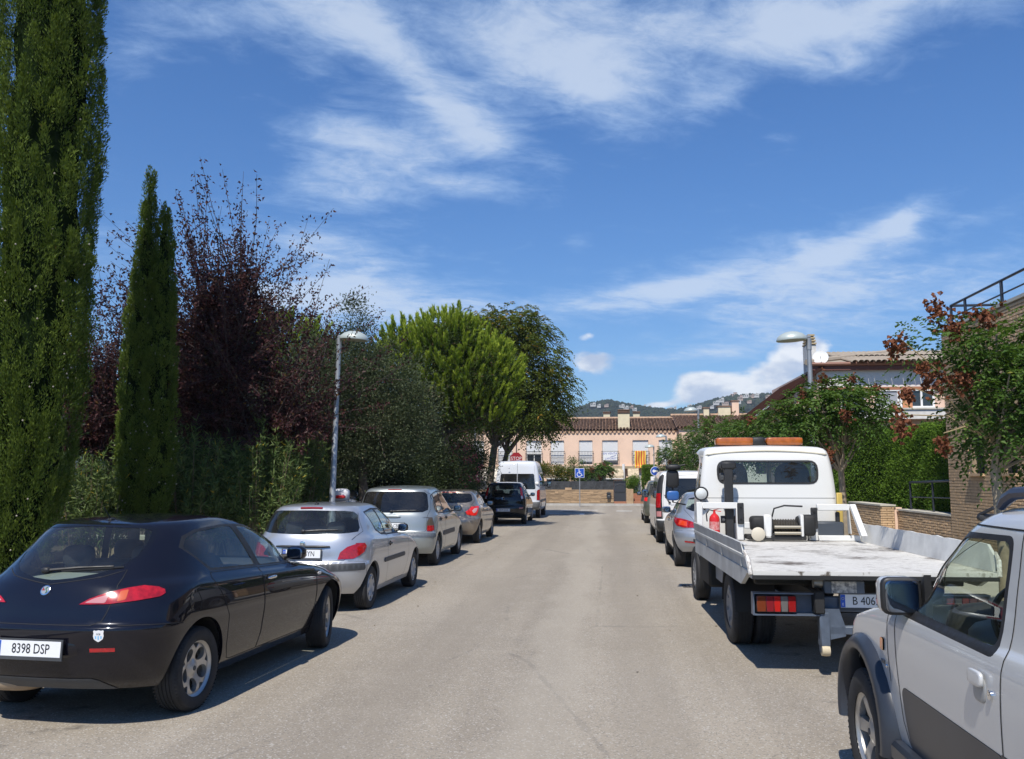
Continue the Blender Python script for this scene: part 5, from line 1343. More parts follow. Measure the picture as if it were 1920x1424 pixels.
def white_van(loc, rz):
    root = thing('van', 'white delivery van with dark corner lamps and a single rear wiper, in the right row', 'van', loc, rz, 'vans parked along the road')
    pm = paint('bright white van paint', (.70, .70, .69), .0, .4, .8, dust=.10)
    keys = [
        (0.00, .88, .14, 4.68, .25, .5, 4.5, 2.8, [(0, .36), (1.2, .28), (4.7, .26)]),
        (0.12, .93, .03, 4.75, .28, .6, 4.5, 2.7, [(0, .46), (1.2, .40), (4.7, .40)]),
        (0.24, .95, .00, 4.78, .28, .7, 4.5, 2.6, [(0, .60), (1.2, .60), (4.7, .60)]),
        (0.28, .95, .03, 4.76, .28, .7, 4.5, 2.6, [(0, .66), (1.2, .66), (4.7, .66)]),
        (0.45, .952, .03, 4.55, .28, .8, 4.5, 2.5, [(0, 1.00), (3.6, 1.02), (4.5, .90)]),
        (0.56, .945, .04, 4.0, .28, .8, 4.5, 2.5, [(0, 1.20), (3.4, 1.20), (4.1, 1.10)]),
        (0.75, .905, .08, 3.4, .27, .7, 4.5, 2.7, [(0, 1.58), (3.4, 1.54)]),
        (0.92, .835, .13, 2.85, .26, .6, 4.2, 3, [(0, 1.84), (1.8, 1.87), (2.9, 1.80)]),
        (0.97, .78, .18, 2.7, .28, .6, 3.6, 3, [(0, 1.905), (1.8, 1.94), (2.7, 1.86)]),
        (1.02, .70, .24, 2.6, .3, .5, 3.2, 3, [(0, 1.93), (1.8, 1.965), (2.6, 1.90)]),
        (1.20, .0, .8, 2.2, .3, .4, 2, 2, [(0, 1.955), (1.8, 1.99), (2.6, 1.94)]),
    ]
    B = Body(keys)
    win = [('r', 0, 1.20), ('r', .66, 1.20), ('r', .72, 1.24), ('r', .68, 1.71), ('r', .64, 1.76), ('r', 0, 1.76)]
    corner = [('r', .785, .68), ('r', .80, 1.20), ('r', .765, 1.60), ('r', .72, 1.84), ('s', .22, 1.87), ('s', .30, 1.60), ('s', .28, 1.2), ('s', .26, .68)]
    lamp = [('r', .835, .98), ('r', .825, 1.36), ('s', .19, 1.36), ('s', .21, .98)]
    bump = [('r', 0, .64), ('r', .9, .64), ('s', .35, .64), ('s', .50, .36), ('u', .95, -.1), ('u', -.05, -.1)]
    fw = [('s', 2.25, 1.66), ('s', 2.75, 1.64), ('s', 3.35, 1.26), ('s', 3.35, 1.18), ('s', 2.25, 1.18)]
    sw = [[('s', .50, 1.66), ('s', 1.2, 1.68), ('s', 1.2, 1.20), ('s', .50, 1.20)], [('s', 1.3, 1.68), ('s', 2.12, 1.67), ('s', 2.12, 1.20), ('s', 1.3, 1.20)]]
    feats = [F('tail_lamp', lamp, M_RED, 0, .016, skirt=True), F('lamp_lens', [('r', .82, .74), ('r', .82, .88), ('s', .15, .88), ('s', .15, .74)], M_LENSPINK, .01, .016, skirt=True, label='small pale reflector low on the corner'),
             F('corner_pillar', corner, M_BLACK, 0, .004), F('rear_window', win, M_GLASS_DARK, .0, -.002, center=True), F('side_window', fw, M_GLASS, .05, -.002)] + [F('side_window', s, M_GLASS_DARK, .05, -.002) for s in sw] + \
            [F('rear_bumper', bump, mat('dark bumper', (.03, .032, .035), .55), 0, .004, center=True)]
    build_body(root, B, feats, pm, arches=((.98, .32, .38), (4.08, .32, .38)), seams=[[('r', .76, .66), ('r', .77, 1.2), ('r', .73, 1.6), ('r', .69, 1.82), ('r', 0, 1.86)], [('s', 2.18, .4), ('s', 2.18, 1.72)], [('s', 1.25, .4), ('s', 1.25, 1.72)]], grid=(14, 28, 10, 36))
    wheels(root, .93, .98, 4.08, .325, .2, .2, 'truck', M_HUBCAP)
    p, n = B.point('r', .30, .84, .006, -1); add_plate(root, p, n, '3051 FJZ')
    text_mesh('model_letters', 'COMBI 9', .06, M_CHROME, root, frame_from(B.point('r', .45, 1.06, .004, -1)[0], (0, -1, 0)), .002)
    add_wiper(root, B, -.60, 1.12, -.72, 1.30)
    for s in (1, -1): add_mirror(root, B, 3.3, 1.26, M_BLACK, s, (.22, .12, .26), .07)
    add_cabin(root, .80, 2.5, 1.2, .55, .95, 1.50, 3.5, 1.15)
    return root
def green_estate(loc, rz):
    root = thing('parked_car', 'dull green high-roofed car ahead of the white delivery van, farthest in the right row', 'car', loc, rz, 'cars parked along the road')
    pm = paint('dull green paint', (.13, .145, .115), .5, .38, .9, dust=.12)
    keys = [
        (0.00, .80, .14, 4.0, .4, .5, 3.2, 2.8, [(0, .32), (1.2, .26), (4, .24)]), (0.14, .84, .03, 4.08, .42, .6, 3.2, 2.7, [(0, .44), (1.2, .38), (4, .38)]),
        (0.30, .86, .0, 4.1, .42, .7, 3.2, 2.6, [(0, .66), (1.2, .62), (4, .60)]), (0.48, .86, .06, 3.95, .42, .8, 3.2, 2.5, [(0, .92), (1.2, .90), (3.9, .78)]),
        (0.60, .83, .10, 3.3, .42, .8, 3.2, 2.5, [(0, 1.10), (1.2, 1.06), (3.3, 1.0)]), (0.80, .74, .18, 2.8, .4, .7, 3.4, 2.6, [(0, 1.36), (2.6, 1.32)]),
        (0.95, .64, .28, 2.3, .4, .6, 3.4, 2.8, [(0, 1.58), (1.3, 1.60), (2.3, 1.54)]), (1.0, .58, .33, 2.2, .4, .6, 3, 2.6, [(0, 1.63), (1.3, 1.66), (2.2, 1.60)]),
        (1.2, .0, .7, 1.9, .4, .4, 2, 2, [(0, 1.66), (1.3, 1.70), (2, 1.66)])]
    B = Body(keys)
    feats = [F('tail_lamp', [('r', .72, .86), ('r', .70, 1.12), ('s', .28, 1.14), ('s', .26, .88)], M_REDBRIGHT, 0, .008, skirt=True),
             F('rear_window', [('r', 0, 1.14), ('r', .66, 1.14), ('r', .58, 1.54), ('r', 0, 1.55)], M_GLASS_DARK, .0, -.002, center=True),
             F('side_window', [('s', .55, 1.50), ('s', 1.4, 1.54), ('s', 1.45, 1.10), ('s', .55, 1.12)], M_GLASS_DARK, .04, -.002), F('side_window', [('s', 1.52, 1.54), ('s', 2.1, 1.50), ('s', 2.75, 1.10), ('s', 1.56, 1.10)], M_GLASS, .04, -.002)]
    build_body(root, B, feats, pm, arches=((.72, .31, .36), (3.4, .31, .36)), grid=(10, 24, 8, 30))
    wheels(root, .83, .72, 3.4, .305, .185, .19, 'slots8', M_HUBCAP)
    for s in (1, -1): add_mirror(root, B, 2.6, 1.08, M_BLACK, s, (.19, .12, .16), .05)
    add_cabin(root, .66, 1.8, 1.05, .35, .62, 1.22, 2.8, 1.04)
    return root
def dark_saloon(loc, rz):
    root = thing('parked_car', 'dark blue car half hidden between the beige hatchback and the black people carrier', 'car', loc, rz, 'cars parked along the road')
    pm = paint('dark blue paint', (.01, .016, .03), .4, .3, 1.0, dust=.08)
    keys = [(0.00, .78, .14, 3.9, .4, .5, 3, 2.8, .24), (0.3, .84, .0, 4.0, .42, .7, 2.8, 2.6, .60), (0.48, .84, .06, 3.8, .42, .8, 2.8, 2.5, .86),
            (0.60, .80, .14, 3.1, .5, .8, 2.8, 2.5, .98), (0.95, .60, .48, 2.2, .5, .6, 3, 2.8, 1.38), (1.0, .54, .55, 2.1, .5, .6, 3, 2.6, 1.42), (1.2, .0, .9, 1.8, .4, .4, 2, 2, 1.45)]
    B = Body(keys)
    feats = [F('tail_lamp', [('r', .55, .74), ('r', .55, .88), ('s', .30, .88), ('s', .28, .76)], M_RED, 0, .006, skirt=True),
             F('rear_window', [('r', 0, 1.02), ('r', .64, 1.02), ('r', .54, 1.34), ('r', 0, 1.35)], M_GLASS_DARK, 0, -.002, center=True),
             F('windscreen', [('f', 0, 1.02), ('f', .64, 1.02), ('f', .54, 1.34), ('f', 0, 1.35)], M_GLASS, 0, -.002, center=True),
             F('side_window', [('s', .75, 1.32), ('s', 2.0, 1.34), ('s', 2.7, 1.02), ('s', .75, 1.04)], M_GLASS, .04, -.002)]
    build_body(root, B, feats, pm, arches=((.70, .30, .35), (3.2, .30, .35)), grid=(10, 24, 8, 30))
    wheels(root, .81, .70, 3.2, .30, .18, .19, 'slots8', M_HUBCAP)
    for s in (1, -1): add_mirror(root, B, 2.5, 1.0, M_BLACK, s, (.18, .12, .13), .05)
    return root
# ---------------------------------------------------------------- flatbed tow truck
M_TRUCKWHITE = paint('white truck paint', (.68, .68, .66), 0, .42, .5, dust=.08)
M_BEDGREY = mat('worn pale grey bed paint', (.50, .50, .48), .6, color2=(.36, .355, .34), vscale=2.2, rvar=.15)
M_GREYSTEEL = mat('blue grey steel', (.10, .125, .165), .45, .2, var=.2, vscale=5)
M_CHASSIS = mat('black chassis', (.014, .014, .014), .7, var=.3)
def worn_deck():
    m = bpy.data.materials.new('chipped white deck'); m.use_nodes = True
    t = m.node_tree; N = NT(t); b = t.nodes['Principled BSDF']; b.inputs['Roughness'].default_value = .65
    tc = N.new('ShaderNodeTexCoord')
    v = N.mapping(tc.outputs['Object'], scale=(5, 30, 5))
    n = N.noise(v, 1.3, 6, .65, .6); n2 = N.noise(tc.outputs['Object'], 1.5, 3)
    v3 = N.mapping(tc.outputs['Object'], scale=(12, 90, 5)); n3 = N.noise(v3, 1.0, 3, .6)
    f = N.math('ADD', N.math('MULTIPLY', n, .55), N.math('ADD', N.math('MULTIPLY', n2, .45), N.math('MULTIPLY', n3, .18)))
    c = N.mix(N.ramp(f, .615, .655), (.60, .585, .545, 1), (.11, .09, .07, 1))
    c = N.mix(N.ramp(n3, .56, .62, 0, .75), c, (.26, .24, .21, 1))
    N.l.new(c, b.inputs['Base Color'])
    bp = N.new('ShaderNodeBump'); bp.inputs['Strength'].default_value = .6; bp.inputs['Distance'].default_value = .006
    N.l.new(f, bp.inputs['Height']); N.l.new(bp.outputs[0], b.inputs['Normal'])
    return m
def tow_truck(loc, rz):
    """local: x across, 0 at the left flank; y forward, 0 at the rear edge of the bed"""
    root = thing('tow_truck', 'white flatbed tow truck with amber light bar and a chipped white deck', 'truck', loc, rz)
    W = 2.14; L = 3.95; zf = .945
    # --- bed
    deck = MB(); deck.box((W / 2, L / 2, zf - .035), (W - .03, L, .07)); deck.build('deck', worn_deck(), root, None)
    edge = MB(); edge.box((W / 2, -.012, zf - .052), (W - .02, .02, .035)); edge.build('deck_edge', M_CHASSIS, root)
    for s, x0 in ((-1, 0.0), (1, W)):
        ch = MB(); ch.prism([(x0 - .02, zf - .16), (x0 + .02, zf - .16), (x0 + .02, zf + .005), (x0 - .02, zf + .005)], 'y', .42, L)
        ch.prism([(x0 - .02, zf - .02), (x0 + .02, zf - .02), (x0 + .02, zf + .005), (x0 - .02, zf + .005)], 'y', 0.0, .42)
        o = ch.v; 
        ch.add([(x0 - .02, .42, zf - .16), (x0 + .02, .42, zf - .16), (x0 - .02, .06, zf - .02), (x0 + .02, .06, zf - .02), (x0 - .02, .42, zf - .02), (x0 + .02, .42, zf - .02)], [(0, 2, 4), (1, 5, 3), (0, 1, 3, 2)])
        ch.build('side_channel', M_BEDGREY, root)
        h = .235
        b = MB(); lean = s * .03
        n = 26; top = []; 
        for i in range(n + 1):
            y = .10 + (L - .12) * i / n
            hh = h * min(1, (y - .02) / .30 + .25) + (random.uniform(-.010, .004) if s > 0 else random.uniform(-.004, .002))
            top.append((y, hh))
        pts = []
        for (y, hh) in top:
            pts += [(x0 - .012, y, zf), (x0 + .012, y, zf), (x0 - .012 + lean, y, zf + hh), (x0 + .012 + lean, y, zf + hh)]
        f = []
        for i in range(n):
            a = 4 * i; c = a + 4
            f += [(a, c, c + 2, a + 2), (a + 1, a + 3, c + 3, c + 1), (a + 2, c + 2, c + 3, a + 3)]
        f += [(0, 2, 3, 1), (4 * n, 4 * n + 1, 4 * n + 3, 4 * n + 2)]
        b.add(pts, f)
        sb = b.build('side_board', M_BEDGREY if s < 0 else mat('weathered pale board', (.60, .60, .58), .6, var=.14, vscale=3), root, None)
        if s < 0:
            for y0, y1, z0, z1 in ((.12, L - .02, .10, .135), (.12, L - .02, .215, .235)):
                r = MB(); r.box((x0 - .022, (y0 + y1) / 2, zf + (z0 + z1) / 2), (.03, y1 - y0, z1 - z0), bev=.006); r.build('board_rail', M_BEDGREY, sb)
            for y in (.35, 1.55, 2.75, L - .06):
                r = MB(); r.box((x0 - .020, y, zf + .12), (.022, .05, .22), bev=.004); r.build('board_rib', M_BEDGREY, sb)
        ep = MB(); ep.tube([(x0, -.005, zf - .03), (x0 + lean * .5, .03, zf + .10), (x0 + lean, .12, zf + .17)], [.02, .022, .015], 6); ep.build('board_end', mat('chipped white paint', (.7, .69, .66), .6, color2=(.3, .26, .22), vscale=26), root)
    # --- headboard of white tube
    yh = L - .06
    def bar(nm, p0, p1, w=.075, mt=None):
        m = MB(); m.span(p0, p1, bev=.008) if not isinstance(w, tuple) else None
        return m.build(nm, mt or M_TRUCKWHITE, root)
    bars = [((.0, yh - .04, zf), (.075, yh + .04, zf + .51)), ((.075, yh - .035, zf + .42), (.54, yh + .035, zf + .505)), ((.52, yh - .04, zf + .005), (.615, yh + .04, zf + .50)),
            ((.615, yh - .035, zf + .16), (1.48, yh + .035, zf + .245)), ((1.48, yh - .04, zf + .005), (1.58, yh + .04, zf + .36)), ((1.58, yh - .035, zf + .40), (2.0, yh + .035, zf + .485)), ((1.58, yh - .06, zf + .002), (W - .02, yh + .06, zf + .075))]
    for p0, p1 in bars: bar('headboard_bar', p0, p1)
    m = MB(); m.prism([(yh + .02, zf + .485), (yh - .05, zf + .485), (yh - .50, zf + .10), (yh - .40, zf + .10)], 'x', 2.0, 2.07); m.build('headboard_brace', M_TRUCKWHITE, root)
    m = MB(); m.prism([(yh + .05, zf + .48), (yh - .02, zf + .48), (yh - .10, zf + .10), (yh + .02, zf + .10)], 'x', 1.98, 1.995); m.build('headboard_gusset', M_BEDGREY, root)
    for x, z in ((.575, zf + .36), (1.53, zf + .30)):
        m = MB(); m.box((x, yh - .055, z), (.085, .04, .28), bev=.012); o = m.build('rubber_buffer', M_BLACK, root)
        for e in (-.08, .08):
            q = MB(); q.lathe([(.014, 0), (.014, .008), (0, .01)], 10, Matrix.Translation((x, yh - .075, z + e)) @ Matrix.Rotation(PI / 2, 4, 'X')); q.build('bolt', M_SEAM, o)
    m = MB(); m.box((1.86, yh + .05, zf + .27), (.055, .05, .22), bev=.012); m.build('rubber_buffer', M_BLACK, root)
    m = MB(); m.box((.45, yh + .10, zf + .45), (.115, .07, 1.05), bev=.01); m.box((.45, yh + .10, zf + 1.0), (.21, .10, .10), bev=.02); post = m.build('black_post', M_BLACK, root)
    for z in (zf + .27, zf + .85):
        m = MB(); m.box((.45, yh + .15, z), (.22, .03, .10), bev=.03)
        for e in (-.085, .085): m.lathe([(.02, 0), (.02, .03), (0, .034)], 10, Matrix.Translation((.45 + e, yh + .07, z)) @ Matrix.Rotation(PI / 2, 4, 'X'))
        m.build('post_clamp', M_TRIM, post)
    M_EXT = paint('extinguisher red', (.55, .02, .02), 0, .3, .8, dust=.04)
    e = thing('fire_extinguisher', 'red fire extinguisher strapped upright behind the truck cab', 'extinguisher', (0, 0, 0)); e.parent = None
    m = MB(); m.lathe([(.055, 0), (.085, .012), (.085, .34), (.075, .38), (.045, .415), (.025, .43), (.022, .45)], 24); m.build('cylinder', M_EXT, e)
    m = MB(); m.lathe([(.0865, .17), (.0865, .30)], 24, cap=False); m.build('label', mat('extinguisher label', (.60, .34, .33), .5, color2=(.5, .08, .07), vscale=22), e)
    m = MB(); m.lathe([(.018, .45), (.018, .49), (0, .495)], 12); m.box((.05, 0, .50), (.14, .02, .012), ry=-.25); m.box((.05, 0, .47), (.12, .02, .012), ry=.15); m.build('valve', M_EXT, e)
    m = MB(); m.tube([(-.01, 0, .47), (-.08, 0, .49), (-.13, 0, .42), (-.12, 0, .30)], .012, 6); m.build('hose', M_BLACK, e)
    mw = Matrix.Translation(loc) @ Matrix.Rotation(rz, 4, 'Z')
    e.scale = (.82, .82, .82); e.location = mw @ Vector((.235, yh - .01, zf + .004)); e.rotation_euler = (0, 0, rz)
    # --- winch
    wz = zf + .03
    m = MB(); m.box((1.02, yh - .02, wz + .02), (.75, .34, .06), bev=.01); wn = m.build('winch_base', M_CHASSIS, root)
    m = MB(); m.lathe([(.14, -.02), (.13, 0), (.06, 0), (.06, .33), (.13, .33), (.14, .35)], 24, Matrix.Translation((.98, yh - .02, wz + .16)) @ Matrix.Rotation(PI / 2, 4, 'Y')); m.build('drum', M_CHASSIS, wn)
    m = MB()
    for k in range(9): m.lathe([(.085, -.016), (.10, 0), (.085, .016)], 20, Matrix.Translation((1.0 + k * .034, yh - .02, wz + .16)) @ Matrix.Rotation(PI / 2, 4, 'Y'), cap=False)
    m.build('cable', mat('steel cable', (.10, .09, .075), .5, .6), wn)
    m = MB()
    for z in (.08, .16): m.tube([(.98, yh - .20, wz + z), (1.32, yh - .20, wz + z)], .022, 10)
    m.build('roller', mat('worn steel', (.42, .38, .30), .4, .8), wn)
    for x, w in ((.905, .10), (1.345, .04)):
        m = MB(); m.box((x, yh - .12, wz + .16), (w, .14, .32), bev=.02); m.build('winch_side', M_TRUCKWHITE, wn)
    m = MB(); m.superbox((.80, yh - .04, wz + .20), (.22, .25, .20), 4, 14, 8); m.build('winch_motor', M_CHASSIS, wn)
    m = MB(); m.superbox((1.44, yh - .08, wz + .18), (.17, .24, .28), 5, 14, 8); m.build('winch_gearbox', M_CHASSIS, wn)
    m = MB(); m.lathe([(.02, 0), (.085, .01), (.09, .06), (.05, .08), (0, .08)], 20, Matrix.Translation((.76, yh - .20, wz + .07)) @ Matrix.Rotation(-.5, 4, 'Y') @ Matrix.Rotation(PI / 2, 4, 'X')); m.build('pulley', mat('cream iron', (.55, .50, .40), .6), wn)
    m = MB(); m.tube([(1.02, yh + .14, zf + .30), (1.05, yh + .12, zf + .42), (1.18, yh + .10, zf + .46), (1.42, yh + .10, zf + .45)], .012, 6); m.build('hydraulic_hose', M_BLACK, wn)
    m = MB(); m.box((1.72, yh + .14, zf + .13), (.42, .28, .24), bev=.02); m.build('tool_box', mat('dark blue grey box', (.05, .06, .075), .5), root)
    m = MB(); m.box((1.955, yh + .28, zf + .28), (.07, .07, .70), bev=.01); m.build('yellow_post', mat('faded yellow post', (.50, .36, .09), .6, var=.15), root)
    # --- cab
    cy = L + .28      # back of the cab
    keys = [
        (0.00, .885, cy + .03, cy + 1.80, .10, 1.5, 6, 2.6, .62), (0.14, .915, cy + .012, cy + 1.92, .10, 1.5, 6, 2.6, .78), (0.34, .93, cy, cy + 1.95, .10, 1.5, 6, 2.6, 1.10), (0.52, .93, cy + .005, cy + 1.92, .10, 1.5, 6, 2.6, 1.40),
        (0.60, .925, cy + .02, cy + 1.86, .10, 1.5, 6, 2.6, 1.54), (0.90, .865, cy + .07, cy + 1.45, .12, 1.15, 6, 2.6, 2.06), (0.97, .835, cy + .10, cy + 1.36, .13, .28, 5, 3.6, [(cy, 2.155), (cy + .8, 2.18), (cy + 1.4, 2.14)]),
        (1.02, .77, cy + .16, cy + 1.28, .15, .25, 4, 3, [(cy, 2.195), (cy + .8, 2.22), (cy + 1.4, 2.18)]), (1.2, .0, cy + .5, cy + 1.1, .2, .2, 2, 2, 2.245)]
    B = Body(keys)
    winp = [('r', 0, 1.715), ('r', .665, 1.715), ('r', .665, 1.995), ('r', 0, 1.995)]
    wf = [('r', 0, 1.69), ('r', .69, 1.69), ('r', .69, 2.02), ('r', 0, 2.02)]
    feats = [F('rear_window', winp, M_GLASS, [0, .11, .11, 0], -.004, center=True), F('window_seal', wf, M_BLACK, [0, .13, .13, 0], .006, center=True),
             F('side_window', [('s', cy + .42, 2.0), ('s', cy + 1.25, 2.0), ('s', cy + 1.62, 1.50), ('s', cy + .42, 1.50)], M_GLASS, .05, -.004), F('side_window', [('s', cy + .12, 1.98), ('s', cy + .34, 2.0), ('s', cy + .34, 1.54), ('s', cy + .12, 1.56)], M_GLASS_DARK, .04, -.004),
             F('windscreen', [('f', 0, 1.50), ('f', .80, 1.50), ('f', .74, 2.0), ('f', 0, 2.02)], M_GLASS, .04, -.004, center=True),
             F('cab_door', [('s', cy + .36, 2.04), ('s', cy + .36, .75), ('s', cy + 1.55, .75), ('s', cy + 1.72, 1.4), ('s', cy + 1.32, 2.04)], None, .04)]
    cab = bpy.data.objects.new('cab', None); COL.objects.link(cab); cab.parent = root; cab.location = (1.03, 0, 0)
    build_body(cab, B, feats, M_TRUCKWHITE, seams=[[('r', 0, 1.50), ('r', .9, 1.50)], [('r', .35, 1.0), ('r', .42, 1.10), ('r', 0, 1.10)]], grid=(16, 26, 12, 36), body_name='cab_shell', pan=True)
    g = MB()
    pts = [(x, cy + .075 + .012, 2.10 + .055 * (1 - (x / .84)**2)) for x in np.linspace(-.80, .80, 17)]
    g.tube([(-.85, cy + .5, 2.09), (-.855, cy + .16, 2.075)] + pts + [(.855, cy + .16, 2.075), (.85, cy + .5, 2.09)], .012, 6); g.build('roof_gutter', mat('cream sealant', (.62, .58, .46), .6), cab)
    m = MB(); m.box((0, cy + .45, 1.30), (1.7, .1, .5), bev=.02); m.box((0, cy + .9, .80), (1.7, 1.5, .05)); m.build('cab_bulkhead', M_INSIDE, cab)
    for x in (-.45, .42):
        m = MB(); m.superbox((x, cy + .42, 1.70), (.50, .15, .60), 3.2, 16, 10); m.build('seat', M_SEAT, cab)
    for x in (-.14, .24):
        m = MB(); m.box((x, cy + 1.2, 1.76), (.03, .03, .5)); m.build('screen_pillar', mat('pale cream trim', (.5, .48, .42), .6), cab)
    lb = thing('light_bar', 'amber warning light bar with black middle on the truck cab roof', 'light bar', (0, 0, 0))
    lb.location = mw @ Vector((1.0, cy + .55, 2.235)); lb.rotation_euler = (0, 0, rz)
    M_AMB = mat('amber beacon plastic', (.36, .095, .010), .28, coat=.8, var=.2, vscale=14)
    for x, w in ((-.33, .54), (.37, .52)):
        m = MB(); m.superbox((x, 0, .065), (w, .24, .115), 8, 28, 10); m.build('amber_lens', M_AMB, lb, 50)
    m = MB(); m.superbox((-.0, 0, .065), (.20, .235, .13), 5, 20, 10); m.build('middle_block', M_BLACK, lb, 50)
    m = MB(); m.box((0, 0, .0), (1.2, .20, .03), bev=.01); m.build('mount', M_BLACK, lb)
    m = MB(); Mx = Matrix.Translation((.10, cy - .08, 1.56)) @ Matrix.Rotation(PI / 2, 4, 'X')
    m.lathe([(.03, -.10), (.085, -.03), (.098, .0), (.098, .02)], 24, Mx); wl = m.build('work_lamp', M_BLACK, root)
    m = MB(); m.lathe([(.090, .012), (.05, .035), (0, .042)], 24, Mx); m.build('lens', mat('ribbed lamp glass', (.62, .64, .62), .15, coat=1.0, bump=.4, bscale=90), wl)
    m = MB(); m.tube([(.10, cy - .04, 1.47), (.10, cy - .02, 1.40), (.16, cy + .02, 1.34)], .012, 6); m.tube([(.04, cy - .05, 1.43), (.17, cy - .05, 1.45)], .007, 5); m.build('lamp_bracket', M_BLACK, wl)
    for s, x0 in ((-1, .06), (1, 2.0)):
        m = MB(); m.tube([(x0, cy + 1.5, 1.98), (x0 + s * .20, cy + 1.48, 1.95), (x0 + s * .20, cy + 1.48, 1.40), (x0, cy + 1.55, 1.36)], .014, 6); o = m.build('mirror_arm', M_BLACK, root)
        m = MB(); m.superbox((x0 + s * .20, cy + 1.46, 1.76), (.20, .07, .28), 4, 16, 8); m.build('wing_mirror', M_BLACK, o, 50)
        m = MB(); m.superbox((x0 + s * .20, cy + 1.46, 1.50), (.19, .06, .15), 4, 16, 8); m.build('wide_mirror', mat('blue mirror cover', (.03, .11, .34), .3, coat=.6), o, 50)
        m = MB(); m.superbox((x0 + s * .19, cy + 1.44, 1.94), (.24, .12, .09), 3, 16, 8); m.build('mirror_visor', M_BLACK, o, 50)
    # --- chassis, lamps, plate, towing arm
    for x in (.62, 1.44):
        m = MB(); m.box((x, 2.6, .66), (.09, 5.0, .20), bev=.01); m.build('chassis_rail', M_CHASSIS, root)
    for y in (.5, 1.4, 2.4, 3.4):
        m = MB(); m.box((W / 2, y, zf - .12), (1.9, .10, .10), bev=.01); m.build('cross_bearer', M_CHASSIS, root)
    for s, x0, x1 in ((-1, .04, .62), (1, 1.52, 2.10)):
        fm = MB(); y = .17
        fm.box(((x0 + x1) / 2, y, .735), (x1 - x0, .10, .012)); fm.box(((x0 + x1) / 2, y, .545), (x1 - x0, .10, .012)); fm.box((x0 if s < 0 else x1, y, .64), (.012, .10, .20))
        fm.box(((x0 + x1) / 2, y + .055, .64), (x1 - x0, .012, .19)); lbx = fm.build('lamp_board', M_GREYSTEEL, root)
        lx = x0 + .20 if s < 0 else x1 - .20
        cl = MB(); cl.box((lx, y - .005, .64), (.365, .075, .155), bev=.012); hous = cl.build('tail_lamp', M_BLACK, lbx)
        for k, (mt, w) in enumerate(((mat('dull amber lens', (.16, .035, .012), .2, coat=.6), .085), (mat('dark red lens', (.20, .015, .02), .15, coat=1.0), .07), (mat('clear-cut red lens', (.42, .015, .012), .2, coat=.6), .06), (mat('grey clear lens', (.13, .12, .115), .2, coat=.6), .065), (mat('deep red lens', (.25, .010, .010), .2, coat=.6), .07))):
            xx = -.175 + sum((.085, .07, .06, .065, .07)[:k]) + w / 2
            q = MB(); q.box((lx + (xx if s < 0 else -xx), y - .046, .642), (w - .003, .02, .14), bev=.006); q.build('lamp_lens', mt, hous)
    m = MB(); m.box((.86, .22, .79), (.36, .10, .115), bev=.008); bx = m.build('lamp_box', M_GREYSTEEL, root)
    m = MB(); m.box((.855, .166, .792), (.22, .006, .10)); m.build('torn_sticker', mat('torn silver sticker', (.62, .62, .60), .4, color2=(.10, .11, .13), vscale=24), bx)
    m = MB(); m.lathe([(.045, 0), (.045, .10)], 16, Matrix.Translation((.60, .24, .82)) @ Matrix.Rotation(PI / 2, 4, 'Y')); m.build('pivot_pin', mat('bare steel', (.4, .4, .38), .4, .8), root)
    m = MB(); m.box((1.10, .26, .63), (.95, .05, .14), bev=.01); m.build('rear_beam', M_GREYSTEEL, root)
    add_plate(root, Vector((1.105, .215, .665)), Vector((0, -1, 0)), 'B 4062 WJ', w=.55, h=.12, sx=.85)
    m = MB(); m.prism([(.62, .60), (.80, .60), (.85, .44), (.85, .36), (.72, .33), (.62, .33)], 'y', .15, .21); m.build('arm_plate', M_GREYSTEEL, root)
    m = MB(); m.box((.665, .17, .42), (.09, .10, .30), bev=.01); arm = m.build('support_leg', M_GREYSTEEL, root)
    m = MB(); m.box((.665, .17, .275), (.085, .06, .13), bev=.01); m.build('roller_fork', M_GREYSTEEL, arm)
    m = MB(); m.lathe([(.048, -.035), (.052, 0), (.048, .035)], 20, Matrix.Translation((.665, .15, .235)) @ Matrix.Rotation(PI / 2, 4, 'Y')); m.build('roller_wheel', mat('cream roller', (.50, .42, .28), .6), arm)
    m = MB(); m.box((1.08, .19, .41), (.75, .08, .075), bev=.008); m.build('tow_beam', M_GREYSTEEL, root)
    m = MB(); m.box((.16, 3.55, .62), (.24, .9, .40), bev=.03); m.build('fuel_tank', M_CHASSIS, root)
    m = MB(); m.box((.14, 2.9, .70), (.03, .7, .34), bev=.01); m.build('side_guard', mat('pale grey guard', (.30, .30, .30), .6), root)
    for x0 in (.0, W - .0):
        s = 1 if x0 == 0 else -1
        m = MB(); n = 14
        pts = []
        for i in range(n + 1):
            a = PI * i / n
            for xx in (.06, .48): pts.append((x0 + s * xx, 1.72 + .47 * math.cos(a), .40 + .42 * math.sin(a)))
        m.add(pts, [(2 * i, 2 * i + 1, 2 * i + 3, 2 * i + 2) for i in range(n)]); m.build('mudguard', M_CHASSIS, root, 60)
    for s, x0 in ((-1, 0), (1, W)):
        for inset in (.17, .40):
            add_wheel(root, x0 - s * inset, 1.78, .385, .21, .235, 'truck', mat('dusty steel wheel', (.25, .25, .25), .6, .3, var=.2), 0, s)
        add_wheel(root, x0 - s * .20, cy + .95, .385, .21, .235, 'truck', mat('dusty steel wheel', (0, 0, 0)), 0, s)
    m = MB(); m.tube([(.3, 1.78, .385), (W - .3, 1.78, .385)], .06, 10); m.build('rear_axle', M_CHASSIS, root)
    return root
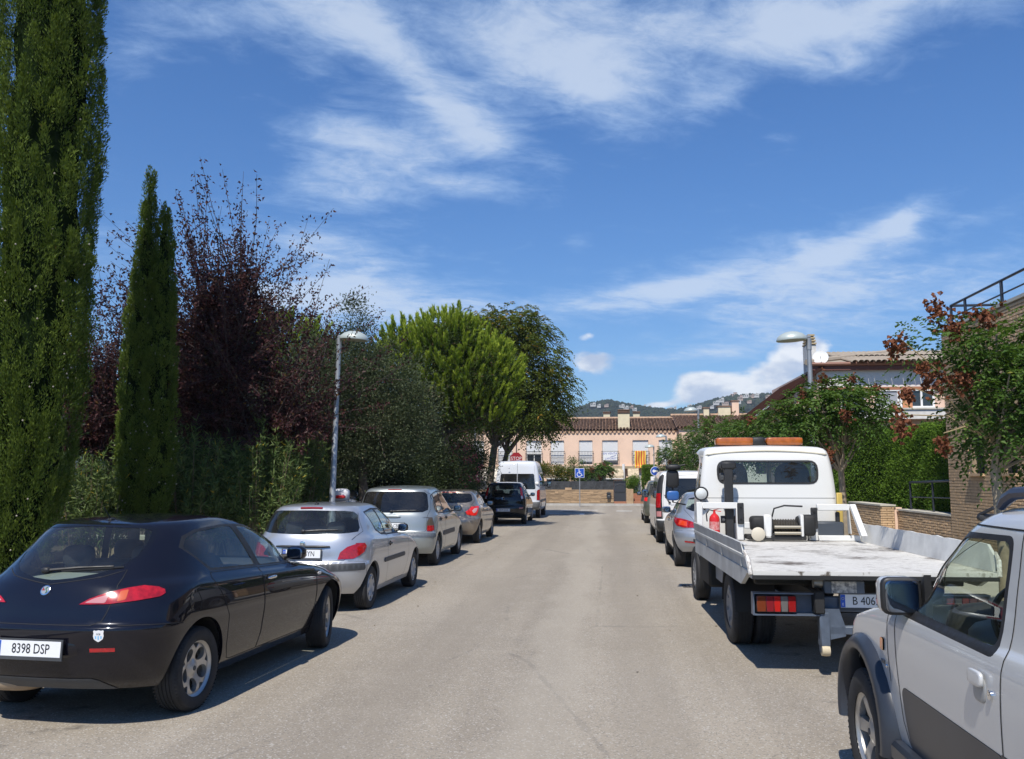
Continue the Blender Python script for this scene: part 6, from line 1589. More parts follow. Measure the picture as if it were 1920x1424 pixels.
# ---------------------------------------------------------------- small off-road car in the right foreground
def small_offroader(loc, rz):
    root = thing('parked_car', 'silver three-door off-roader with grey wheel flares and roof rails, nearest on the right', 'car', loc, rz, 'cars parked along the road')
    pm = paint('warm silver paint', (.60, .605, .60), .22, .36, 1.0, dust=.08)
    grey = mat('dark grey lower paint', (.028, .033, .044), .36, 0, coat=.1, var=.1, spec=.4)
    keys = [
        (0.00, .70, .06, 3.36, .16, .35, 5, 3.4, [(0, .40), (1, .36), (3.4, .36)]),
        (0.12, .735, .03, 3.42, .18, .38, 5, 3.4, [(0, .50), (1, .47), (3.4, .46)]),
        (0.26, .752, .02, 3.42, .18, .38, 5, 3.4, [(0, .70), (1, .68), (3.4, .66)]),
        (0.42, .757, .02, 3.38, .18, .38, 5, 3.4, [(0, .92), (1, .90), (3.4, .86)]),
        (0.50, .752, .02, 3.34, .18, .40, 5, 3.2, [(0, 1.06), (1, 1.03), (2.6, .99), (3.3, .93)]),
        (0.56, .735, .02, 3.10, .18, .50, 5, 3.0, [(0, 1.13), (1, 1.10), (2.4, 1.07), (3.1, 1.01)]),
        (0.60, .715, .03, 2.50, .18, .45, 5, 3.4, [(0, 1.16), (1, 1.13), (2.4, 1.10)]),
        (0.80, .655, .07, 2.12, .18, .45, 5, 3.6, [(0, 1.40), (1, 1.39), (2.2, 1.38)]),
        (0.93, .610, .10, 1.86, .18, .45, 4.6, 3.6, [(0, 1.575), (1, 1.59), (1.9, 1.555)]),
        (0.98, .575, .14, 1.78, .18, .42, 4, 3.2, [(0, 1.625), (1, 1.645), (1.8, 1.60)]),
        (1.04, .50, .20, 1.70, .18, .4, 3, 2.8, [(0, 1.65), (1, 1.67), (1.8, 1.635)]),
        (1.20, .0, .5, 1.5, .2, .3, 2, 2, [(0, 1.665), (1, 1.69), (1.8, 1.655)]),
    ]
    B = Body(keys, nv=190)
    win_f = [('s', 1.235, 1.525), ('s', 1.70, 1.515), ('s', 1.83, 1.47), ('s', 2.16, 1.19), ('s', 2.16, 1.122), ('s', 1.215, 1.118)]
    fr_f = [('s', 1.205, 1.55), ('s', 1.71, 1.54), ('s', 1.86, 1.49), ('s', 2.30, 1.14), ('s', 2.30, 1.082), ('s', 1.185, 1.08)]
    win_r = [('s', .20, 1.52), ('s', .93, 1.53), ('s', .96, 1.48), ('s', .86, 1.19), ('s', .75, 1.15), ('s', .20, 1.15)]
    door = [('s', 1.135, 1.575), ('s', 1.10, 1.09), ('s', 1.13, .43), ('s', 2.20, .43), ('s', 2.27, .56), ('s', 2.34, 1.08), ('s', 1.92, 1.49), ('s', 1.76, 1.575)]
    lower = [('s', 1.13, .735), ('s', 2.22, .735), ('s', 2.25, .70), ('s', 2.20, .43), ('s', 1.14, .43)]
    band = [('s', .98, .74), ('s', 1.13, .74), ('s', 1.13, .40), ('s', .98, .40)]
    feats = [
        F('side_window', win_f, M_GLASS_CLEAR, [.05, .05, .05, .03, .02, .05], -.004), F('window_frame', fr_f, M_BLACK, [.05, .05, .05, .0, .0, .05], .0),
        F('rear_side_window', win_r, M_GLASS_DARK, .06, -.003),
        F('windscreen', [('f', 0, 1.06), ('f', .62, 1.06), ('f', .55, 1.50), ('f', 0, 1.52)], M_GLASS_CLEAR, .05, -.003, center=True),
        F('rear_window', [('r', 0, 1.08), ('r', .58, 1.08), ('r', .53, 1.50), ('r', 0, 1.51)], M_GLASS_DARK, .05, -.003, center=True),
        F('door_lower_panel', lower, grey, .02, .003), F('side_sill_panel', band, grey, 0, .003),
        F('door', door, None, .05),
        F('side_repeater', [('s', 2.50, .86), ('s', 2.55, .86), ('s', 2.55, .925), ('s', 2.50, .925)], M_AMBER, .015, .008, skirt=True),
        F('front_bumper', [('f', 0, .60), ('f', .5, .60), ('s', 3.25, .60), ('s', 3.22, .40), ('u', 2.15, -.1), ('u', 3.05, -.1)], grey, 0, .004, center=True),
        F('headlight', [('f', .40, .66), ('f', .60, .66), ('f', .60, .82), ('f', .40, .82)], M_LENSCLEAR, .04, .006, skirt=True),
    ]
    build_body(root, B, feats, pm, arches=((.62, .40, .40), (2.87, .40, .40)), seams=[door + [door[0]], [('s', 2.46, 1.06), ('s', 2.44, .85), ('s', 2.42, .72)]], grid=(14, 44, 16, 48), seam_w=.008)
    for ay in (.62, 2.87):
        for s in (1, -1):
            m = MB(); n = 22
            sec = []
            th = np.linspace(PI + .42, -.42, n)
            rows = []
            for t in th:
                c, q = math.cos(t), math.sin(t)
                y0 = ay + .395 * c; z0 = .40 + .395 * q; y1 = ay + .50 * c; z1 = .40 + .485 * q
                if z0 < .33: z0 = .33
                if z1 < .33: z1 = .33
                bx = B.point('s', min(max(y1, .1), 3.3), max(z1, .42))[0].x
                rows.append([(bx - .02, y0, z0), (.800, y0, z0), (.815, ay + .415 * c, max(.33, .40 + .412 * q)), (.808, ay + .455 * c, max(.33, .40 + .447 * q)), (bx + .012, y1, z1), (bx - .02, y1, z1)])
            pts = [((s * x), y, z) for r_ in rows for x, y, z in r_]
            f = [(i * 6 + k, i * 6 + k + 1, (i + 1) * 6 + k + 1, (i + 1) * 6 + k) for i in range(n - 1) for k in range(5)]
            m.add(pts, f); m.build('wheel_flare', grey, root, 60)
    for s in (1, -1):
        m = MB(); m.box((s * .745, 1.70, .39), (.09, 1.35, .10), bev=.02); m.build('sill_board', grey, root)
        add_wheel(root, s * .69, .62, .345, .20, .215, 'spokes5', M_ALLOY, 0, s); add_wheel(root, s * .69, 2.87, .345, .20, .215, 'spokes5', M_ALLOY, 0, s, spin=.3)
        m = MB(); xs = s * .545
        m.tube([(xs, 1.50, 1.655), (xs, 1.44, 1.69), (xs, 1.36, 1.715), (xs, 1.22, 1.722)], [.018, .026, .026, .024], 8); ft = m.build('rail_foot', mat('navy grey plastic', (.03, .035, .06), .35), root)
        m = MB(); m.tube([(xs, .45, 1.655), (xs, .50, 1.69), (xs, .58, 1.715), (xs, .70, 1.722)], [.018, .026, .026, .024], 8); m.build('rail_foot', mat('navy grey plastic', (0, 0, 0)), root)
        m = MB(); m.tube([(xs, 1.22, 1.722), (xs, .96, 1.728), (xs, .70, 1.722)], .022, 8); m.build('roof_rail', mat('satin rail', (.28, .30, .36), .35, .6), root)
        p, n = B.point('s', 2.24, 1.13, 0, s)
        c = p + Vector((s * .105, -.02, .06))
        m = MB(); m.superbox(c, (.19, .12, .185), 4.5, 22, 12); mi = m.build('wing_mirror', pm, root, 50)
        m = MB(); m.superbox(c + Vector((0, -.052, 0)), (.193, .05, .188), 5, 22, 10); m.build('mirror_bezel', M_BLACK, mi, 50)
        m = MB(); m.superbox(c + Vector((0, -.073, 0)), (.164, .016, .158), 6, 22, 8); m.build('mirror_glass', mat('mirror glass', (.22, .25, .30), .02, 1.0), mi, 50)
        m = MB(); m.superbox(p + Vector((s * .035, -.015, .02)), (.11, .12, .10), 3.5, 16, 8); m.prism([(2.12, 1.085), (2.34, 1.085), (2.30, 1.15), (2.12, 1.30)], 'x', p.x - s * .03, p.x + s * .004); m.build('mirror_foot', M_BLACK, mi, 50)
        p, n = B.point('s', 1.29, .955, .004, s); Mh = frame_from(p, n)
        m = MB(); m.superbox((0, -.012, -.004), (.115, .10, .016), 3.2, 20, 8, None); cup = mesh_obj('handle_cup', [Mh @ Vector(v) for v in m.v], m.f, mat('shaded cup silver', (.36, .37, .375), .4, .4), root, 60)
        m = MB(); m.superbox((0, .033, .014), (.13, .062, .022), 4, 20, 8); h = mesh_obj('door_handle', [Mh @ Vector(v) for v in m.v], m.f, pm, root, 60)
        p, n = B.point('s', 1.185, .945, .004, s); m = MB(); m.lathe([(.019, -.004), (.018, .006), (.010, .008), (0, .006)], 16, frame_from(p, n)); m.build('door_lock', M_CHROME, root)
    p, n = B.point('s', 2.52, .80, .004, -1); Mb = frame_from(p, n)
    text_mesh('badge_letters', 'VVT', .032, mat('badge silver', (.3, .31, .33), .3, .7), root, Mb, .003)
    m = MB(); m.superbox(Mb @ Vector((.055, -.012, 0)), (.012, .02, .02), 2.4, 10, 6); m.build('badge_dot', M_CHROME, root)
    m = MB(); m.superbox((-.50, 1.74, 1.60), (.10, .05, .035), 3, 12, 6); m.tube([(-.54, 1.74, 1.61), (-.50, 1.68, 1.645)], .008, 5); m.build('roof_aerial', M_BLACK, root)
    wheel = add_wheel(root, .05, -.06, .335, .19, .21, 'spokes5', M_ALLOY, -PI / 2, 1, z=.86); wheel.name = 'spare_wheel'
    m = MB(); m.box((0, .06, .50), (1.2, .08, .18), bev=.03); m.build('rear_bumper', grey, root)
    add_cabin(root, .60, 1.30, .70, .46, .78, 1.34, 2.22, 1.13)
    m = MB(); m.superbox((-.32, 1.95, .98), (.40, .30, .26), 3.5, 18, 8); m.build('instrument_cowl', mat('grey cabin plastic', (.10, .11, .13), .5), root, 50)
    return root
# ================================================================ buildings
M_BRICK = mat('sandy brown brick', (.60, .42, .25), .85, color2=(.50, .345, .20), vscale=9, bump=.25, bscale=60, objrand=.18)
M_MORTAR = mat('brown mortar', (.30, .23, .155), .95, var=.15, vscale=6)
M_CAP = mat('pale coping stone', (.50, .47, .40), .8, var=.12, vscale=3)
M_RAIL = mat('blue grey railing steel', (.030, .036, .050), .45, .3)
M_DARKOPEN = mat('dark opening', (.01, .01, .011), .6)
M_STUCCO = mat('salmon stucco', (.76, .54, .40), .9, var=.05, vscale=1.2, bump=.15, bscale=25)
M_STUCCO2 = mat('pale salmon stucco', (.66, .47, .37), .9, var=.05, vscale=1.2)
M_SHUTTER = mat('white roller shutter', (.76, .76, .75), .55)
M_WHITE = mat('white joinery', (.74, .74, .72), .5)
M_TILE = mat('brown roof tile', (.235, .140, .098), .9, color2=(.150, .098, .072), vscale=1.6, bump=.3, bscale=20)
M_TILE2 = mat('weathered grey brown tile', (.37, .31, .24), .9, color2=(.29, .24, .185), vscale=1.3)
M_CREAM = mat('cream render', (.66, .58, .40), .9, var=.06)
M_WINDOWGLASS = mat('dark window glass', (.025, .03, .035), .05, spec=.8)
BRICK_MESH = {}
def brick_wall(parent, plane, fixed, a0, a1, z0, z1, holes=(), limit=300, near=None, L=.24, H=.05, J=.010, back=True, depth=.03, outward=-1, parts=True):
    """courses of single bricks standing proud of the mortar. plane 'x': wall at x = fixed running along y; 'y': wall at y = fixed running along x.
    the nearest `limit` bricks are parts of their own, the others one joined part."""
    key = (plane, L, H)
    if key not in BRICK_MESH:
        m = MB(); s = (depth, L - .001, H - .001) if plane == 'x' else (L - .001, depth, H - .001)
        m.box((0, 0, 0), s, bev=.006)
        o = m.build('brick', M_BRICK, None, 30); BRICK_MESH[key] = o.data; bpy.data.objects.remove(o)
    rows = []
    n = int((z1 - z0) / (H + J))
    for r in range(n):
        z = z0 + J + H / 2 + r * (H + J)
        a = a0 + (0 if r % 2 == 0 else (L + J) / 2) + L / 2
        if r % 2: rows.append((a0 + L / 4 - .003, z, .5))
        while a + L / 2 <= a1 + .001:
            rows.append((a, z, 1.0)); a += L + J
        if a1 - (a - L / 2) > .025: rows.append(((a - L / 2 + a1) / 2, z, (a1 - (a - L / 2)) / L))
    rows = [q for q in rows if not any(h0 - L * q[2] * .5 < q[0] < h1 + L * q[2] * .5 and hz0 - H / 2 < q[1] < hz1 + H / 2 for (h0, h1, hz0, hz1) in holes)]
    if near is not None: rows.sort(key=lambda q: near(q[0], q[1]))
    rest = MB()
    for i, (a, z, k) in enumerate(rows):
        off = random.uniform(-.003, .003)
        p = (fixed + outward * (.008 + off), a, z) if plane == 'x' else (a, fixed + outward * (.008 + off), z)
        if parts and i < limit:
            o = bpy.data.objects.new('brick', BRICK_MESH[key]); COL.objects.link(o); o.parent = parent; o.location = p
            if plane == 'x': o.scale = (1, k, 1)
            else: o.scale = (k, 1, 1)
        else:
            s = (depth, (L - .001) * k, H - .001) if plane == 'x' else ((L - .001) * k, depth, H - .001)
            rest.box(p, s)
    if rest.v:
        o = rest.build('brickwork', M_BRICK, parent, None); o['kind'] = 'stuff'
    return len(rows)
# ---------------------------------------------------------------- brick building on the right
def brick_building():
    X = 7.30
    b = thing('brick_building', 'sandy brick building with two narrow barred windows and a roof railing', 'building', (0, 0, 0))
    WINS = [(17.80, 18.38, 1.86, 2.86), (16.45, 17.03, 1.86, 2.86), (15.10, 15.68, 1.86, 2.86), (12.4, 12.98, 1.86, 2.86)]
    m = MB(); y0, y1, zt = 9.0, 19.55, 4.93
    cuts = sorted([y0] + [v for w in WINS for v in w[:2]] + [y1])
    for i in range(len(cuts) - 1):
        a, c = cuts[i], cuts[i + 1]
        if any(abs(a - w[0]) < 1e-6 for w in WINS):
            m.span((X, a, 0), (X + .35, c, 1.86)); m.span((X, a, 2.86), (X + .35, c, zt))
        else: m.span((X, a, 0), (X + .35, c, zt))
    m.span((X + .35, y0, 0), (X + .36, y1, zt)) if False else None
    m.span((X + .36, y1 - .35, 0), (17, y1 - .001, zt)); m.span((X + .36, y0, 0), (17, y0 + .3, zt)); m.span((16.7, y0 + .31, 0), (17, y1 - .36, zt)); m.span((X + .36, y0 + .31, zt - .4), (16.69, y1 - .36, zt - .2))
    m.build('wall', M_MORTAR, b, None)
    holes = [(w[0], w[1], w[2], w[3]) for w in WINS]
    brick_wall(b, 'x', X, y0 + 2.0, y1, .15, zt - .03, holes, 300, near=lambda a, z: abs(a - 15.75) + (0 if 1.0 < z < 4.9 and a > 15.6 else 30))
    brick_wall(b, 'y', y1 + .0, X, 16, .15, zt - .03, (), 0, outward=1, parts=False) if False else None
    c = MB(); c.span((X - .04, y0, zt), (X + .40, y1 + .04, zt + .06)); c.span((X + .40, y1 - .40, zt), (17.04, y1 + .04, zt + .06)); c.build('coping', M_CAP, b, None)
    for w in WINS:
        f = MB(); f.span((X + .20, w[0], w[2]), (X + .24, w[1], w[3])); win = f.build('window', M_WINDOWGLASS, b, None)
        g = MB()
        for k in range(6):
            y = w[0] + (k + .5) * (w[1] - w[0]) / 6; g.tube([(X + .09, y, w[2]), (X + .09, y, w[3])], .009, 5)
        for k in range(9):
            z = w[2] + (k + .5) * (w[3] - w[2]) / 9; g.tube([(X + .09, w[0], z), (X + .09, w[1], z)], .008, 5)
        g.build('bars', M_RAIL, win)
        s = MB(); s.box((X - .03, (w[0] + w[1]) / 2, w[2] - .025), (.14, w[1] - w[0] + .10, .045)); s.build('sill', M_BRICK, win, None)
        for (p0, p1) in (((X + .16, w[0], w[2]), (X + .20, w[0] + .05, w[3])), ((X + .16, w[1] - .05, w[2]), (X + .20, w[1], w[3]))):
            q = MB(); q.span(p0, p1); q.build('frame', M_RAIL, win, None)
    r = MB(); xr = X + .16
    r.tube([(xr, y0, zt + .56), (xr, y1 - .15, zt + .56), (15, y1 - .15, zt + .56)], .028, 8); r.build('top_rail', M_RAIL, b)
    r = MB(); r.tube([(xr, y0, zt + .30), (xr, y1 - .15, zt + .30), (15, y1 - .15, zt + .30)], .018, 8); r.build('lower_rail', M_RAIL, b)
    for y in (y1 - .15, 18.66, 16.98, 15.3, 13.6, 11.9):
        q = MB(); q.box((xr, y, zt + .31), (.05, .05, .50), bev=.008); q.build('rail_post', M_RAIL, b)
    w1 = thing('garden_wall', 'low sandy brick wall with pale coping beside the hedge', 'wall', (0, 0, 0))
    m = MB(); m.span((6.92, 23.1, 0), (7.22, 33, 1.06)); m.build('wall_core', M_MORTAR, w1, None)
    brick_wall(w1, 'x', 6.92, 23.1, 28.6, .14, 1.05, (), 260, near=lambda a, z: a)
    brick_wall(w1, 'y', 23.1, 6.92, 7.22, .14, 1.05, (), 40)
    m = MB(); m.span((6.88, 23.06, 1.06), (7.26, 33, 1.10)); m.build('coping', M_CAP, w1, None)
    w2 = thing('garden_wall', 'lower brick wall topped by a short steel railing next to the brick building', 'wall', (0, 0, 0))
    m = MB(); m.span((7.32, 19.60, 0), (7.62, 23.08, .955)); m.build('wall_core', M_MORTAR, w2, None)
    brick_wall(w2, 'x', 7.32, 19.60, 23.08, .14, .95, (), 300)
    m = MB(); m.span((7.28, 19.60, .955), (7.66, 23.08, .995)); m.build('coping', M_CAP, w2, None)
    m = MB(); m.span((7.24, 23.12, 0), (7.42, 23.3, 1.03)); m.build('pink_pier', M_STUCCO, w2, None)
    rl = thing('railing', 'short blue grey steel railing standing on the lower brick wall', 'railing', (0, 0, 0))
    m = MB(); m.tube([(7.48, 22.6, .995), (7.48, 22.6, 1.66), (7.48, 20.6, 1.70), (7.48, 19.62, 1.72)], .028, 8); m.build('handrail', M_RAIL, rl)
    for y in (21.1,):
        m = MB(); m.tube([(7.48, y, .995), (7.48, y, 1.71)], .026, 8); m.build('post', M_RAIL, rl)
    m = MB(); m.tube([(7.48, 22.6, 1.30), (7.48, 19.62, 1.34)], .014, 6); m.build('mid_rail', M_RAIL, rl)
brick_building()
def tile_roof(parent, x0, x1, ye, ze, yr, zr, material, pitch=.22, rows=12, name='roof_tiles'):
    """barrel tiles in courses from the eave (ye, ze) up to the ridge (yr, zr)"""
    nx = max(2, int((x1 - x0) / pitch)); k = 6
    xs = np.arange(nx) * pitch + x0 + pitch / 2
    V = []; Fq = []
    th = np.linspace(0, PI, k + 1)
    dy, dz = (yr - ye) / rows, (zr - ze) / rows
    L = math.hypot(yr - ye, zr - ze); ny, nz = -(zr - ze) / L, (yr - ye) / L
    if nz < 0: ny, nz = -ny, -nz
    base = 0
    rng = np.random.default_rng(3)
    for r in range(rows):
        for x in xs:
            j = rng.uniform(-.012, .012); lift = rng.uniform(0, .012)
            for e, (t, rad, up) in enumerate(((r - .12, .105, .035 + lift), (r + 1.0, .085, .0))):
                for a in th:
                    o = math.sin(a) * rad * .8 + up
                    V.append((x + j + math.cos(a) * rad, ye + dy * t + ny * o, ze + dz * t + nz * o))
            for i in range(k): Fq.append((base + i, base + i + 1, base + k + 1 + i + 1, base + k + 1 + i))
            base += 2 * (k + 1)
    o = np_mesh(name, np.array(V), np.array(Fq), material, parent, smooth=True); o['kind'] = 'stuff'
    m = MB(); m.add([(x0, ye, ze - .02), (x1, ye, ze - .02), (x1, yr, zr - .02), (x0, yr, zr - .02)], [(0, 1, 2, 3)]); m.build('roof_deck', material, parent, None)
    return o
def balcony_window(parent, x, w, yf, z0, z1, kind=0, shutter=1.0):
    """French window: frame, glass, half or fully lowered shutter, iron balustrade"""
    f = MB(); f.span((x - w / 2, yf + .16, z0), (x + w / 2, yf + .20, z1)); win = f.build('window', M_WHITE, parent, None)
    g = MB()
    for s in (-1, 1): g.span((x + s * .04, yf + .145, z0 + .08), (x + s * (w / 2 - .07), yf + .158, z1 - .1))
    g.build('glass', M_WINDOWGLASS, win, None)
    zs = z1 - (z1 - z0) * shutter
    n = max(2, int((z1 - zs) / .055)); h = (z1 - zs) / n
    s = MB()
    for k in range(n): s.box((x, yf + .11, zs + (k + .5) * h), (w - .02, .03, h * .82))
    s.span((x - w / 2 + .01, yf + .115, zs), (x + w / 2 - .01, yf + .125, z1)); s.build('roller_shutter', M_SHUTTER, win, None)
    b = MB(); zb = z0 + .02
    for k in range(int(w / .10) + 2):
        xx = x - w / 2 - .06 + k * (w + .12) / (int(w / .10) + 1); b.box((xx, yf - .10, zb + .48), (.016, .016, .95))
    for z in (zb + .03, zb + .95, zb + .48): b.box((x, yf - .10, z), (w + .14, .022, .03))
    b.build('balustrade', M_RAIL, win, None)
    return win
def terrace():
    YF = 63.0; K = 25.714
    t = thing('terraced_house', 'long salmon pink terrace with brown tiled roof and white roller shutters', 'house', (0, 0, 0))
    X = lambda px: (px - 1139) / K
    spans = [(X(897), .85), (X(948), 1.04), (X(1002.5), 1.13), (X(1046.5), .98), (X(1099.5), .98), (X(1144.5), 1.13), (X(1200.5), 1.13), (X(1246.5), .98)] + [(X(897) - 1.95 * k, 1.0) for k in range(1, 9)]
    z0, z1 = 2.70, 4.47
    m = MB(); xs = sorted(spans); x0, x1 = -32.0, X(1270); cur = x0
    for (x, w) in xs:
        m.span((cur, YF, 0), (x - w / 2, YF + .3, 5.12)); m.span((x - w / 2, YF, 0), (x + w / 2, YF + .3, z0)); m.span((x - w / 2, YF, z1), (x + w / 2, YF + .3, 5.12)); cur = x + w / 2
    m.span((cur, YF, 0), (x1, YF + .3, 5.12)); m.span((x0, YF + .31, 0), (x1, YF + .33, 5.12)); m.build('wall', M_STUCCO, t, None)
    sh = {0: 1.0}
    for i, (x, w) in enumerate(spans): balcony_window(t, x, w, YF, z0, z1, 0, .56 if i == 2 else (.90 if i in (4, 5) else 1.0))
    m = MB(); m.span((x0, YF - .35, 2.42), (x1 + 2, YF - .002, 2.60)); m.build('ledge', mat('beige ledge', (.36, .29, .19), .9, var=.15), t, None)
    m = MB(); m.span((x0, YF - .05, 5.12), (x1, YF + .3, 5.19)); m.build('eave', mat('eave render', (.45, .27, .17), .9), t, None)
    sc = MB()
    for k in range(int((x1 - x0) / .30)):
        xx = x0 + .15 + k * .30; sc.lathe([(.10, 0), (.085, .28)], 8, Matrix.Translation((xx, YF - .09, 5.07)) @ Matrix.Rotation(-PI / 2, 4, 'X'))
    o = sc.build('eave_tiles', mat('pale eave tile', (.52, .34, .22), .9), t, None); o['kind'] = 'stuff'
    tile_roof(t, x0, x1, YF - .12, 5.20, YF + 4, 6.28, M_TILE, .24, 11)
    m = MB(); m.tube([(x0, YF + 4, 6.32), (x1, YF + 4, 6.32)], .12, 8); m.build('ridge_tiles', mat('pale ridge tile', (.40, .27, .18), .9, var=.2, vscale=6), t)
    m = MB(); m.span((X(1160), YF + .4, 5.3), (X(1181.5), YF + 1.3, 6.42)); ch = m.build('chimney', M_CREAM, t, None)
    for z in (6.45, 6.56, 6.67): m = MB(); m.span((X(1159.5), YF + .35, z), (X(1182), YF + 1.35, z + .05)); m.build('chimney_slab', M_TILE, ch, None)
    m = MB(); m.span((X(1162), YF + .5, 6.42), (X(1180), YF + 1.2, 6.70)); m.build('vent_shade_block', M_DARKOPEN, ch, None)  # solid block, its black stands in for shade between the slabs
    for px in (1139, 1198):
        m = MB(); m.span((X(px) - .25, YF + 4.6, 5.8), (X(px) + .25, YF + 5.1, 6.72)); c2 = m.build('chimney', M_CREAM, t, None)
        for z in (6.74, 6.84): m = MB(); m.span((X(px) - .29, YF + 4.55, z), (X(px) + .29, YF + 5.15, z + .05)); m.build('chimney_slab', M_TILE, c2, None)
    for a, c in ((898, 940), (1026, 1066), (1090, 1150)):
        m = MB(); m.span((X(a), YF - .02, .1), (X(c), YF - .004, 2.2)); m.build('ground_floor_window', M_WINDOWGLASS, t, None)
    m = MB(); m.tube([(X(1168.5), YF - .42, .1), (X(1168.5), YF - .42, 2.75)], .10, 8); m.build('white_pipe', M_WHITE, t)
    m = MB(); m.span((X(1189), YF - .03, .1), (X(1200), YF - .006, 2.1)); m.build('front_door', mat('white iron door', (.60, .60, .60), .6), t, None)
    for a, c, col in ((899, 922, 0), (924, 941, 0), (1027, 1066, 1), (1136, 1168, 1), (1176, 1196, 1)):
        m = MB(); xa, xc = X(a), X(c); n = int((xc - xa) / .16)
        pts = []
        for i in range(n + 1):
            xx = xa + (xc - xa) * i / n; q = .02 * (i % 2)
            pts += [(xx, YF - .36, 2.42), (xx, YF - 1.15 + q, 1.80 if col == 0 else 1.92), (xx, YF - 1.15 + q, 1.50 if col == 0 else 1.72)]
        m.add(pts, [(3 * i + j, 3 * i + 3 + j, 3 * i + 4 + j, 3 * i + 1 + j) for i in range(n) for j in range(2)])
        aw = m.build('awning', mat('cream awning', (.58, .52, .42), .85, var=.12, vscale=2) if col == 0 else mat('beige woven awning', (.46, .38, .26), .9, var=.35, vscale=9), t, None)
        m = MB(); m.box(((xa + xc) / 2, YF - 1.17, 1.50 if col == 0 else 1.70), (xc - xa, .04, .05)); m.build('awning_bar', M_WHITE, aw, None)
    h = thing('terraced_house', 'salmon pink end house with its own brown tiled roof, stepped forward of the terrace', 'house', (0, 0, 0))
    xa, xb = X(1270) + .005, X(1480); yw = YF - .8
    m = MB(); m.span((xa, yw, 0), (xb, yw + .3, 5.22)); m.span((xa, yw + .31, 0), (xa + .3, YF + 6, 5.22)); m.span((xb - .3, yw + .31, 0), (xb, YF + 6, 5.22)); m.build('wall', M_STUCCO, h, None)
    m = MB(); m.span((xa - .1, yw - .11, 5.22), (xb, yw + .3, 5.29)); m.build('eave', mat('eave render', (0, 0, 0)), h, None)
    tile_roof(h, xa - .2, xb, yw - .20, 5.30, yw + 4, 6.42, M_TILE, .24, 11)
    m = MB(); m.tube([(xa - .3, yw + 4, 6.46), (xb, yw + 4, 6.46)], .12, 8); m.build('ridge_tiles', mat('pale ridge tile', (0, 0, 0)), h)
    for x in (X(1300), X(1345), X(1390)): balcony_window(h, x, 1.0, yw - .17, z0, z1, 0, 1.0)
    for px, ww, hh, mt in ((1385, .5, .9, M_CREAM), (1364, .9, .5, M_CREAM), (1330, .4, .4, M_CREAM)):
        m = MB(); m.span((X(px) - ww / 2, yw + 3.6, 6.1), (X(px) + ww / 2, yw + 4.4, 6.55 + hh)); c3 = m.build('chimney', mt if px != 1385 else M_STUCCO, h, None)
        m = MB(); m.span((X(px) - ww / 2 - .06, yw + 3.54, 6.55 + hh), (X(px) + ww / 2 + .06, yw + 4.46, 6.63 + hh)); m.build('chimney_slab', M_TILE, c3, None)
    x5 = X(1144.5)
    bn = mesh_obj('sale_banner', [(x5 - .50, YF - .125, 3.62), (x5 + .50, YF - .125, 3.62), (x5 + .50, YF - .125, 3.02), (x5 - .50, YF - .125, 3.02), (x5 - .50, YF - .119, 3.62), (x5 + .50, YF - .119, 3.62), (x5 + .50, YF - .119, 3.02), (x5 - .50, YF - .119, 3.02)], [(0, 1, 2, 3), (7, 6, 5, 4), (0, 4, 5, 1), (1, 5, 6, 2), (2, 6, 7, 3), (3, 7, 4, 0)], M_WHITE, None, None)
    tag(bn, 'white for-sale banner with blue EN VENTA lettering on a balcony', 'banner')
    blue = mat('banner blue', (.02, .05, .33), .6)
    text_mesh('lettering', 'EN VENTA', .215, blue, bn, frame_from((x5, YF - .127, 3.50), (0, -1, 0)), .001)
    text_mesh('lettering', 'LAFORET', .20, blue, bn, frame_from((x5 + .04, YF - .127, 3.14), (0, -1, 0)), .001)
    q = MB(); q.tube([(x5 + .02, YF - .128, 3.26), (x5 + .30, YF - .128, 3.34), (x5 + .40, YF - .128, 3.38)], .014, 5); q.build('swoosh', blue, bn)
    xf = X(1199.5); fl = MB(); n = 18
    M_FY = mat('flag yellow', (.72, .47, .06), .8); M_FR = mat('flag red', (.52, .08, .03), .8)
    root = thing('flag', 'yellow and red striped flag hanging over a balcony rail', 'flag', (0, 0, 0))
    for k in range(9):
        w = .80 / 9; xa_, xb_ = xf - .40 + k * w, xf - .40 + (k + 1) * w
        m = MB(); pts = []
        for i in range(n + 1):
            z = 3.70 - 1.22 * i / n
            for xx in (xa_, xb_): pts.append((xx + .01 * math.sin(i * .5), YF - .14 - (.02 + .03 * math.sin(xx * 9 + i * .25)) * (1 if i else 0) - (.22 if z < 2.62 else 0) * min(1, (2.75 - z) / .15), z))
        m.add(pts, [(2 * i, 2 * i + 1, 2 * i + 3, 2 * i + 2) for i in range(n)]); m.build('stripe', M_FR if k % 2 else M_FY, root, None)
    return t
terrace()
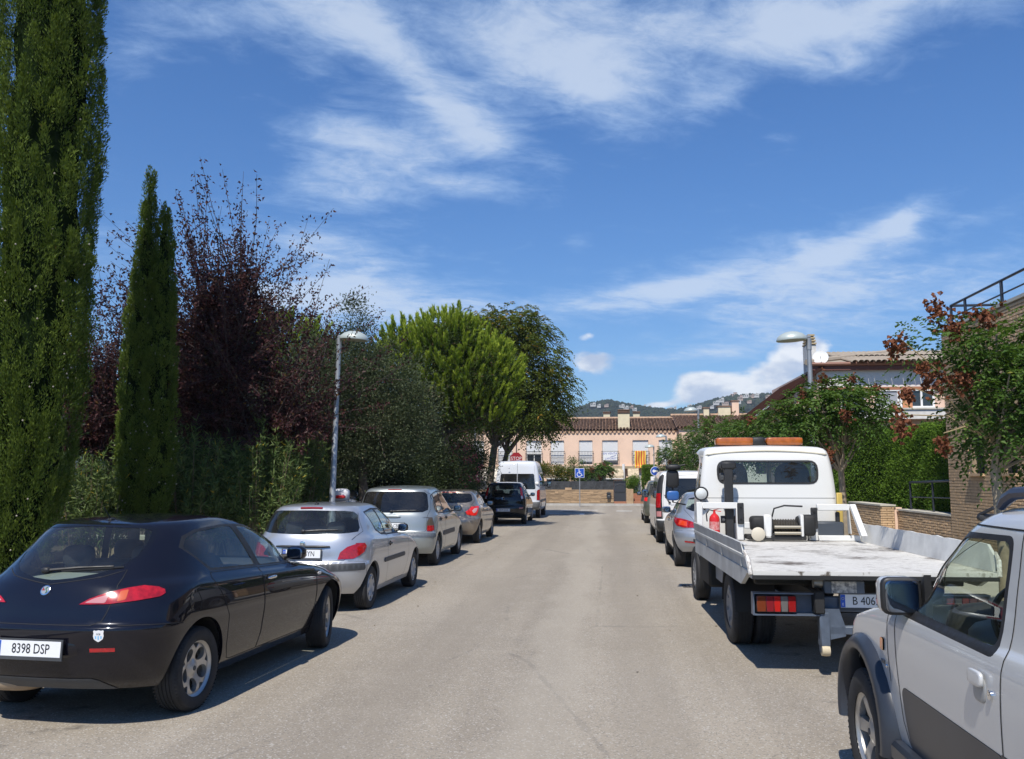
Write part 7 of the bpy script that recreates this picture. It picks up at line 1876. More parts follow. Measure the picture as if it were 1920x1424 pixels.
def garden_front():
    Y = 56.75; K = 1620 / 56.75
    X = lambda px: (px - 1139) / K
    w = thing('stone_wall', 'low buff stone garden wall below a dark screen, across the end of the road', 'wall', (0, 0, 0))
    M_STONE = mat('buff split stone', (.44, .31, .19), .9, color2=(.34, .235, .14), vscale=6, bump=.4, bscale=30, objrand=.3)
    x0, x1, xg0, xg1, xp = -34.0, X(1150), X(1150.5), X(1173), X(1186)
    m = MB(); m.span((x0, Y + .02, 0), (x1, Y + .30, 1.0)); m.build('wall_core', M_MORTAR, w, None)
    rest = MB(); cnt = 0; base = None
    z = .13; rr = random.Random(4)
    while z < .97:
        h = rr.choice((.055, .065, .08, .1)); h = min(h, 1.0 - z)
        x = x0
        while x < x1 - .02:
            L = rr.uniform(.22, .75); L = min(L, x1 - x); d = rr.uniform(.02, .05)
            c = (x + L / 2, Y + .02 - d / 2 + .005, z + h / 2)
            if x > X(1028) and cnt < 300:
                if base is None:
                    bb = MB(); bb.box((0, 0, 0), (1, 1, 1)); o = bb.build('stone', M_STONE, None, None); base = o.data; bpy.data.objects.remove(o)
                o = bpy.data.objects.new('stone', base); COL.objects.link(o); o.parent = w; o.location = c; o.scale = (L - .012, d + .03, h - .010); cnt += 1
            else: rest.box(c, (L - .012, d + .03, h - .010))
            x += L
        z += h
    o = rest.build('stonework', M_STONE, w, None); o['kind'] = 'stuff'
    for px in (1066.5, 940, 820):
        m = MB(); m.span((X(px) - .21, Y - .03, .97), (X(px) + .21, Y + .26, 1.13)); m.build('pier_top', M_STONE, w, None)
    sc = thing('screen_fence', 'dark grey mesh screen standing on the buff stone wall', 'fence', (0, 0, 0))
    M_SCREEN = mat('dark screen mesh', (.035, .038, .042), .8, var=.35, vscale=5)
    x = x0
    while x < x1 - .1:
        e = min(x + 1.95, x1); n = 8
        m = MB(); pts = []
        for i in range(n + 1):
            xx = x + (e - x) * i / n; q = .012 * math.sin(i * 2.1 + x)
            pts += [(xx, Y + .16 + q, 1.0), (xx, Y + .16 - q, 1.55 + .01 * math.sin(i + x * 3))]
        m.add(pts, [(2 * i, 2 * i + 2, 2 * i + 3, 2 * i + 1) for i in range(n)]); m.build('screen_panel', M_SCREEN, sc, None)
        q = MB(); q.tube([(x + .02, Y + .19, .9), (x + .02, Y + .19, 1.62)], .025, 6); q.build('post', M_RAIL, sc)
        x = e
    g = thing('metal_gate', 'dark grey solid metal gate with an arched panel in the garden wall', 'gate', (0, 0, 0))
    MG = mat('gate grey', (.040, .044, .052), .45, .2)
    m = MB(); m.span((xg0 + .03, Y + .05, .26), (xg1 - .03, Y + .10, 1.53)); m.build('leaf_panel', MG, g, None)
    m = MB(); m.span((xg0 + .06, Y + .02, .86), (xg1 - .06, Y + .05, .92)); m.build('cross_bar', MG, g, None)
    m = MB(); m.tube([(xg0 + .08 + (xg1 - xg0 - .16) * i / 10, Y + .04, 1.24 + .13 * math.sin(PI * i / 10)) for i in range(11)], .022, 5); m.build('arch_moulding', MG, g)
    m = MB(); m.span((xg0 - .0, Y + .0, 1.53), (xg1, Y + .14, 1.57)); m.build('top_bar', MG, g, None)
    m = MB(); m.span((xg0, Y - .06, .12), (xg1, Y + .2, .255)); m.build('threshold', mat('red brick step', (.32, .14, .08), .9), g, None)
    m = MB(); m.span((xg1 + .005, Y - .02, 0), (xp, Y + .35, 1.05)); pr = m.build('gate_pier', M_STONE, None, None); tag(pr, 'buff stone gate pier beside the dark metal gate', 'pier')
    st = thing('entrance_steps', 'red brick entrance steps with a white iron grille behind the far cars', 'steps', (0, 0, 0))
    for k in range(4): m = MB(); m.span((xp + .02, Y + .1 + k * .35, .1), (X(1206), Y + .45 + k * .35, .27 + k * .16)); m.build('step', mat('red brick step', (0, 0, 0)), st, None)
    gr = MB()
    for k in range(7): gr.box((X(1191) + k * .085, Y + 1.9, 1.15), (.03, .03, 1.1))
    for z in (.65, 1.1, 1.65): gr.box((X(1191) + .26, Y + 1.9, z), (.60, .03, .04))
    gr.build('white_grille', M_WHITE, st, None)
    m = MB(); m.span((X(1207), Y, 0), (14, Y + .3, 1.3)); ww = m.build('side_wall', M_STONE, None, None); tag(ww, 'plain buff garden wall behind the right row of vans', 'wall')
    mb = thing('letter_box', 'small dark letter box on the stone wall left of the metal gate', 'letter box', (0, 0, 0))
    m = MB(); m.box((X(1141), Y - .14, .58), (.22, .12, .30), bev=.02); m.build('box', MG, mb)
    m = MB(); m.prism([(-.16, .73), (.16, .73), (.10, .84), (-.10, .84)], 'y', Y - .22, Y - .07); m.v = [(v[0] + X(1141), v[1], v[2]) for v in m.v]; m.build('roof', MG, mb)
    m = MB(); m.box((X(1141), Y - .205, .62), (.14, .01, .025)); m.build('slot', M_CHROME, mb)
garden_front()
# ---------------------------------------------------------------- big house on the right behind the hedge
def right_house():
    h = thing('villa', 'pink and white house with a hipped grey brown tiled roof behind the tall hedge', 'house', (0, 0, 0))
    Y = 34.0
    X = lambda px: at(px, 740, 34.0).x
    xl, xr = X(1532), X(2010)
    zE = 6.10
    m = MB(); m.span((xl, Y, 0), (xr, Y + .3, zE - .9)); m.span((xl, Y + .31, 0), (xl + .3, Y + 9, zE - .1)); m.span((xr - .3, Y + .31, 0), (xr, Y + 9, zE - .1)); m.build('wall', M_STUCCO2, h, None)
    m = MB(); m.span((xl, Y - .02, zE - .90), (xr, Y + .3, zE - .25)); m.build('frieze', mat('pale grey band', (.66, .64, .60), .9), h, None)
    m = MB(); m.span((xl - .25, Y - .22, zE - .25), (xr, Y + .3, zE - .02)); m.build('fascia', mat('red brown fascia', (.15, .055, .04), .7), h, None)
    m = MB(); m.tube([(xl - .3, Y - .27, zE - .02), (xr, Y - .27, zE - .02)], .07, 8); m.build('gutter', mat('copper brown gutter', (.24, .11, .07), .5), h)
    m = MB(); m.span((xl + .2, Y - .10, zE - 1.02), (xr, Y - .022, zE - .90)); m.build('lintel_band', mat('brick red band', (.36, .15, .08), .8), h, None)
    tile_roof(h, xl + 1.2, xr + .6, Y - .32, zE + .02, Y + 4.2, zE + 1.02, M_TILE2, .21, 2)
    m = MB(); m.add([(xl - .4, Y - .32, zE + .0), (xl + 4.6, Y + 4.2, zE + 1.0), (xl + 1.2, Y - .32, zE + 0.0)], [(0, 1, 2)]); m.add([(xl - .4, Y - .32, zE), (xl - .1, Y + 2.2, zE + .3), (xl + 4.6, Y + 4.2, zE + 1.0)], [(0, 1, 2)]); m.build('hip_slope', M_TILE2, h, None)
    m = MB(); m.tube([(xl - .4, Y - .32, zE + .05), (xl + 4.6, Y + 4.2, zE + 1.07)], .12, 8); m.build('hip_tiles', M_TILE2, h)
    for px, w in ((1664, .92), (1726, .86), (1598, .9), (1796, .9)):
        x = X(px); z0, z1 = 4.42, zE - 1.02
        o = MB(); o.span((x - w / 2, Y - .035, z0), (x + w / 2, Y - .006, z1)); win = o.build('window', M_WINDOWGLASS, h, None)
        if px == 1664:
            o = MB(); o.span((x - w / 2 + .06, Y - .055, z0 + .05), (x + .34, Y - .037, z1 - .05)); o.build('blind', mat('grey blind', (.30, .31, .34), .6), win, None)
        fr = MB()
        for xx in (x - w / 2, x, x + w / 2): fr.box((xx if px != 1664 or xx != x else x + .36, Y - .06, (z0 + z1) / 2), (.07, .06, z1 - z0))
        for z in (z0, z1): fr.box((x, Y - .062, z), (w + .06, .07, .08))
        fr.build('frame', M_WHITE, win, None)
    m = MB(); m.span((X(1690), Y - .12, 4.35), (X(1708), Y - .004, zE - 1.03)); m.build('pilaster', mat('terracotta pilaster', (.50, .22, .11), .9), h, None)
    m = MB(); m.span((X(1560), Y - .55, 3.95), (xr, Y - .004, 4.30)); m.build('balcony_parapet', mat('white parapet', (.62, .60, .56), .85, var=.12), h, None)
    m = MB(); m.span((X(1560), Y - .60, 4.30), (xr, Y - .02, 4.36)); m.build('parapet_coping', M_CAP, h, None)
    m = MB(); m.span((X(1523), Y + .6, 5.9), (X(1541), Y + 1.3, 6.95)); ch = m.build('chimney', mat('white parapet', (0, 0, 0)), h, None)
    for k, z in enumerate((6.98, 7.09, 7.20, 7.31)): m = MB(); m.span((X(1522.5) + .02 * k, Y + .55, z), (X(1541.5) - .02 * k, Y + 1.35, z + .06)); m.build('chimney_slab', mat('tan chimney slab', (.42, .33, .20), .9), ch, None)
    m = MB(); m.span((X(1526), Y + .7, 6.95), (X(1538), Y + 1.2, 7.34)); m.build('vent_shade_block', M_DARKOPEN, ch, None)  # block coloured black as the shaded gaps under the slabs
    d = thing('satellite_dish', 'white satellite dish beside the chimney of the pink and white house', 'satellite dish', (0, 0, 0))
    m = MB(); Md = Matrix.Translation((X(1539.5), Y - .15, 6.33)) @ Matrix.Rotation(R(70), 4, 'X') @ Matrix.Rotation(R(-14), 4, 'Y')
    m.lathe([(0, 0), (.12, .008), (.24, .035), (.29, .055), (.285, .062), (.24, .045), (.12, .018), (0, .01)], 24, Md); m.build('dish', M_WHITE, d)
    m = MB(); m.tube([Md @ Vector((0, -.27, .05)), Md @ Vector((0, -.1, .32))], .012, 5); m.tube([(X(1539.5), Y - .12, 6.33), (X(1539.5), Y + .2, 6.1)], .02, 5); m.build('arm', M_RAIL, d)
    P = [(xl + .25, 6.12), (X(1428), 4.33), (X(1424), 4.20), (xl + .25, 5.92)]
    m = MB(); m.prism(P, 'y', Y - .25, Y + 7); m.build('wing_roof', mat('shade toned verge tile', (.045, .022, .018), 1.0, spec=0), h, None)  # the verge's shade is put into this dark tile colour
    m = MB(); m.prism([(X(1490), 0), (xl - .005, 0), (xl - .005, 5.85), (X(1490), 4.95)], 'y', Y + .1, Y + 6.5); m.build('wing_wall', M_STUCCO2, h, None)
    m = MB(); m.tube([(X(1413), Y - .3, 4.10), (X(1440), Y - .3, 4.52)], .035, 6); m.build('verge_strut', mat('pale metal strut', (.5, .5, .5), .4, .6), h)
    w = thing('white_house', 'white house wall glimpsed between the street trees behind the tow truck', 'house', (0, 0, 0))
    m = MB(); m.span((6.6, 44, 0), (11.5, 49, 3.9)); m.build('wall', mat('white parapet', (0, 0, 0)), w, None)
    for x in (7.3, 8.9, 10.4): m = MB(); m.span((x, 43.97, 2.0), (x + .8, 43.99, 3.2)); m.build('window', M_WINDOWGLASS, w, None)
    m = MB(); m.span((6.4, 43.8, 3.9), (11.7, 49.2, 4.1)); m.build('roof', M_TILE, w, None)
right_house()
# ---------------------------------------------------------------- white house glimpsed through the trees on the left, bench wall
def left_bits():
    w = thing('bench_wall', 'low beige wall with a stone ledge under the left shrubs', 'wall', (0, 0, 0))
    m = MB(); m.span((-10.5, 16.6, .1), (-8.6, 16.9, .55)); m.build('wall_core', mat('beige block', (.36, .27, .18), .9, var=.15), w, None)
    m = MB(); m.span((-10.6, 16.5, .55), (-8.5, 17.0, .62)); m.build('ledge', M_CAP, w, None)
left_bits()
# ---------------------------------------------------------------- street furniture
M_POLE = mat('galvanised pole', (.34, .36, .38), .45, .5, var=.14, vscale=3)
M_LAMPHEAD = mat('pale green grey lamp shade', (.42, .47, .45), .4, .15)
def street_lamp(x, y, h, arm=.30, side=1, label='', lean=0.0, z0=.12, s=1.0):
    t = thing('street_lamp', label, 'street lamp', (x, y, z0), 0, 'street lamps')
    H = h - z0
    m = MB(); m.lathe([(.085 * s, 0), (.085 * s, .9), (.065 * s, .95), (.045 * s, H - .25)], 14); m.build('pole', M_POLE, t)
    m = MB(); m.lathe([(.11 * s, 0), (.11 * s, .03), (.09 * s, .05)], 14); m.build('base_plate', M_POLE, t)
    m = MB(); m.lathe([(.055 * s, H - .33), (.055 * s, H - .10), (.02, H - .08)], 12); m.box((side * .07, 0, H - .06), (.22, .07, .05), bev=.015); m.build('collar', M_POLE, t)
    cx = side * (arm + .02)
    m = MB(); T = Matrix.Translation((cx, 0, H - .06)) @ Matrix.Rotation(side * R(3), 4, 'Y') @ Matrix.Diagonal((1.05, .9, 1, 1))
    m.lathe([(.290, -.075), (.295, -.055), (.27, .005), (.21, .06), (.12, .10), (.04, .115), (0, .117)], 28, T); hd = m.build('lamp_shade', M_LAMPHEAD, t, 60)
    m = MB(); m.lathe([(.275, -.072), (.22, -.085), (0, -.095)], 28, T); m.build('lens', mat('lamp diffuser', (.34, .34, .26), .3), hd, 60)
    return t
lampL = street_lamp(-5.68, 17.5, 4.80, .30, 1, 'grey street lamp with domed head rising from the left pavement, beside the oleanders')
lampL.rotation_euler = (0, R(1.2), 0)
street_lamp(4.12, 18.0, 4.70, .32, -1, 'grey street lamp with domed head on the right pavement, above the tow truck cab')
street_lamp(4.15, 40.0, 4.93, .32, -1, 'small far street lamp in front of the terrace roof, right of the chimney')
street_lamp(3.70, 55.2, 4.45, .32, -1, 'far street lamp in front of the salmon terrace, beside the flag')
street_lamp(2.98, 56.3, 3.85, .25, -1, 'lower far street lamp directly above the blue arrow sign', s=.7)
street_lamp(-5.75, 37.5, 4.7, .30, 1, 'street lamp whose dark pole stands under the tree canopy on the left')
pl = thing('lamp_pole', 'thin brown pole rising behind the stop sign', 'pole', (-5.75, 55.0, .12)); m = MB(); m.tube([(0, 0, 0), (0, 0, 4.6)], [.05, .035], 8); m.build('pole', mat('brown pole', (.12, .075, .06), .6), pl); m = MB(); m.box((.15, 0, 4.55), (.5, .12, .08), bev=.02); m.build('lamp_head', mat('brown pole', (0, 0, 0)), pl)
def sign_post(name, label, x, y, ztop, r=.03):
    t = thing(name, label, 'sign', (x, y, 0))
    m = MB(); m.tube([(0, .03, 0), (0, .03, ztop)], r, 8); m.build('post', M_POLE, t)
    return t
s = sign_post('parking_sign', 'blue square wheelchair parking sign on a thin grey post', -1.70, 53.6, 2.32, .028)
M_SIGNBLUE = mat('sign blue', (.012, .075, .42), .4); M_SIGNWHITE = mat('sign white', (.76, .77, .78), .4); M_SIGNRED = mat('faded stop red', (.30, .016, .024), .45)
m = MB(); m.box((0, 0, 2.06), (.58, .02, .58), bev=.008); m.build('panel', M_SIGNWHITE, s); m = MB(); m.box((0, -.011, 2.06), (.53, .008, .53)); pn = m.build('face', M_SIGNBLUE, s)
m = MB()
def P2(u, v): return (u, -.020, 2.06 + v)
m.lathe([(.038, 0), (.038, .006)], 16, Matrix.Translation(P2(-.03, .185)) @ Matrix.Rotation(PI / 2, 4, 'X'))
m.tube([P2(-.03, .13), P2(-.02, -.02)], .026, 6); m.tube([P2(-.02, -.02), P2(.09, -.03), P2(.14, -.15), P2(.20, -.13)], .022, 6); m.tube([P2(-.03, .07), P2(.09, .065)], .016, 6)
m.tube([P2(-.02 + .135 * math.cos(a), -.085 + .135 * math.sin(a)) for a in np.linspace(R(115), R(350), 16)], .020, 6)
m.build('wheelchair_symbol', M_SIGNWHITE, pn)
s = sign_post('stop_sign', 'dark red octagonal STOP sign above the white minibus roof', -4.98, 47.5, 3.15, .035)
oc = [(.33 / math.cos(PI / 8) * math.cos(PI / 8 + k * PI / 4), 2.82 + .33 / math.cos(PI / 8) * math.sin(PI / 8 + k * PI / 4)) for k in range(8)]
m = MB(); m.prism(oc, 'y', -.012, .0); pn = m.build('panel', M_SIGNRED, s, None)
text_mesh('lettering', 'STOP', .27, mat('faded white print', (.72, .68, .68), .5), pn, frame_from((0, -.014, 2.82), (0, -1, 0)), .002, sx=.92)
s = sign_post('arrow_sign', 'round blue left-arrow sign above a white plate, behind the white delivery van', 2.93, 54.2, 2.45, .03)
m = MB(); m.lathe([(.29, -.004), (.29, .010), (0, .010)], 32, Matrix.Translation((0, 0, 2.18)) @ Matrix.Rotation(PI / 2, 4, 'X')); m.build('rim', M_SIGNWHITE, s); m = MB(); m.lathe([(.26, .011), (.26, .016), (0, .016)], 32, Matrix.Translation((0, 0, 2.18)) @ Matrix.Rotation(PI / 2, 4, 'X')); fc = m.build('face', M_SIGNBLUE, s)
m = MB(); ar = [(-.19, 0), (-.06, .13), (-.06, .055), (.18, .055), (.18, -.055), (-.06, -.055), (-.06, -.13)]
m.prism([(a, 2.18 + b) for a, b in ar], 'y', -.024, -.017); m.build('arrow', M_SIGNWHITE, fc, None)
m = MB(); m.box((0, 0, 1.73), (.56, .014, .24), bev=.004); p2 = m.build('plate', M_SIGNWHITE, s); m = MB(); m.tube([(-.12, -.009, 1.69), (-.06, -.009, 1.77), (.08, -.009, 1.77), (.13, -.009, 1.69)], .010, 5); m.build('plate_symbol', mat('grey print', (.25, .25, .26), .6), p2)
# ================================================================ plants
def leaf_mat(name, c1, c2, odd=None, odd_at=.93, rough=.62, transl=.28, spec=.13):
    if name in MATS: return MATS[name]
    m = bpy.data.materials.new(name); m.use_nodes = True
    t = m.node_tree; N = NT(t); b = t.nodes['Principled BSDF']
    b.inputs['Roughness'].default_value = rough; b.inputs['Specular IOR Level'].default_value = spec
    a = N.new('ShaderNodeAttribute', attribute_name='hue'); f = a.outputs['Fac']
    c = N.mix(f, (*c1, 1), (*c2, 1))
    if odd: c = N.mix(N.ramp(f, odd_at, odd_at + .01), c, (*odd, 1))
    N.l.new(c, b.inputs['Base Color'])
    tr = N.new('ShaderNodeBsdfTranslucent'); N.l.new(N.mix(1.0, c, (1.25, 1.3, .6, 1), 'MULTIPLY'), tr.inputs[0])
    mx = N.new('ShaderNodeMixShader'); mx.inputs[0].default_value = transl
    N.l.new(b.outputs[0], mx.inputs[1]); N.l.new(tr.outputs[0], mx.inputs[2]); N.l.new(mx.outputs[0], t.nodes['Material Output'].inputs[0])
    MATS[name] = m
    return m
M_BARK = mat('grey bark', (.11, .085, .065), .9, var=.3, vscale=8, bump=.5, bscale=20)
M_BARKPALE = mat('pale young bark', (.33, .27, .19), .85, color2=(.22, .18, .13), vscale=7, bump=.3, bscale=30)
M_TWIG = mat('brown twig', (.10, .065, .045), .9)
M_TWIGTAN = mat('tan twig', (.34, .26, .14), .85)
def unit(a): return a / np.maximum(np.linalg.norm(a, axis=-1, keepdims=True), 1e-9)
def leaves(name, P, D, L, W, material, parent, rng, fold=.3, hue=None, up=None):
    """one folded leaf (two triangles) at each P along D"""
    n = len(P); D = unit(D)
    ref = rng.normal(size=(n, 3)) if up is None else up + rng.normal(size=(n, 3)) * .35
    S = unit(np.cross(D, ref)); Nn = np.cross(S, D)
    L = np.broadcast_to(np.asarray(L, float), (n,))[:, None]; W = np.broadcast_to(np.asarray(W, float), (n,))[:, None]
    a = P; b = P + D * L * .45 + S * W * .5 + Nn * W * fold; c = P + D * L - Nn * L * .08; d = P + D * L * .45 - S * W * .5 + Nn * W * fold
    V = np.stack([a, b, c, d], 1).reshape(-1, 3)
    i = np.arange(n)[:, None] * 4
    Fq = np.concatenate([i + [0, 1, 2], i + [0, 2, 3]], 1).reshape(-1, 3)
    o = np_mesh(name, V, Fq, material, parent)
    h = rng.random(n) if hue is None else hue
    at = o.data.attributes.new('hue', 'FLOAT', 'FACE'); at.data.foreach_set('value', np.repeat(h, 2).astype(np.float32))
    o['kind'] = 'stuff'
    return o
def sphere_dirs(rng, n): return unit(rng.normal(size=(n, 3)))
def lobe_points(rng, lobes, n, shell=.45, zmin=None):
    """points spread through the outer part of a crown made of ellipsoid lobes"""
    w = np.array([l[3] * l[4] * l[5] for l in lobes]) ** .67; k = rng.choice(len(lobes), n, p=w / w.sum())
    Lb = np.array(lobes)[k]; d = sphere_dirs(rng, n); r = rng.random(n) ** shell
    bump = 1 + .16 * np.sin(d[:, 0] * 7 + k) * np.cos(d[:, 1] * 6 + d[:, 2] * 5)
    P = Lb[:, :3] + d * Lb[:, 3:6] * (r * bump)[:, None]
    return P, d
def limbs(mb, rng, base, tips, r0=.05, r1=.008, sag=.15, n=5):
    for p in tips:
        b = base[rng.integers(len(base))] if isinstance(base, list) else base
        b = np.asarray(b, float); p = np.asarray(p, float); d = p - b
        mid = b + d * .55 + np.array((0, 0, np.linalg.norm(d) * sag * (1 if d[2] > 0 else .2))) + rng.normal(size=3) * np.linalg.norm(d) * .06
        pts = [(1 - t)**2 * b + 2 * t * (1 - t) * mid + t * t * p for t in np.linspace(0, 1, 5)]
        mb.tube(pts, list(np.linspace(r0, r1, 5)), n, cap=False)
def trunk_mb(path, radii, n=10):
    m = MB(); m.tube(path, radii, n); return m
def clump_tree(name, label, cat, loc, seed, trunk, lobes, nclump, per, L, W, material, sigma=.22, bark=None, shell=.45, outw=.7, upw=.25, group=None, limb_r=.045, droop=0.0, flat=.8, nlimb=None, crown='crown'):
    rng = np.random.default_rng(seed)
    t = thing(name, label, cat, loc, 0, group)
    path, radii = trunk
    mb = trunk_mb(path, radii); C, d = lobe_points(rng, lobes, nclump, shell)
    top = [np.array(p) for p in path[len(path) // 2:]]
    limbs(mb, rng, top, C[:(nlimb or nclump)], limb_r, .006)
    mb.build('trunk', bark or M_BARK, t, 60)
    k = np.repeat(np.arange(nclump), per); n = len(k)
    off = rng.normal(size=(n, 3)) * sigma * np.array((1, 1, flat)) * rng.uniform(.6, 1.5, nclump)[k][:, None]
    P = C[k] + off
    D = unit(off) * outw + d[k] * .5 + np.array((0, 0, upw)) + rng.normal(size=(n, 3)) * .55 - np.array((0, 0, droop))
    hue = np.clip(rng.random(n) * .75 + rng.random(nclump)[k] * .35 - .05, 0, 1)
    leaves(crown, P, D, rng.uniform(.7, 1.2, n) * L, rng.uniform(.75, 1.2, n) * W, material, t, rng, hue=hue)
    return t
def fronds(name, B, D, nleaf, length, L, W, material, parent, rng, droop=.5, hue=None):
    """compound leaves: leaflets in pairs along a drooping stalk"""
    n = len(B); D = unit(D)
    s = np.linspace(.15, 1, nleaf)[None, :, None] * np.broadcast_to(np.asarray(length, float), (n,))[:, None, None]
    side = unit(np.cross(D, np.array((0, 0, 1.0)) + rng.normal(size=(n, 3)) * .2))
    P = B[:, None, :] + D[:, None, :] * s; P = P - np.array((0, 0, 1.0)) * droop * s**2 / np.mean(length)
    sg = np.where(np.arange(nleaf) % 2 == 0, 1, -1)[None, :, None]
    ld = D[:, None, :] * .55 + side[:, None, :] * sg - np.array((0, 0, 1.0)) * (.35 * droop + .25) + rng.normal(size=(n, nleaf, 3)) * .22
    h = np.repeat(rng.random(n) if hue is None else hue, nleaf) * .6 + rng.random(n * nleaf) * .4
    return leaves(name, P.reshape(-1, 3), ld.reshape(-1, 3), rng.uniform(.7, 1.15, n * nleaf) * L, rng.uniform(.8, 1.2, n * nleaf) * W, material, parent, rng, hue=h, up=np.array((0, 0, 1.0)))
# ---------------------------------------------------------------- cypresses
M_CYP = leaf_mat('cypress green', (.034, .070, .010), (.170, .225, .036), (.24, .14, .035), .987, .6, .18)
M_CYPCORE = mat('shaded cypress core', (.010, .018, .006), .95, spec=0)  # solid shell behind the sprays, inner shade put into its colour
def cypress(label, loc, seed, stems, nspray, spray=.5, per=150, group='cypresses'):
    """stems: (x, y, height, max radius, profile [(z share, radius share)])"""
    rng = np.random.default_rng(seed)
    t = thing('cypress', label, 'tree', loc, 0, group)
    tr = MB(); PP, DD, HH = [], [], []
    core = MB()
    for (sx, sy, h, rm, prof) in stems:
        tr.tube([(sx, sy, 0), (sx + .02, sy, h * .3), (sx, sy, h * .8)], [.11, .08, .02], 9)
        zs = np.array([p[0] for p in prof]) * h; rs = np.array([p[1] for p in prof]) * rm
        m = int(nspray * h * rm / sum(q[2] * q[3] for q in stems))
        z = rng.uniform(zs[0], zs[-1], m * 2); keep = rng.random(m * 2) < np.interp(z, zs, rs) / rm + .12; z = z[keep][:m]; m = len(z)
        th = rng.uniform(0, 2 * PI, m)
        r = np.interp(z, zs, rs) * rng.uniform(.84, 1.04, m) * (1 + .07 * np.sin(3 * th + z * 1.7 + seed))
        out = np.stack([np.cos(th), np.sin(th), 0 * th], -1)
        B = np.stack([sx + r * np.cos(th), sy + r * np.sin(th), z], -1)
        ax = unit(out * rng.uniform(.02, .34, m)[:, None] + np.array((0, 0, 1.0)) + rng.normal(size=(m, 3)) * .09)
        k = per; ln = (spray * rng.uniform(.6, 1.35, m))[:, None, None]
        q = rng.random((m, k)) ** .8; wid = (np.sin(PI * np.clip(q * .92 + .10, 0, 1)) ** .8 * .24 + .02)[..., None] * ln
        off = unit(rng.normal(size=(m, k, 3)) + out[:, None] * .7)
        P = B[:, None] + ax[:, None] * ln * (q - .45)[..., None] + off * wid * rng.uniform(.35, 1, (m, k, 1))
        D = ax[:, None] * 1.0 + off * .45 + rng.normal(size=(m, k, 3)) * .30
        PP.append(P.reshape(-1, 3)); DD.append(D.reshape(-1, 3)); HH.append(np.clip(np.repeat(rng.random(m), k) * .6 + q.ravel() * .35, 0, 1))
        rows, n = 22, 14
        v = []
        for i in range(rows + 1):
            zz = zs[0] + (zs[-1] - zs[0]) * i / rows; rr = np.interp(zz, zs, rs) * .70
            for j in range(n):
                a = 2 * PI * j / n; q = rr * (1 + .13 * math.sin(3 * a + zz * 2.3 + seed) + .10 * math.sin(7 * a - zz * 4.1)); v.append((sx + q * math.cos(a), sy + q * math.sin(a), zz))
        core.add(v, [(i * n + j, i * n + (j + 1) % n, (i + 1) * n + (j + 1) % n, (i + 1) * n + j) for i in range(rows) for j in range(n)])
    P, D, H = np.concatenate(PP), np.concatenate(DD), np.concatenate(HH)
    tr.build('trunk', M_BARK, t, 60); core.build('shade_core', M_CYPCORE, t, 60)
    n = len(P); leaves('crown', P, D, rng.uniform(.036, .07, n), rng.uniform(.011, .019, n), M_CYP, t, rng, hue=np.clip(H * .75 + rng.random(n) * .3 - .05, 0, .98) + (rng.random(n) > .995) * .2)
    c = MB(); idx = rng.choice(n, min(260, n // 200), replace=False)
    for i in idx: c.lathe([(0, -.014), (.013, -.005), (.013, .006), (0, .015)], 6, Matrix.Translation(Vector(P[i] * (1.0, 1.0, 1.0) + unit(D[i]) * .07)), cap=False)
    o = c.build('cones', mat('grey cypress cone', (.36, .32, .24), .8), t, 60); o['kind'] = 'stuff'
    return t
cypress('tall broad cypress filling the left edge of the view, its top out of frame', (-8.22, 11.5, .1), 1, [(0, 0, 12.5, .68, [(.03, .45), (.08, .62), (.16, .82), (.3, .98), (.5, 1.0), (.72, .92), (.88, .6), (1, .04)])], 1250, .50, 150)
cypress('slim dark twin-tipped cypress between the two purple-leaved trees', (-8.13, 14.5, .1), 2, [(-.12, 0, 7.15, .33, [(.12, .35), (.2, .85), (.34, 1.0), (.55, .90), (.8, .44), (.93, .17), (1, .05)]), (.17, .05, 6.5, .29, [(.13, .4), (.2, .9), (.34, 1.0), (.58, .86), (.85, .45), (.95, .2), (1, .05)])], 950, .36, 110)
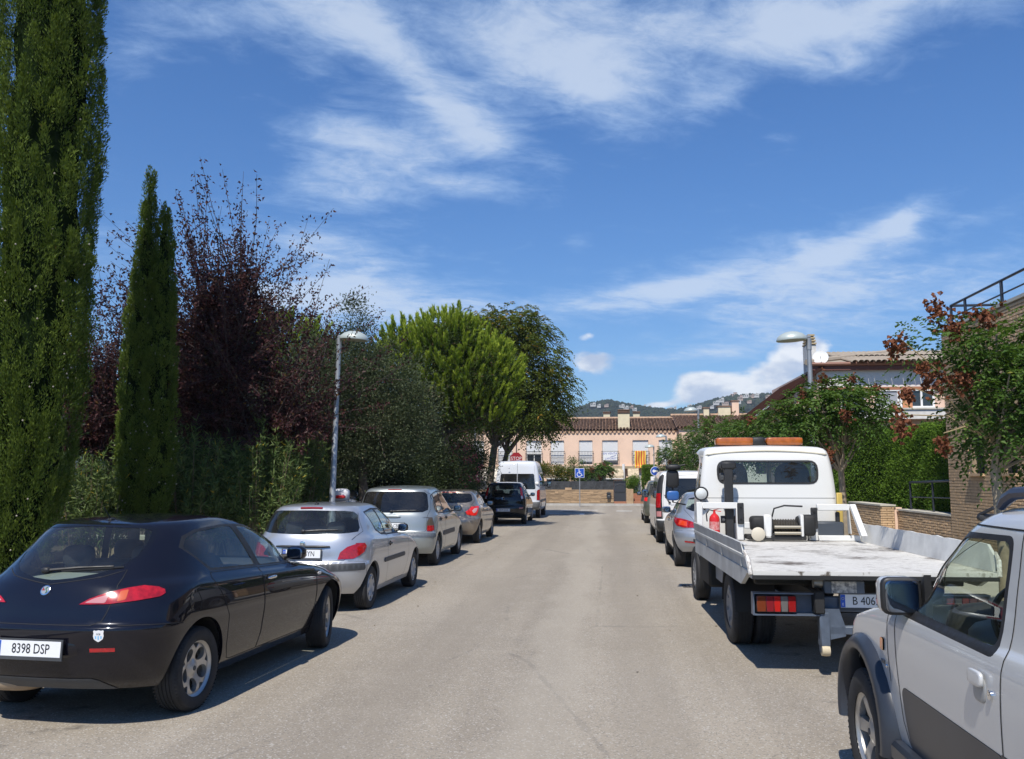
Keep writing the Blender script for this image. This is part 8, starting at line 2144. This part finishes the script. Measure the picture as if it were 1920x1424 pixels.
# ---------------------------------------------------------------- purple-leaved plums
M_PLUM = leaf_mat('purple plum leaf', (.032, .013, .015), (.088, .036, .036), (.13, .075, .03), .965, .42, .22)
def plum(label, loc, seed, height, spread, n_whip, base_z, per=68):
    rng = np.random.default_rng(seed)
    t = thing('purple_plum_tree', label, 'tree', loc, 0, 'purple-leaved plum trees')
    mb = MB(); mb.tube([(0, 0, 0), (.03, 0, 1.2), (0, .02, base_z * .8)], [.10, .085, .075], 9)
    B, D, ln = [], [], []
    fork = np.array((0, .02, base_z * .75))
    hubs = []
    for k in range(22):
        a = rng.uniform(0, 2 * PI); q = rng.uniform(.15, 1.0); h = np.array((math.cos(a) * spread * q * .85, math.sin(a) * spread * q * .6, base_z + rng.uniform(.0, .58) * (height - base_z) * (1 - .5 * q)))
        hubs.append(h)
    limbs(mb, rng, fork, hubs, .055, .018, .12)
    P, Dl = [], []
    for k in range(n_whip):
        h = hubs[rng.integers(len(hubs))]
        dirn = unit(np.array((rng.normal() * .42 + h[0] * .28, rng.normal() * .42 + h[1] * .2, rng.uniform(.45, 1.25))))
        room = max(.35, (height - h[2])); L = min(rng.uniform(.55, 1.0) * room, 2.6) if rng.random() < .6 else rng.uniform(.4, 1.2)
        if rng.random() < .50: dirn = unit(np.array((rng.normal(), rng.normal() * .8, rng.uniform(-.45, .35)))); L = rng.uniform(.5, 1.2) * spread * .62
        bend = rng.normal(size=3) * .12
        pts = [h + dirn * L * s + bend * s * s * L for s in (0, .35, .7, 1)]
        mb.tube(pts, [.010, .008, .006, .003], 4, cap=False)
        s = rng.uniform(.05, 1.0, per); 
        p = h + dirn * (L * s)[:, None] + bend * (s * s * L)[:, None] + rng.normal(size=(per, 3)) * .055
        P.append(p); Dl.append(rng.normal(size=(per, 3)) * .8 + np.array((0, 0, -.45)))
    mb.build('trunk', mat('dark plum bark', (.055, .04, .035), .9), t, 60)
    P = np.concatenate(P); Dl = np.concatenate(Dl); n = len(P)
    leaves('crown', P, Dl, rng.uniform(.055, .10, n), rng.uniform(.03, .052, n), M_PLUM, t, rng, fold=.45)
    return t
plum('purple-leaved plum tree with sparse tall top shoots, right of the slim cypress', (-7.85, 17.2, .1), 5, 9.1, 1.95, 820, 2.6)
plum('smaller purple-leaved plum tree between the two cypresses', (-10.9, 18.4, .1), 8, 7.4, 1.6, 460, 2.2)
# ---------------------------------------------------------------- oleanders
M_OLE = leaf_mat('oleander green', (.044, .082, .022), (.165, .215, .07), (.40, .30, .04), .978, .42, .25)
def oleander(label, loc, seed, rx, ry, h, canes, per=44, flower=None, group='oleander bushes'):
    rng = np.random.default_rng(seed)
    t = thing('oleander', label, 'shrub', loc, 0, group)
    mb = MB(); P, D = [], []; tips = []
    for k in range(canes):
        a = rng.uniform(0, 2 * PI); q = math.sqrt(rng.random())
        b = np.array((math.cos(a) * rx * .55 * q, math.sin(a) * ry * .55 * q, 0)); hh = h * rng.uniform(.45, 1.0) * (1 - .25 * q)
        e = np.array((math.cos(a) * rx * q * 1.05, math.sin(a) * ry * q * 1.05, hh))
        mid = (b + e) / 2 + np.array((0, 0, hh * .18))
        f = lambda s: (1 - s)[:, None]**2 * b + (2 * s * (1 - s))[:, None] * mid + (s * s)[:, None] * e
        if k % 5 == 0: mb.tube(f(np.linspace(0, 1, 5)), [.012, .010, .008, .006, .003], 4, cap=False)
        s = rng.uniform(.22, 1.02, per) ** .8; p = f(s)
        ax = unit(e - mid)
        P.append(p + rng.normal(size=(per, 3)) * .02); D.append(ax * .55 + unit(rng.normal(size=(per, 3))) * .9 + np.array((0, 0, .1))); tips.append(e)
    mb.build('stems', mat('grey brown cane', (.17, .125, .075), .9), t, 60)
    P = np.concatenate(P); D = np.concatenate(D); n = len(P)
    leaves('foliage', P, D, rng.uniform(.09, .17, n), rng.uniform(.018, .030, n), M_OLE, t, rng)
    if flower:
        T = np.array(tips)[rng.random(len(tips)) < .6]; k = np.repeat(np.arange(len(T)), 14); m = len(k)
        leaves('blossom', T[k] + rng.normal(size=(m, 3)) * .07, rng.normal(size=(m, 3)), .055, .05, leaf_mat('pink blossom', (.50, .10, .14), (.62, .20, .24)), t, rng)
    return t
oleander('bushy oleander growing directly right of the slim cypress', (-7.75, 15.7, .14), 11, 1.0, .9, 2.9, 210)
oleander('oleander with bare canes showing, behind the black hatchback roof', (-6.75, 16.2, .14), 12, 1.0, .9, 3.0, 210)
oleander('oleander with a few yellow leaves, directly left of the street lamp', (-6.8, 18.2, .14), 13, .80, 1.0, 3.3, 200)
oleander('low oleander under the smaller purple plum tree', (-8.9, 14.4, .14), 14, .75, .7, 2.6, 120)
oleander('pink flowering oleander under the trees beside the black people carrier', (-5.55, 33.2, .12), 15, .62, .7, 3.4, 130, 40, flower=True)
oleander('tall dull oleander behind the white motorbike', (-7.25, 21.9, .14), 16, .75, 1.5, 2.6, 150)
oleander('dark oleander clump in the far left corner behind the broad cypress', (-12.4, 21.0, .14), 17, 1.8, 1.0, 3.2, 170, 40)
# ---------------------------------------------------------------- trees of the left row
M_OLIVE = leaf_mat('grey green leaf', (.036, .056, .026), (.115, .135, .072), (.19, .16, .10), .95, .5, .2)
clump_tree('holm_oak', 'grey green small-leaved tree behind the left street lamp', 'tree', (-6.1, 21.2, .12), 21, ([(0, 0, 0), (.05, 0, 1.2), (-.05, 0, 2.6), (.1, 0, 4.2)], [.14, .12, .09, .04]),
           [(0, 0, 3.6, 1.75, 1.5, 1.35), (-.5, 0, 4.7, 1.0, 1.0, .9), (.9, -.2, 3.0, 1.05, 1.0, .8), (-.9, .2, 2.7, 1.0, 1.1, 1.0), (-.25, 0, 5.75, .32, .3, .62), (.3, -.3, 2.35, 1.2, .9, .75)], 260, 330, .066, .030, M_OLIVE, .21, limb_r=.022, nlimb=70, shell=.38)
clump_tree('holm_oak', 'taller dull green tree squeezed between the purple plum and the umbrella pine', 'tree', (-8.2, 25.0, .12), 22, ([(0, 0, 0), (.05, 0, 1.6), (0, 0, 4.2)], [.13, .11, .05]),
           [(0, 0, 4.3, 1.5, 1.4, 1.5), (-1.2, 0, 3.4, 1.2, 1.2, 1.3), (.8, 0, 3.3, 1.2, 1.2, 1.2)], 180, 300, .07, .032, M_OLIVE, .24, limb_r=.022, nlimb=60, shell=.38)
M_PINE = leaf_mat('pine needle', (.12, .20, .015), (.42, .50, .07), None, 1, .5, .25)
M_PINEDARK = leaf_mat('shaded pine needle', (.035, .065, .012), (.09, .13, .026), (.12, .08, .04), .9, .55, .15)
def pine(label, loc, seed, lobes, ntuft, trunk, inner=60):
    rng = np.random.default_rng(seed)
    t = thing('umbrella_pine', label, 'tree', loc, 0, 'umbrella pines')
    mb = trunk_mb(*trunk)
    C, d = lobe_points(rng, lobes, ntuft * 2, .12); ok = d[:, 2] > -.45; C, d = C[ok][:ntuft], d[ok][:ntuft]
    limbs(mb, rng, [np.array(trunk[0][-1]), np.array(trunk[0][-2])], C[:60] * .86, .045, .010, .02)
    mb.build('trunk', M_BARK, t, 60)
    per = 64; k = np.repeat(np.arange(len(C)), per); n = len(k)
    ax = unit(d * .55 + np.array((0, 0, .95)) + rng.normal(size=d.shape) * .15); ln = rng.uniform(.26, .46, len(C))
    s = rng.random(n)
    P = C[k] + ax[k] * (ln[k] * s)[:, None]
    D = ax[k] * 1.0 + unit(rng.normal(size=(n, 3))) * .50
    hue = np.clip(rng.random(len(C))[k] * .55 + .45 * s + rng.normal(size=n) * .08, 0, 1)
    leaves('crown', P, D, rng.uniform(.11, .18, n), .027, M_PINE, t, rng, hue=hue)
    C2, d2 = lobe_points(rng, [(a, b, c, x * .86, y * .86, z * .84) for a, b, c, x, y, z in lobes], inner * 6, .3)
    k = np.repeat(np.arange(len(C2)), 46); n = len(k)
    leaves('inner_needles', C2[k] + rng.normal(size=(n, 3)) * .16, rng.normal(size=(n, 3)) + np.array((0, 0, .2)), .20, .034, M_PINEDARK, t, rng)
    return t
pine('bright green umbrella pine behind the grey green tree', (-5.75, 30.5, .12), 31, [(0, 0, 5.5, 2.25, 2.1, 1.75), (-1.3, 0, 6.1, 1.2, 1.2, 1.15), (1.2, -.3, 4.9, 1.35, 1.4, 1.2), (.2, -.6, 6.5, 1.2, 1.2, .85), (.1, .2, 4.3, 2.0, 1.8, 1.0), (1.7, .1, 5.4, 1.0, 1.1, 1.0), (1.2, 0, 3.9, 1.3, 1.2, .8)], 1500, ([(0, 0, 0), (.1, 0, 1.8), (-.05, 0, 3.2), (.05, 0, 4.4)], [.2, .17, .15, .10]), 100)
pine('yellow green pine top showing behind the purple plum', (-10.6, 27.0, .12), 32, [(0, 0, 5.6, 1.7, 1.5, 1.25), (-1.2, 0, 5.2, 1.2, 1.2, 1.0)], 380, ([(0, 0, 0), (0, 0, 2.5), (.05, 0, 4.6)], [.16, .13, .09]), 30)
M_SOPH = leaf_mat('pagoda tree green', (.036, .066, .012), (.155, .175, .030), (.34, .20, .03), .80, .5, .28)
def frond_tree(name, label, loc, seed, trunks, lobes, nfrond, nleaf, length, L, W, material, bark, droop=.6, group=None, limb_r=.05, nlimb=90, shell=.3, limb_to=1.0):
    rng = np.random.default_rng(seed)
    t = thing(name, label, 'tree', loc, 0, group)
    mb = MB()
    for path, radii in trunks: mb.tube(path, radii, 10)
    C, d = lobe_points(rng, lobes, nfrond, shell)
    ends = [np.array(p) for path, _ in trunks for p in path[-2:]]
    limbs(mb, rng, ends, C[:nlimb] * limb_to, limb_r, .006, .10)
    mb.build('trunk', bark, t, 60)
    D = d * np.array((1, 1, .5)) + rng.normal(size=d.shape) * .45 + np.array((0, 0, .12))
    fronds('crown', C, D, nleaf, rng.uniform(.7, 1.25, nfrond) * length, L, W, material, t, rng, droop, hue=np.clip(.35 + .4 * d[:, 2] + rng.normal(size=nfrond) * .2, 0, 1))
    return t
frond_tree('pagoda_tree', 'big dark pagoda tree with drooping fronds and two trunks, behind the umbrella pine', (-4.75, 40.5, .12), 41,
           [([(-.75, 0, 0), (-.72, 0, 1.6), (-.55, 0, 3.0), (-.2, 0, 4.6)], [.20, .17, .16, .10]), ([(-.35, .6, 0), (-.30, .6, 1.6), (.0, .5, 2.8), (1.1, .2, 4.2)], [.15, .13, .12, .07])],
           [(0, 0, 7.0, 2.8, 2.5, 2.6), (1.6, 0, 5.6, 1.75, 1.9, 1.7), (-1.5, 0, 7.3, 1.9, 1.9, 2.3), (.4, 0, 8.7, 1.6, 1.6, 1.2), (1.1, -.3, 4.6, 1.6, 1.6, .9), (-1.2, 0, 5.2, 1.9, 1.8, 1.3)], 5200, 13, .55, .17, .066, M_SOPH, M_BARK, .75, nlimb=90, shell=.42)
M_DARKLEAF = leaf_mat('dark evergreen leaf', (.012, .022, .009), (.045, .062, .022), None, 1, .5, .18)
for i, (x, y, w, h, lab) in enumerate(((-8.6, 30.0, 2.0, 3.3, 'dark evergreen bush under the umbrella pine'), (-7.4, 37.0, 2.0, 3.6, 'dark evergreen bush behind the pink oleander'), (-11.0, 33.0, 2.6, 5.6, 'large dark evergreen bush deep behind the pine'), (-14.0, 28.0, 3.6, 7.0, 'broad dark evergreen tree mass far behind the smaller purple plum'), (-7.0, 27.0, 1.2, 2.5, 'rounded dark bush behind the greenish silver minivan'), (-12.6, 15.5, 1.9, 3.0, 'broad dark bush left of the tall broad cypress'), (-15.5, 19.0, 2.4, 4.2, 'large dark bush farther left behind the tall broad cypress'), (-11.2, 9.5, 1.3, 2.2, 'low dark bush beside the foot of the tall broad cypress'), (-7.1, 29.0, 1.2, 3.3, 'dark bush hiding the foot of the umbrella pine'), (-6.25, 29.4, .85, 3.3, 'narrow dark bush directly in front of the umbrella pine trunk'), (-6.6, 35.3, 1.5, 4.3, 'tall dark bush between the umbrella pine and the pagoda tree trunks'), (-9.6, 21.5, 1.7, 4.2, 'dark bush between the purple plum and the grey green tree'), (-18.5, 24.0, 3.2, 6.2, 'dark evergreen tree mass at the far left behind the broad cypress'))):
    clump_tree('evergreen_bush', lab, 'shrub', (x, y, .1), 60 + i, ([(0, 0, 0), (0, 0, h * .3), (.05, 0, h * .6)], [.10, .08, .04]), [(0, 0, h * .55, w, w * .9, h * .45), (-.5 * w, .1, h * .4, w * .6, w * .6, h * .36), (.5 * w, -.1, h * .45, w * .6, w * .6, h * .38)], 130, 260, .095, .042, M_DARKLEAF, .30, limb_r=.02, nlimb=30, group='dark bushes behind the left pavement')
# ---------------------------------------------------------------- street trees on the right with papery pods
M_KOEL = leaf_mat('golden rain tree leaf', (.036, .085, .018), (.12, .19, .042), (.22, .22, .05), .975, .45, .30)
M_POD = leaf_mat('russet seed pod', (.135, .046, .027), (.27, .11, .058), None, 1, .7, .3)
def rain_tree(label, loc, seed, h, lobes, nfrond, pods, trunk_h, L=.085, big=1.0, npod=56):
    rng = np.random.default_rng(seed)
    t = frond_tree('golden_rain_tree', label, loc, seed, [([(0, 0, 0), (.02, 0, trunk_h * .5), (-.01, .02, trunk_h), (.04, 0, trunk_h + .45)], [.075 * big, .062 * big, .055 * big, .035 * big])], lobes, nfrond, 13, .36, L, L * .48, M_KOEL, M_BARKPALE, .45, 'golden rain trees on the right pavement', .022, 46, .4, 1.0)
    P, D = [], []
    for (x, y, z, s) in pods:
        n = int(npod * s)
        p = np.array((x, y, z)) + rng.normal(size=(n, 3)) * np.array((.062, .062, .085)) * s
        P.append(np.repeat(p, 3, 0)); D.append(np.repeat(np.array((0, 0, -1.0)) + rng.normal(size=(n, 3)) * .35, 3, 0) + rng.normal(size=(3 * n, 3)) * .45)
        m = MB(); c = np.array((0, 0, trunk_h + .3)); q = np.array((x, y, z + .1)); m.tube([c, (c + q) / 2 + np.array((0, 0, .15)), q], [.012, .009, .005], 5); m.build('pod_stalk', M_TWIGTAN, t, 60)
    P = np.concatenate(P); D = np.concatenate(D); n = len(P)
    leaves('seed_pods', P, D, rng.uniform(.04, .062, n), rng.uniform(.032, .05, n), M_POD, t, rng, fold=.5)
    return t
def pods_at(loc, spots, Y):
    return [tuple(at(px, py, Y) - Vector(loc)) + (q,) for px, py, q in spots]
LB = (4.25, 10.05, .12)
rain_tree('golden rain tree with russet pods nearest on the right, in front of the brick building', LB, 71, 3.7, [(.65, .1, 2.62, .80, .85, .55), (.12, 0, 2.62, .45, .6, .45), (1.05, .2, 2.85, .70, .75, .55), (.2, 0, 3.12, .5, .6, .36), (.70, .1, 2.12, .70, .70, .30), (.05, 0, 2.2, .35, .5, .24), (-.55, -.05, 3.15, .28, .3, .18)], 1500,
          pods_at(LB, [(1680, 645, 1.0), (1757, 583, .9), (1790, 612, .9), (1842, 592, 1.0), (1752, 712, 1.1), (1806, 708, 1.0), (1700, 740, .6), (1690, 795, .9), (1725, 690, .4), (1770, 830, .6)], 9.8), 1.72, .072)
rain_tree('golden rain tree with pods behind the tow truck cab, left of the hedge', (4.25, 16.4, .12), 72, 3.7, [(-.15, 0, 2.80, .85, .85, .55), (-.6, 0, 2.75, .6, .6, .45), (.35, 0, 2.95, .55, .6, .45), (-.1, 0, 3.2, .5, .5, .3), (-.95, 0, 2.6, .4, .5, .3)], 820, [(-.7, -.3, 3.15, .8), (-.3, -.2, 3.42, .9), (.6, -.2, 3.25, .7), (-.1, -.8, 2.75, .8), (-.4, -.7, 2.05, .9), (.9, -.2, 2.9, .6), (.2, -.3, 3.45, .5)], 1.75)
rain_tree('golden rain tree with dark russet pods just above the amber light bar', (4.15, 23.0, .12), 73, 3.6, [(0, 0, 2.6, 1.15, 1.1, .68), (-.5, 0, 2.8, .7, .7, .5), (.6, 0, 2.7, .7, .7, .5)], 800, [(-.5, -.5, 3.15, .8), (.2, -.4, 3.25, .9), (.7, -.3, 3.05, .8), (-.9, -.2, 2.6, .7), (.1, -.9, 2.3, .8)], 1.8)
rain_tree('golden rain tree seen left of the tow truck cab roof', (4.0, 30.5, .12), 74, 3.9, [(0, 0, 2.8, 1.15, 1.1, .8), (-.4, 0, 3.2, .7, .7, .5)], 650, [(-.6, -.4, 3.3, .9), (.3, -.4, 3.5, .9), (0, -.8, 2.7, .8)], 1.9)
rain_tree('golden rain tree behind the silver rounded hatchback roof', (4.0, 37.5, .12), 75, 4.0, [(0, 0, 2.9, 1.2, 1.1, .9)], 520, [(-.6, -.4, 3.2, .9), (.4, -.5, 3.6, .9)], 1.9)
rain_tree('small golden rain tree at the corner below the far street lamp', (4.0, 53.0, .12), 76, 4.0, [(0, 0, 3.0, 1.05, 1.0, 1.0), (.6, 0, 2.4, .7, .7, .6)], 480, [(.3, -.6, 3.0, 1.2), (-.3, -.7, 2.6, .8)], 1.8, .12)
rain_tree('small red-podded tree growing behind the dark screen fence', (-.5, 57.9, .1), 77, 3.0, [(0, 0, 2.1, .8, .5, .45), (.3, 0, 2.3, .5, .5, .35)], 260, [(.3, -.3, 2.5, 1.4), (-.5, -.3, 2.3, 1.2), (.8, -.2, 2.0, 1.2), (0, -.4, 1.7, 1.1)], 1.4, .12)
# ---------------------------------------------------------------- clipped hedge
M_HEDGE = leaf_mat('hedge green', (.050, .115, .012), (.16, .265, .032), None, 1, .55, .22)
def hedge(label, boxes, seed, density=900, name='hedge', L=.06):
    rng = np.random.default_rng(seed)
    t = thing(name, label, 'hedge', (0, 0, 0))
    PP, DD = [], []; core = MB()
    for (x0, y0, x1, y1, z0, z1, faces) in boxes:
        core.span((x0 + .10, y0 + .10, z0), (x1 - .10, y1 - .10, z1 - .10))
        for f in faces:
            if f == 'w': A = (y1 - y0) * (z1 - z0); n = int(A * density); P = np.stack([np.full(n, x0), rng.uniform(y0, y1, n), rng.uniform(z0, z1, n)], -1); nv = (-1, 0, 0)
            elif f == 's': A = (x1 - x0) * (z1 - z0); n = int(A * density); P = np.stack([rng.uniform(x0, x1, n), np.full(n, y0), rng.uniform(z0, z1, n)], -1); nv = (0, -1, 0)
            else: A = (x1 - x0) * (y1 - y0); n = int(A * density); P = np.stack([rng.uniform(x0, x1, n), rng.uniform(y0, y1, n), np.full(n, z1)], -1); nv = (0, 0, 1)
            nv = np.array(nv, float); q = P @ np.array((1.7, 1.3, 2.1))
            dep = .018 * np.sin(q * 2.2) + .015 * np.sin(P @ np.array((3.1, 4.7, 5.3))) + rng.uniform(-.09, .03, n)
            P = P + nv * dep[:, None]
            PP.append(P); DD.append(nv * .5 + np.array((0, 0, .55)) + rng.normal(size=(n, 3)) * .5)
    core.build('shade_box', mat('shaded hedge', (.010, .020, .006), .95, spec=0), t, None)  # plain box filling the hedge, shade between the leaves put into its colour
    P = np.concatenate(PP); D = np.concatenate(DD); n = len(P)
    patch = .5 + .5 * np.sin(P @ np.array((.9, .7, 1.1)))
    leaves('foliage', P, D, rng.uniform(.7, 1.3, n) * L, rng.uniform(.7, 1.2, n) * L * .42, M_HEDGE, t, rng, hue=np.clip(.3 * patch + .7 * rng.random(n), 0, 1))
    return t
hedge('tall clipped green hedge between the brick building and the villa', [(7.8, 19.75, 8.9, 26.0, .1, 3.06, 'wst'), (6.75, 26.0, 8.9, 27.4, .1, 3.2, 'wst'), (6.75, 27.4, 7.6, 33.0, .1, 3.2, 'wt')], 81, 1500, L=.062)
hedge('narrow clipped green column hedge at the front door of the terrace', [(2.35, 58.3, 3.25, 59.2, .1, 2.55, 'wst')], 82, 1300, 'hedge_column', .09)
clump_tree('round_bush', 'rounded green bush between the metal gate and the clipped hedge column', 'shrub', (1.65, 58.6, .1), 83, ([(0, 0, 0), (0, 0, .5), (0, 0, 1.0)], [.05, .04, .02]), [(0, 0, 1.15, .52, .5, .85)], 40, 90, .09, .04, M_HEDGE, .13, limb_r=.01)
clump_tree('climbing_plant', 'straggly climbing plant over the dark screen fence, right of the minibus', 'plant', (-3.3, 57.6, .1), 84, ([(0, 0, 0), (.1, 0, .8), (0, 0, 1.8)], [.04, .03, .02]), [(-.5, 0, 2.1, 1.0, .35, .45), (.5, 0, 1.9, .6, .3, .5), (-1.2, .1, 2.3, .6, .3, .25)], 60, 60, .11, .06, M_SOPH, .16, limb_r=.012)
clump_tree('garden_shrub', 'light green upright garden shrub beside the wheelchair sign', 'shrub', (-1.95, 58.0, .1), 85, ([(0, 0, 0), (0, 0, .8), (0, 0, 1.8)], [.03, .025, .015]), [(0, 0, 1.7, .45, .35, .85), (-.35, 0, 2.5, .14, .14, .55), (.25, 0, 2.3, .14, .14, .5)], 46, 60, .11, .05, M_KOEL, .12, limb_r=.01)
# ---------------------------------------------------------------- parked motorbike and litter of leaves
def motorbike(loc, rz):
    t = thing('motorbike', 'white sports motorbike with a red tail lamp glimpsed behind the silver cars', 'motorbike', loc, rz)
    W = mat('bike white', (.72, .72, .74), .25, coat=.8)
    for y in (0, 1.38): add_wheel(t, .055, y, .30, .11, .21, 'spokes5', M_TRIM, 0, 1)
    m = MB(); m.superbox((0, 1.18, .88), (.46, .62, .52), 3, 18, 10); m.build('fairing', W, t, 60)
    m = MB(); m.superbox((0, .75, .92), (.34, .5, .26), 3, 16, 8); m.build('tank', W, t, 60)
    m = MB(); m.superbox((0, .12, .98), (.28, .72, .14), 3, 16, 8, Matrix.Rotation(.22, 4, 'X')); m.build('tail_fairing', W, t, 60)
    m = MB(); m.superbox((0, -.16, 1.26), (.42, .36, .30), 4, 16, 8); m.build('top_case', W, t, 60)
    m = MB(); m.superbox((0, -.36, 1.22), (.3, .04, .08), 3, 12, 6); m.build('case_reflector', M_REDBRIGHT, t, 60)
    m = MB(); m.superbox((0, -.22, 1.05), (.2, .05, .07), 3, 12, 6); m.build('tail_lamp', M_REDBRIGHT, t, 60)
    m = MB(); m.superbox((0, .32, .98), (.26, .4, .10), 3, 14, 6); m.build('seat', M_BLACK, t, 60)
    m = MB(); m.superbox((0, .7, .50), (.34, .55, .42), 4, 14, 8); m.build('engine', M_DARKMETAL, t, 60)
    m = MB(); m.superbox((0, 1.32, 1.22), (.36, .10, .28), 3, 14, 8, Matrix.Rotation(-.6, 4, 'X')); m.build('screen', M_SMOKE, t, 60)
    m = MB(); m.tube([(-.34, .98, 1.06), (0, 1.08, 1.08), (.34, .98, 1.06)], .015, 6); m.build('handlebar', M_BLACK, t)
    m = MB(); m.tube([(.06, 0, .30), (.06, .5, .45)], .03, 6); m.tube([(.07, 1.38, .30), (.06, 1.15, .95)], .03, 6); m.build('fork', M_TRIM, t)
    m = MB(); m.tube([(-.1, .5, .3), (-.28, .3, .02)], .012, 5); m.build('stand', M_BLACK, t)
    return t
motorbike((-6.2, 19.9, .12), R(8))
rng = np.random.default_rng(99)
n = 150; P = np.stack([np.where(rng.random(n) < .5, rng.uniform(-3.2, -2.3, n), rng.uniform(.2, 1.3, n)), rng.uniform(8, 40, n)**1.0, np.full(n, .006)], -1); keep = rng.random(n) < .35; P = P[keep]; n = len(P)
o = leaves('fallen_leaves', P, np.c_[rng.normal(size=(n, 2)), rng.normal(size=n) * .08], .035, .022, leaf_mat('fallen leaf', (.07, .05, .03), (.20, .14, .07)), None, rng, up=np.array((0, 0, 1.0)))
tag(o, 'few dry brown leaves lying on the asphalt', 'fallen leaves', kind='stuff')
# ================================================================ the parked vehicles, where they stand
black_hatchback((-4.07, 5.87, 0), R(-4.5))
silver_three_door((-4.05, 11.2, 0), R(-1))
silver_minivan((-4.32, 17.1, 0), 0)
beige_hatchback((-4.33, 23.2, 0), 0)
black_mpv((-3.95, 32.9, 0), 0)
white_minibus((-3.95, 38.0, 0), 0)
silver_suv((2.20, 17.35, 0), 0)
white_van((2.25, 23.7, 0), 0)
green_estate((2.25, 34.2, 0), 0)
dark_saloon((-7.2, 33.6, .12), R(-35))
tow_truck((1.27, 8.1, 0), R(1.2))
small_offroader((2.22, 2.45, 0), 0)
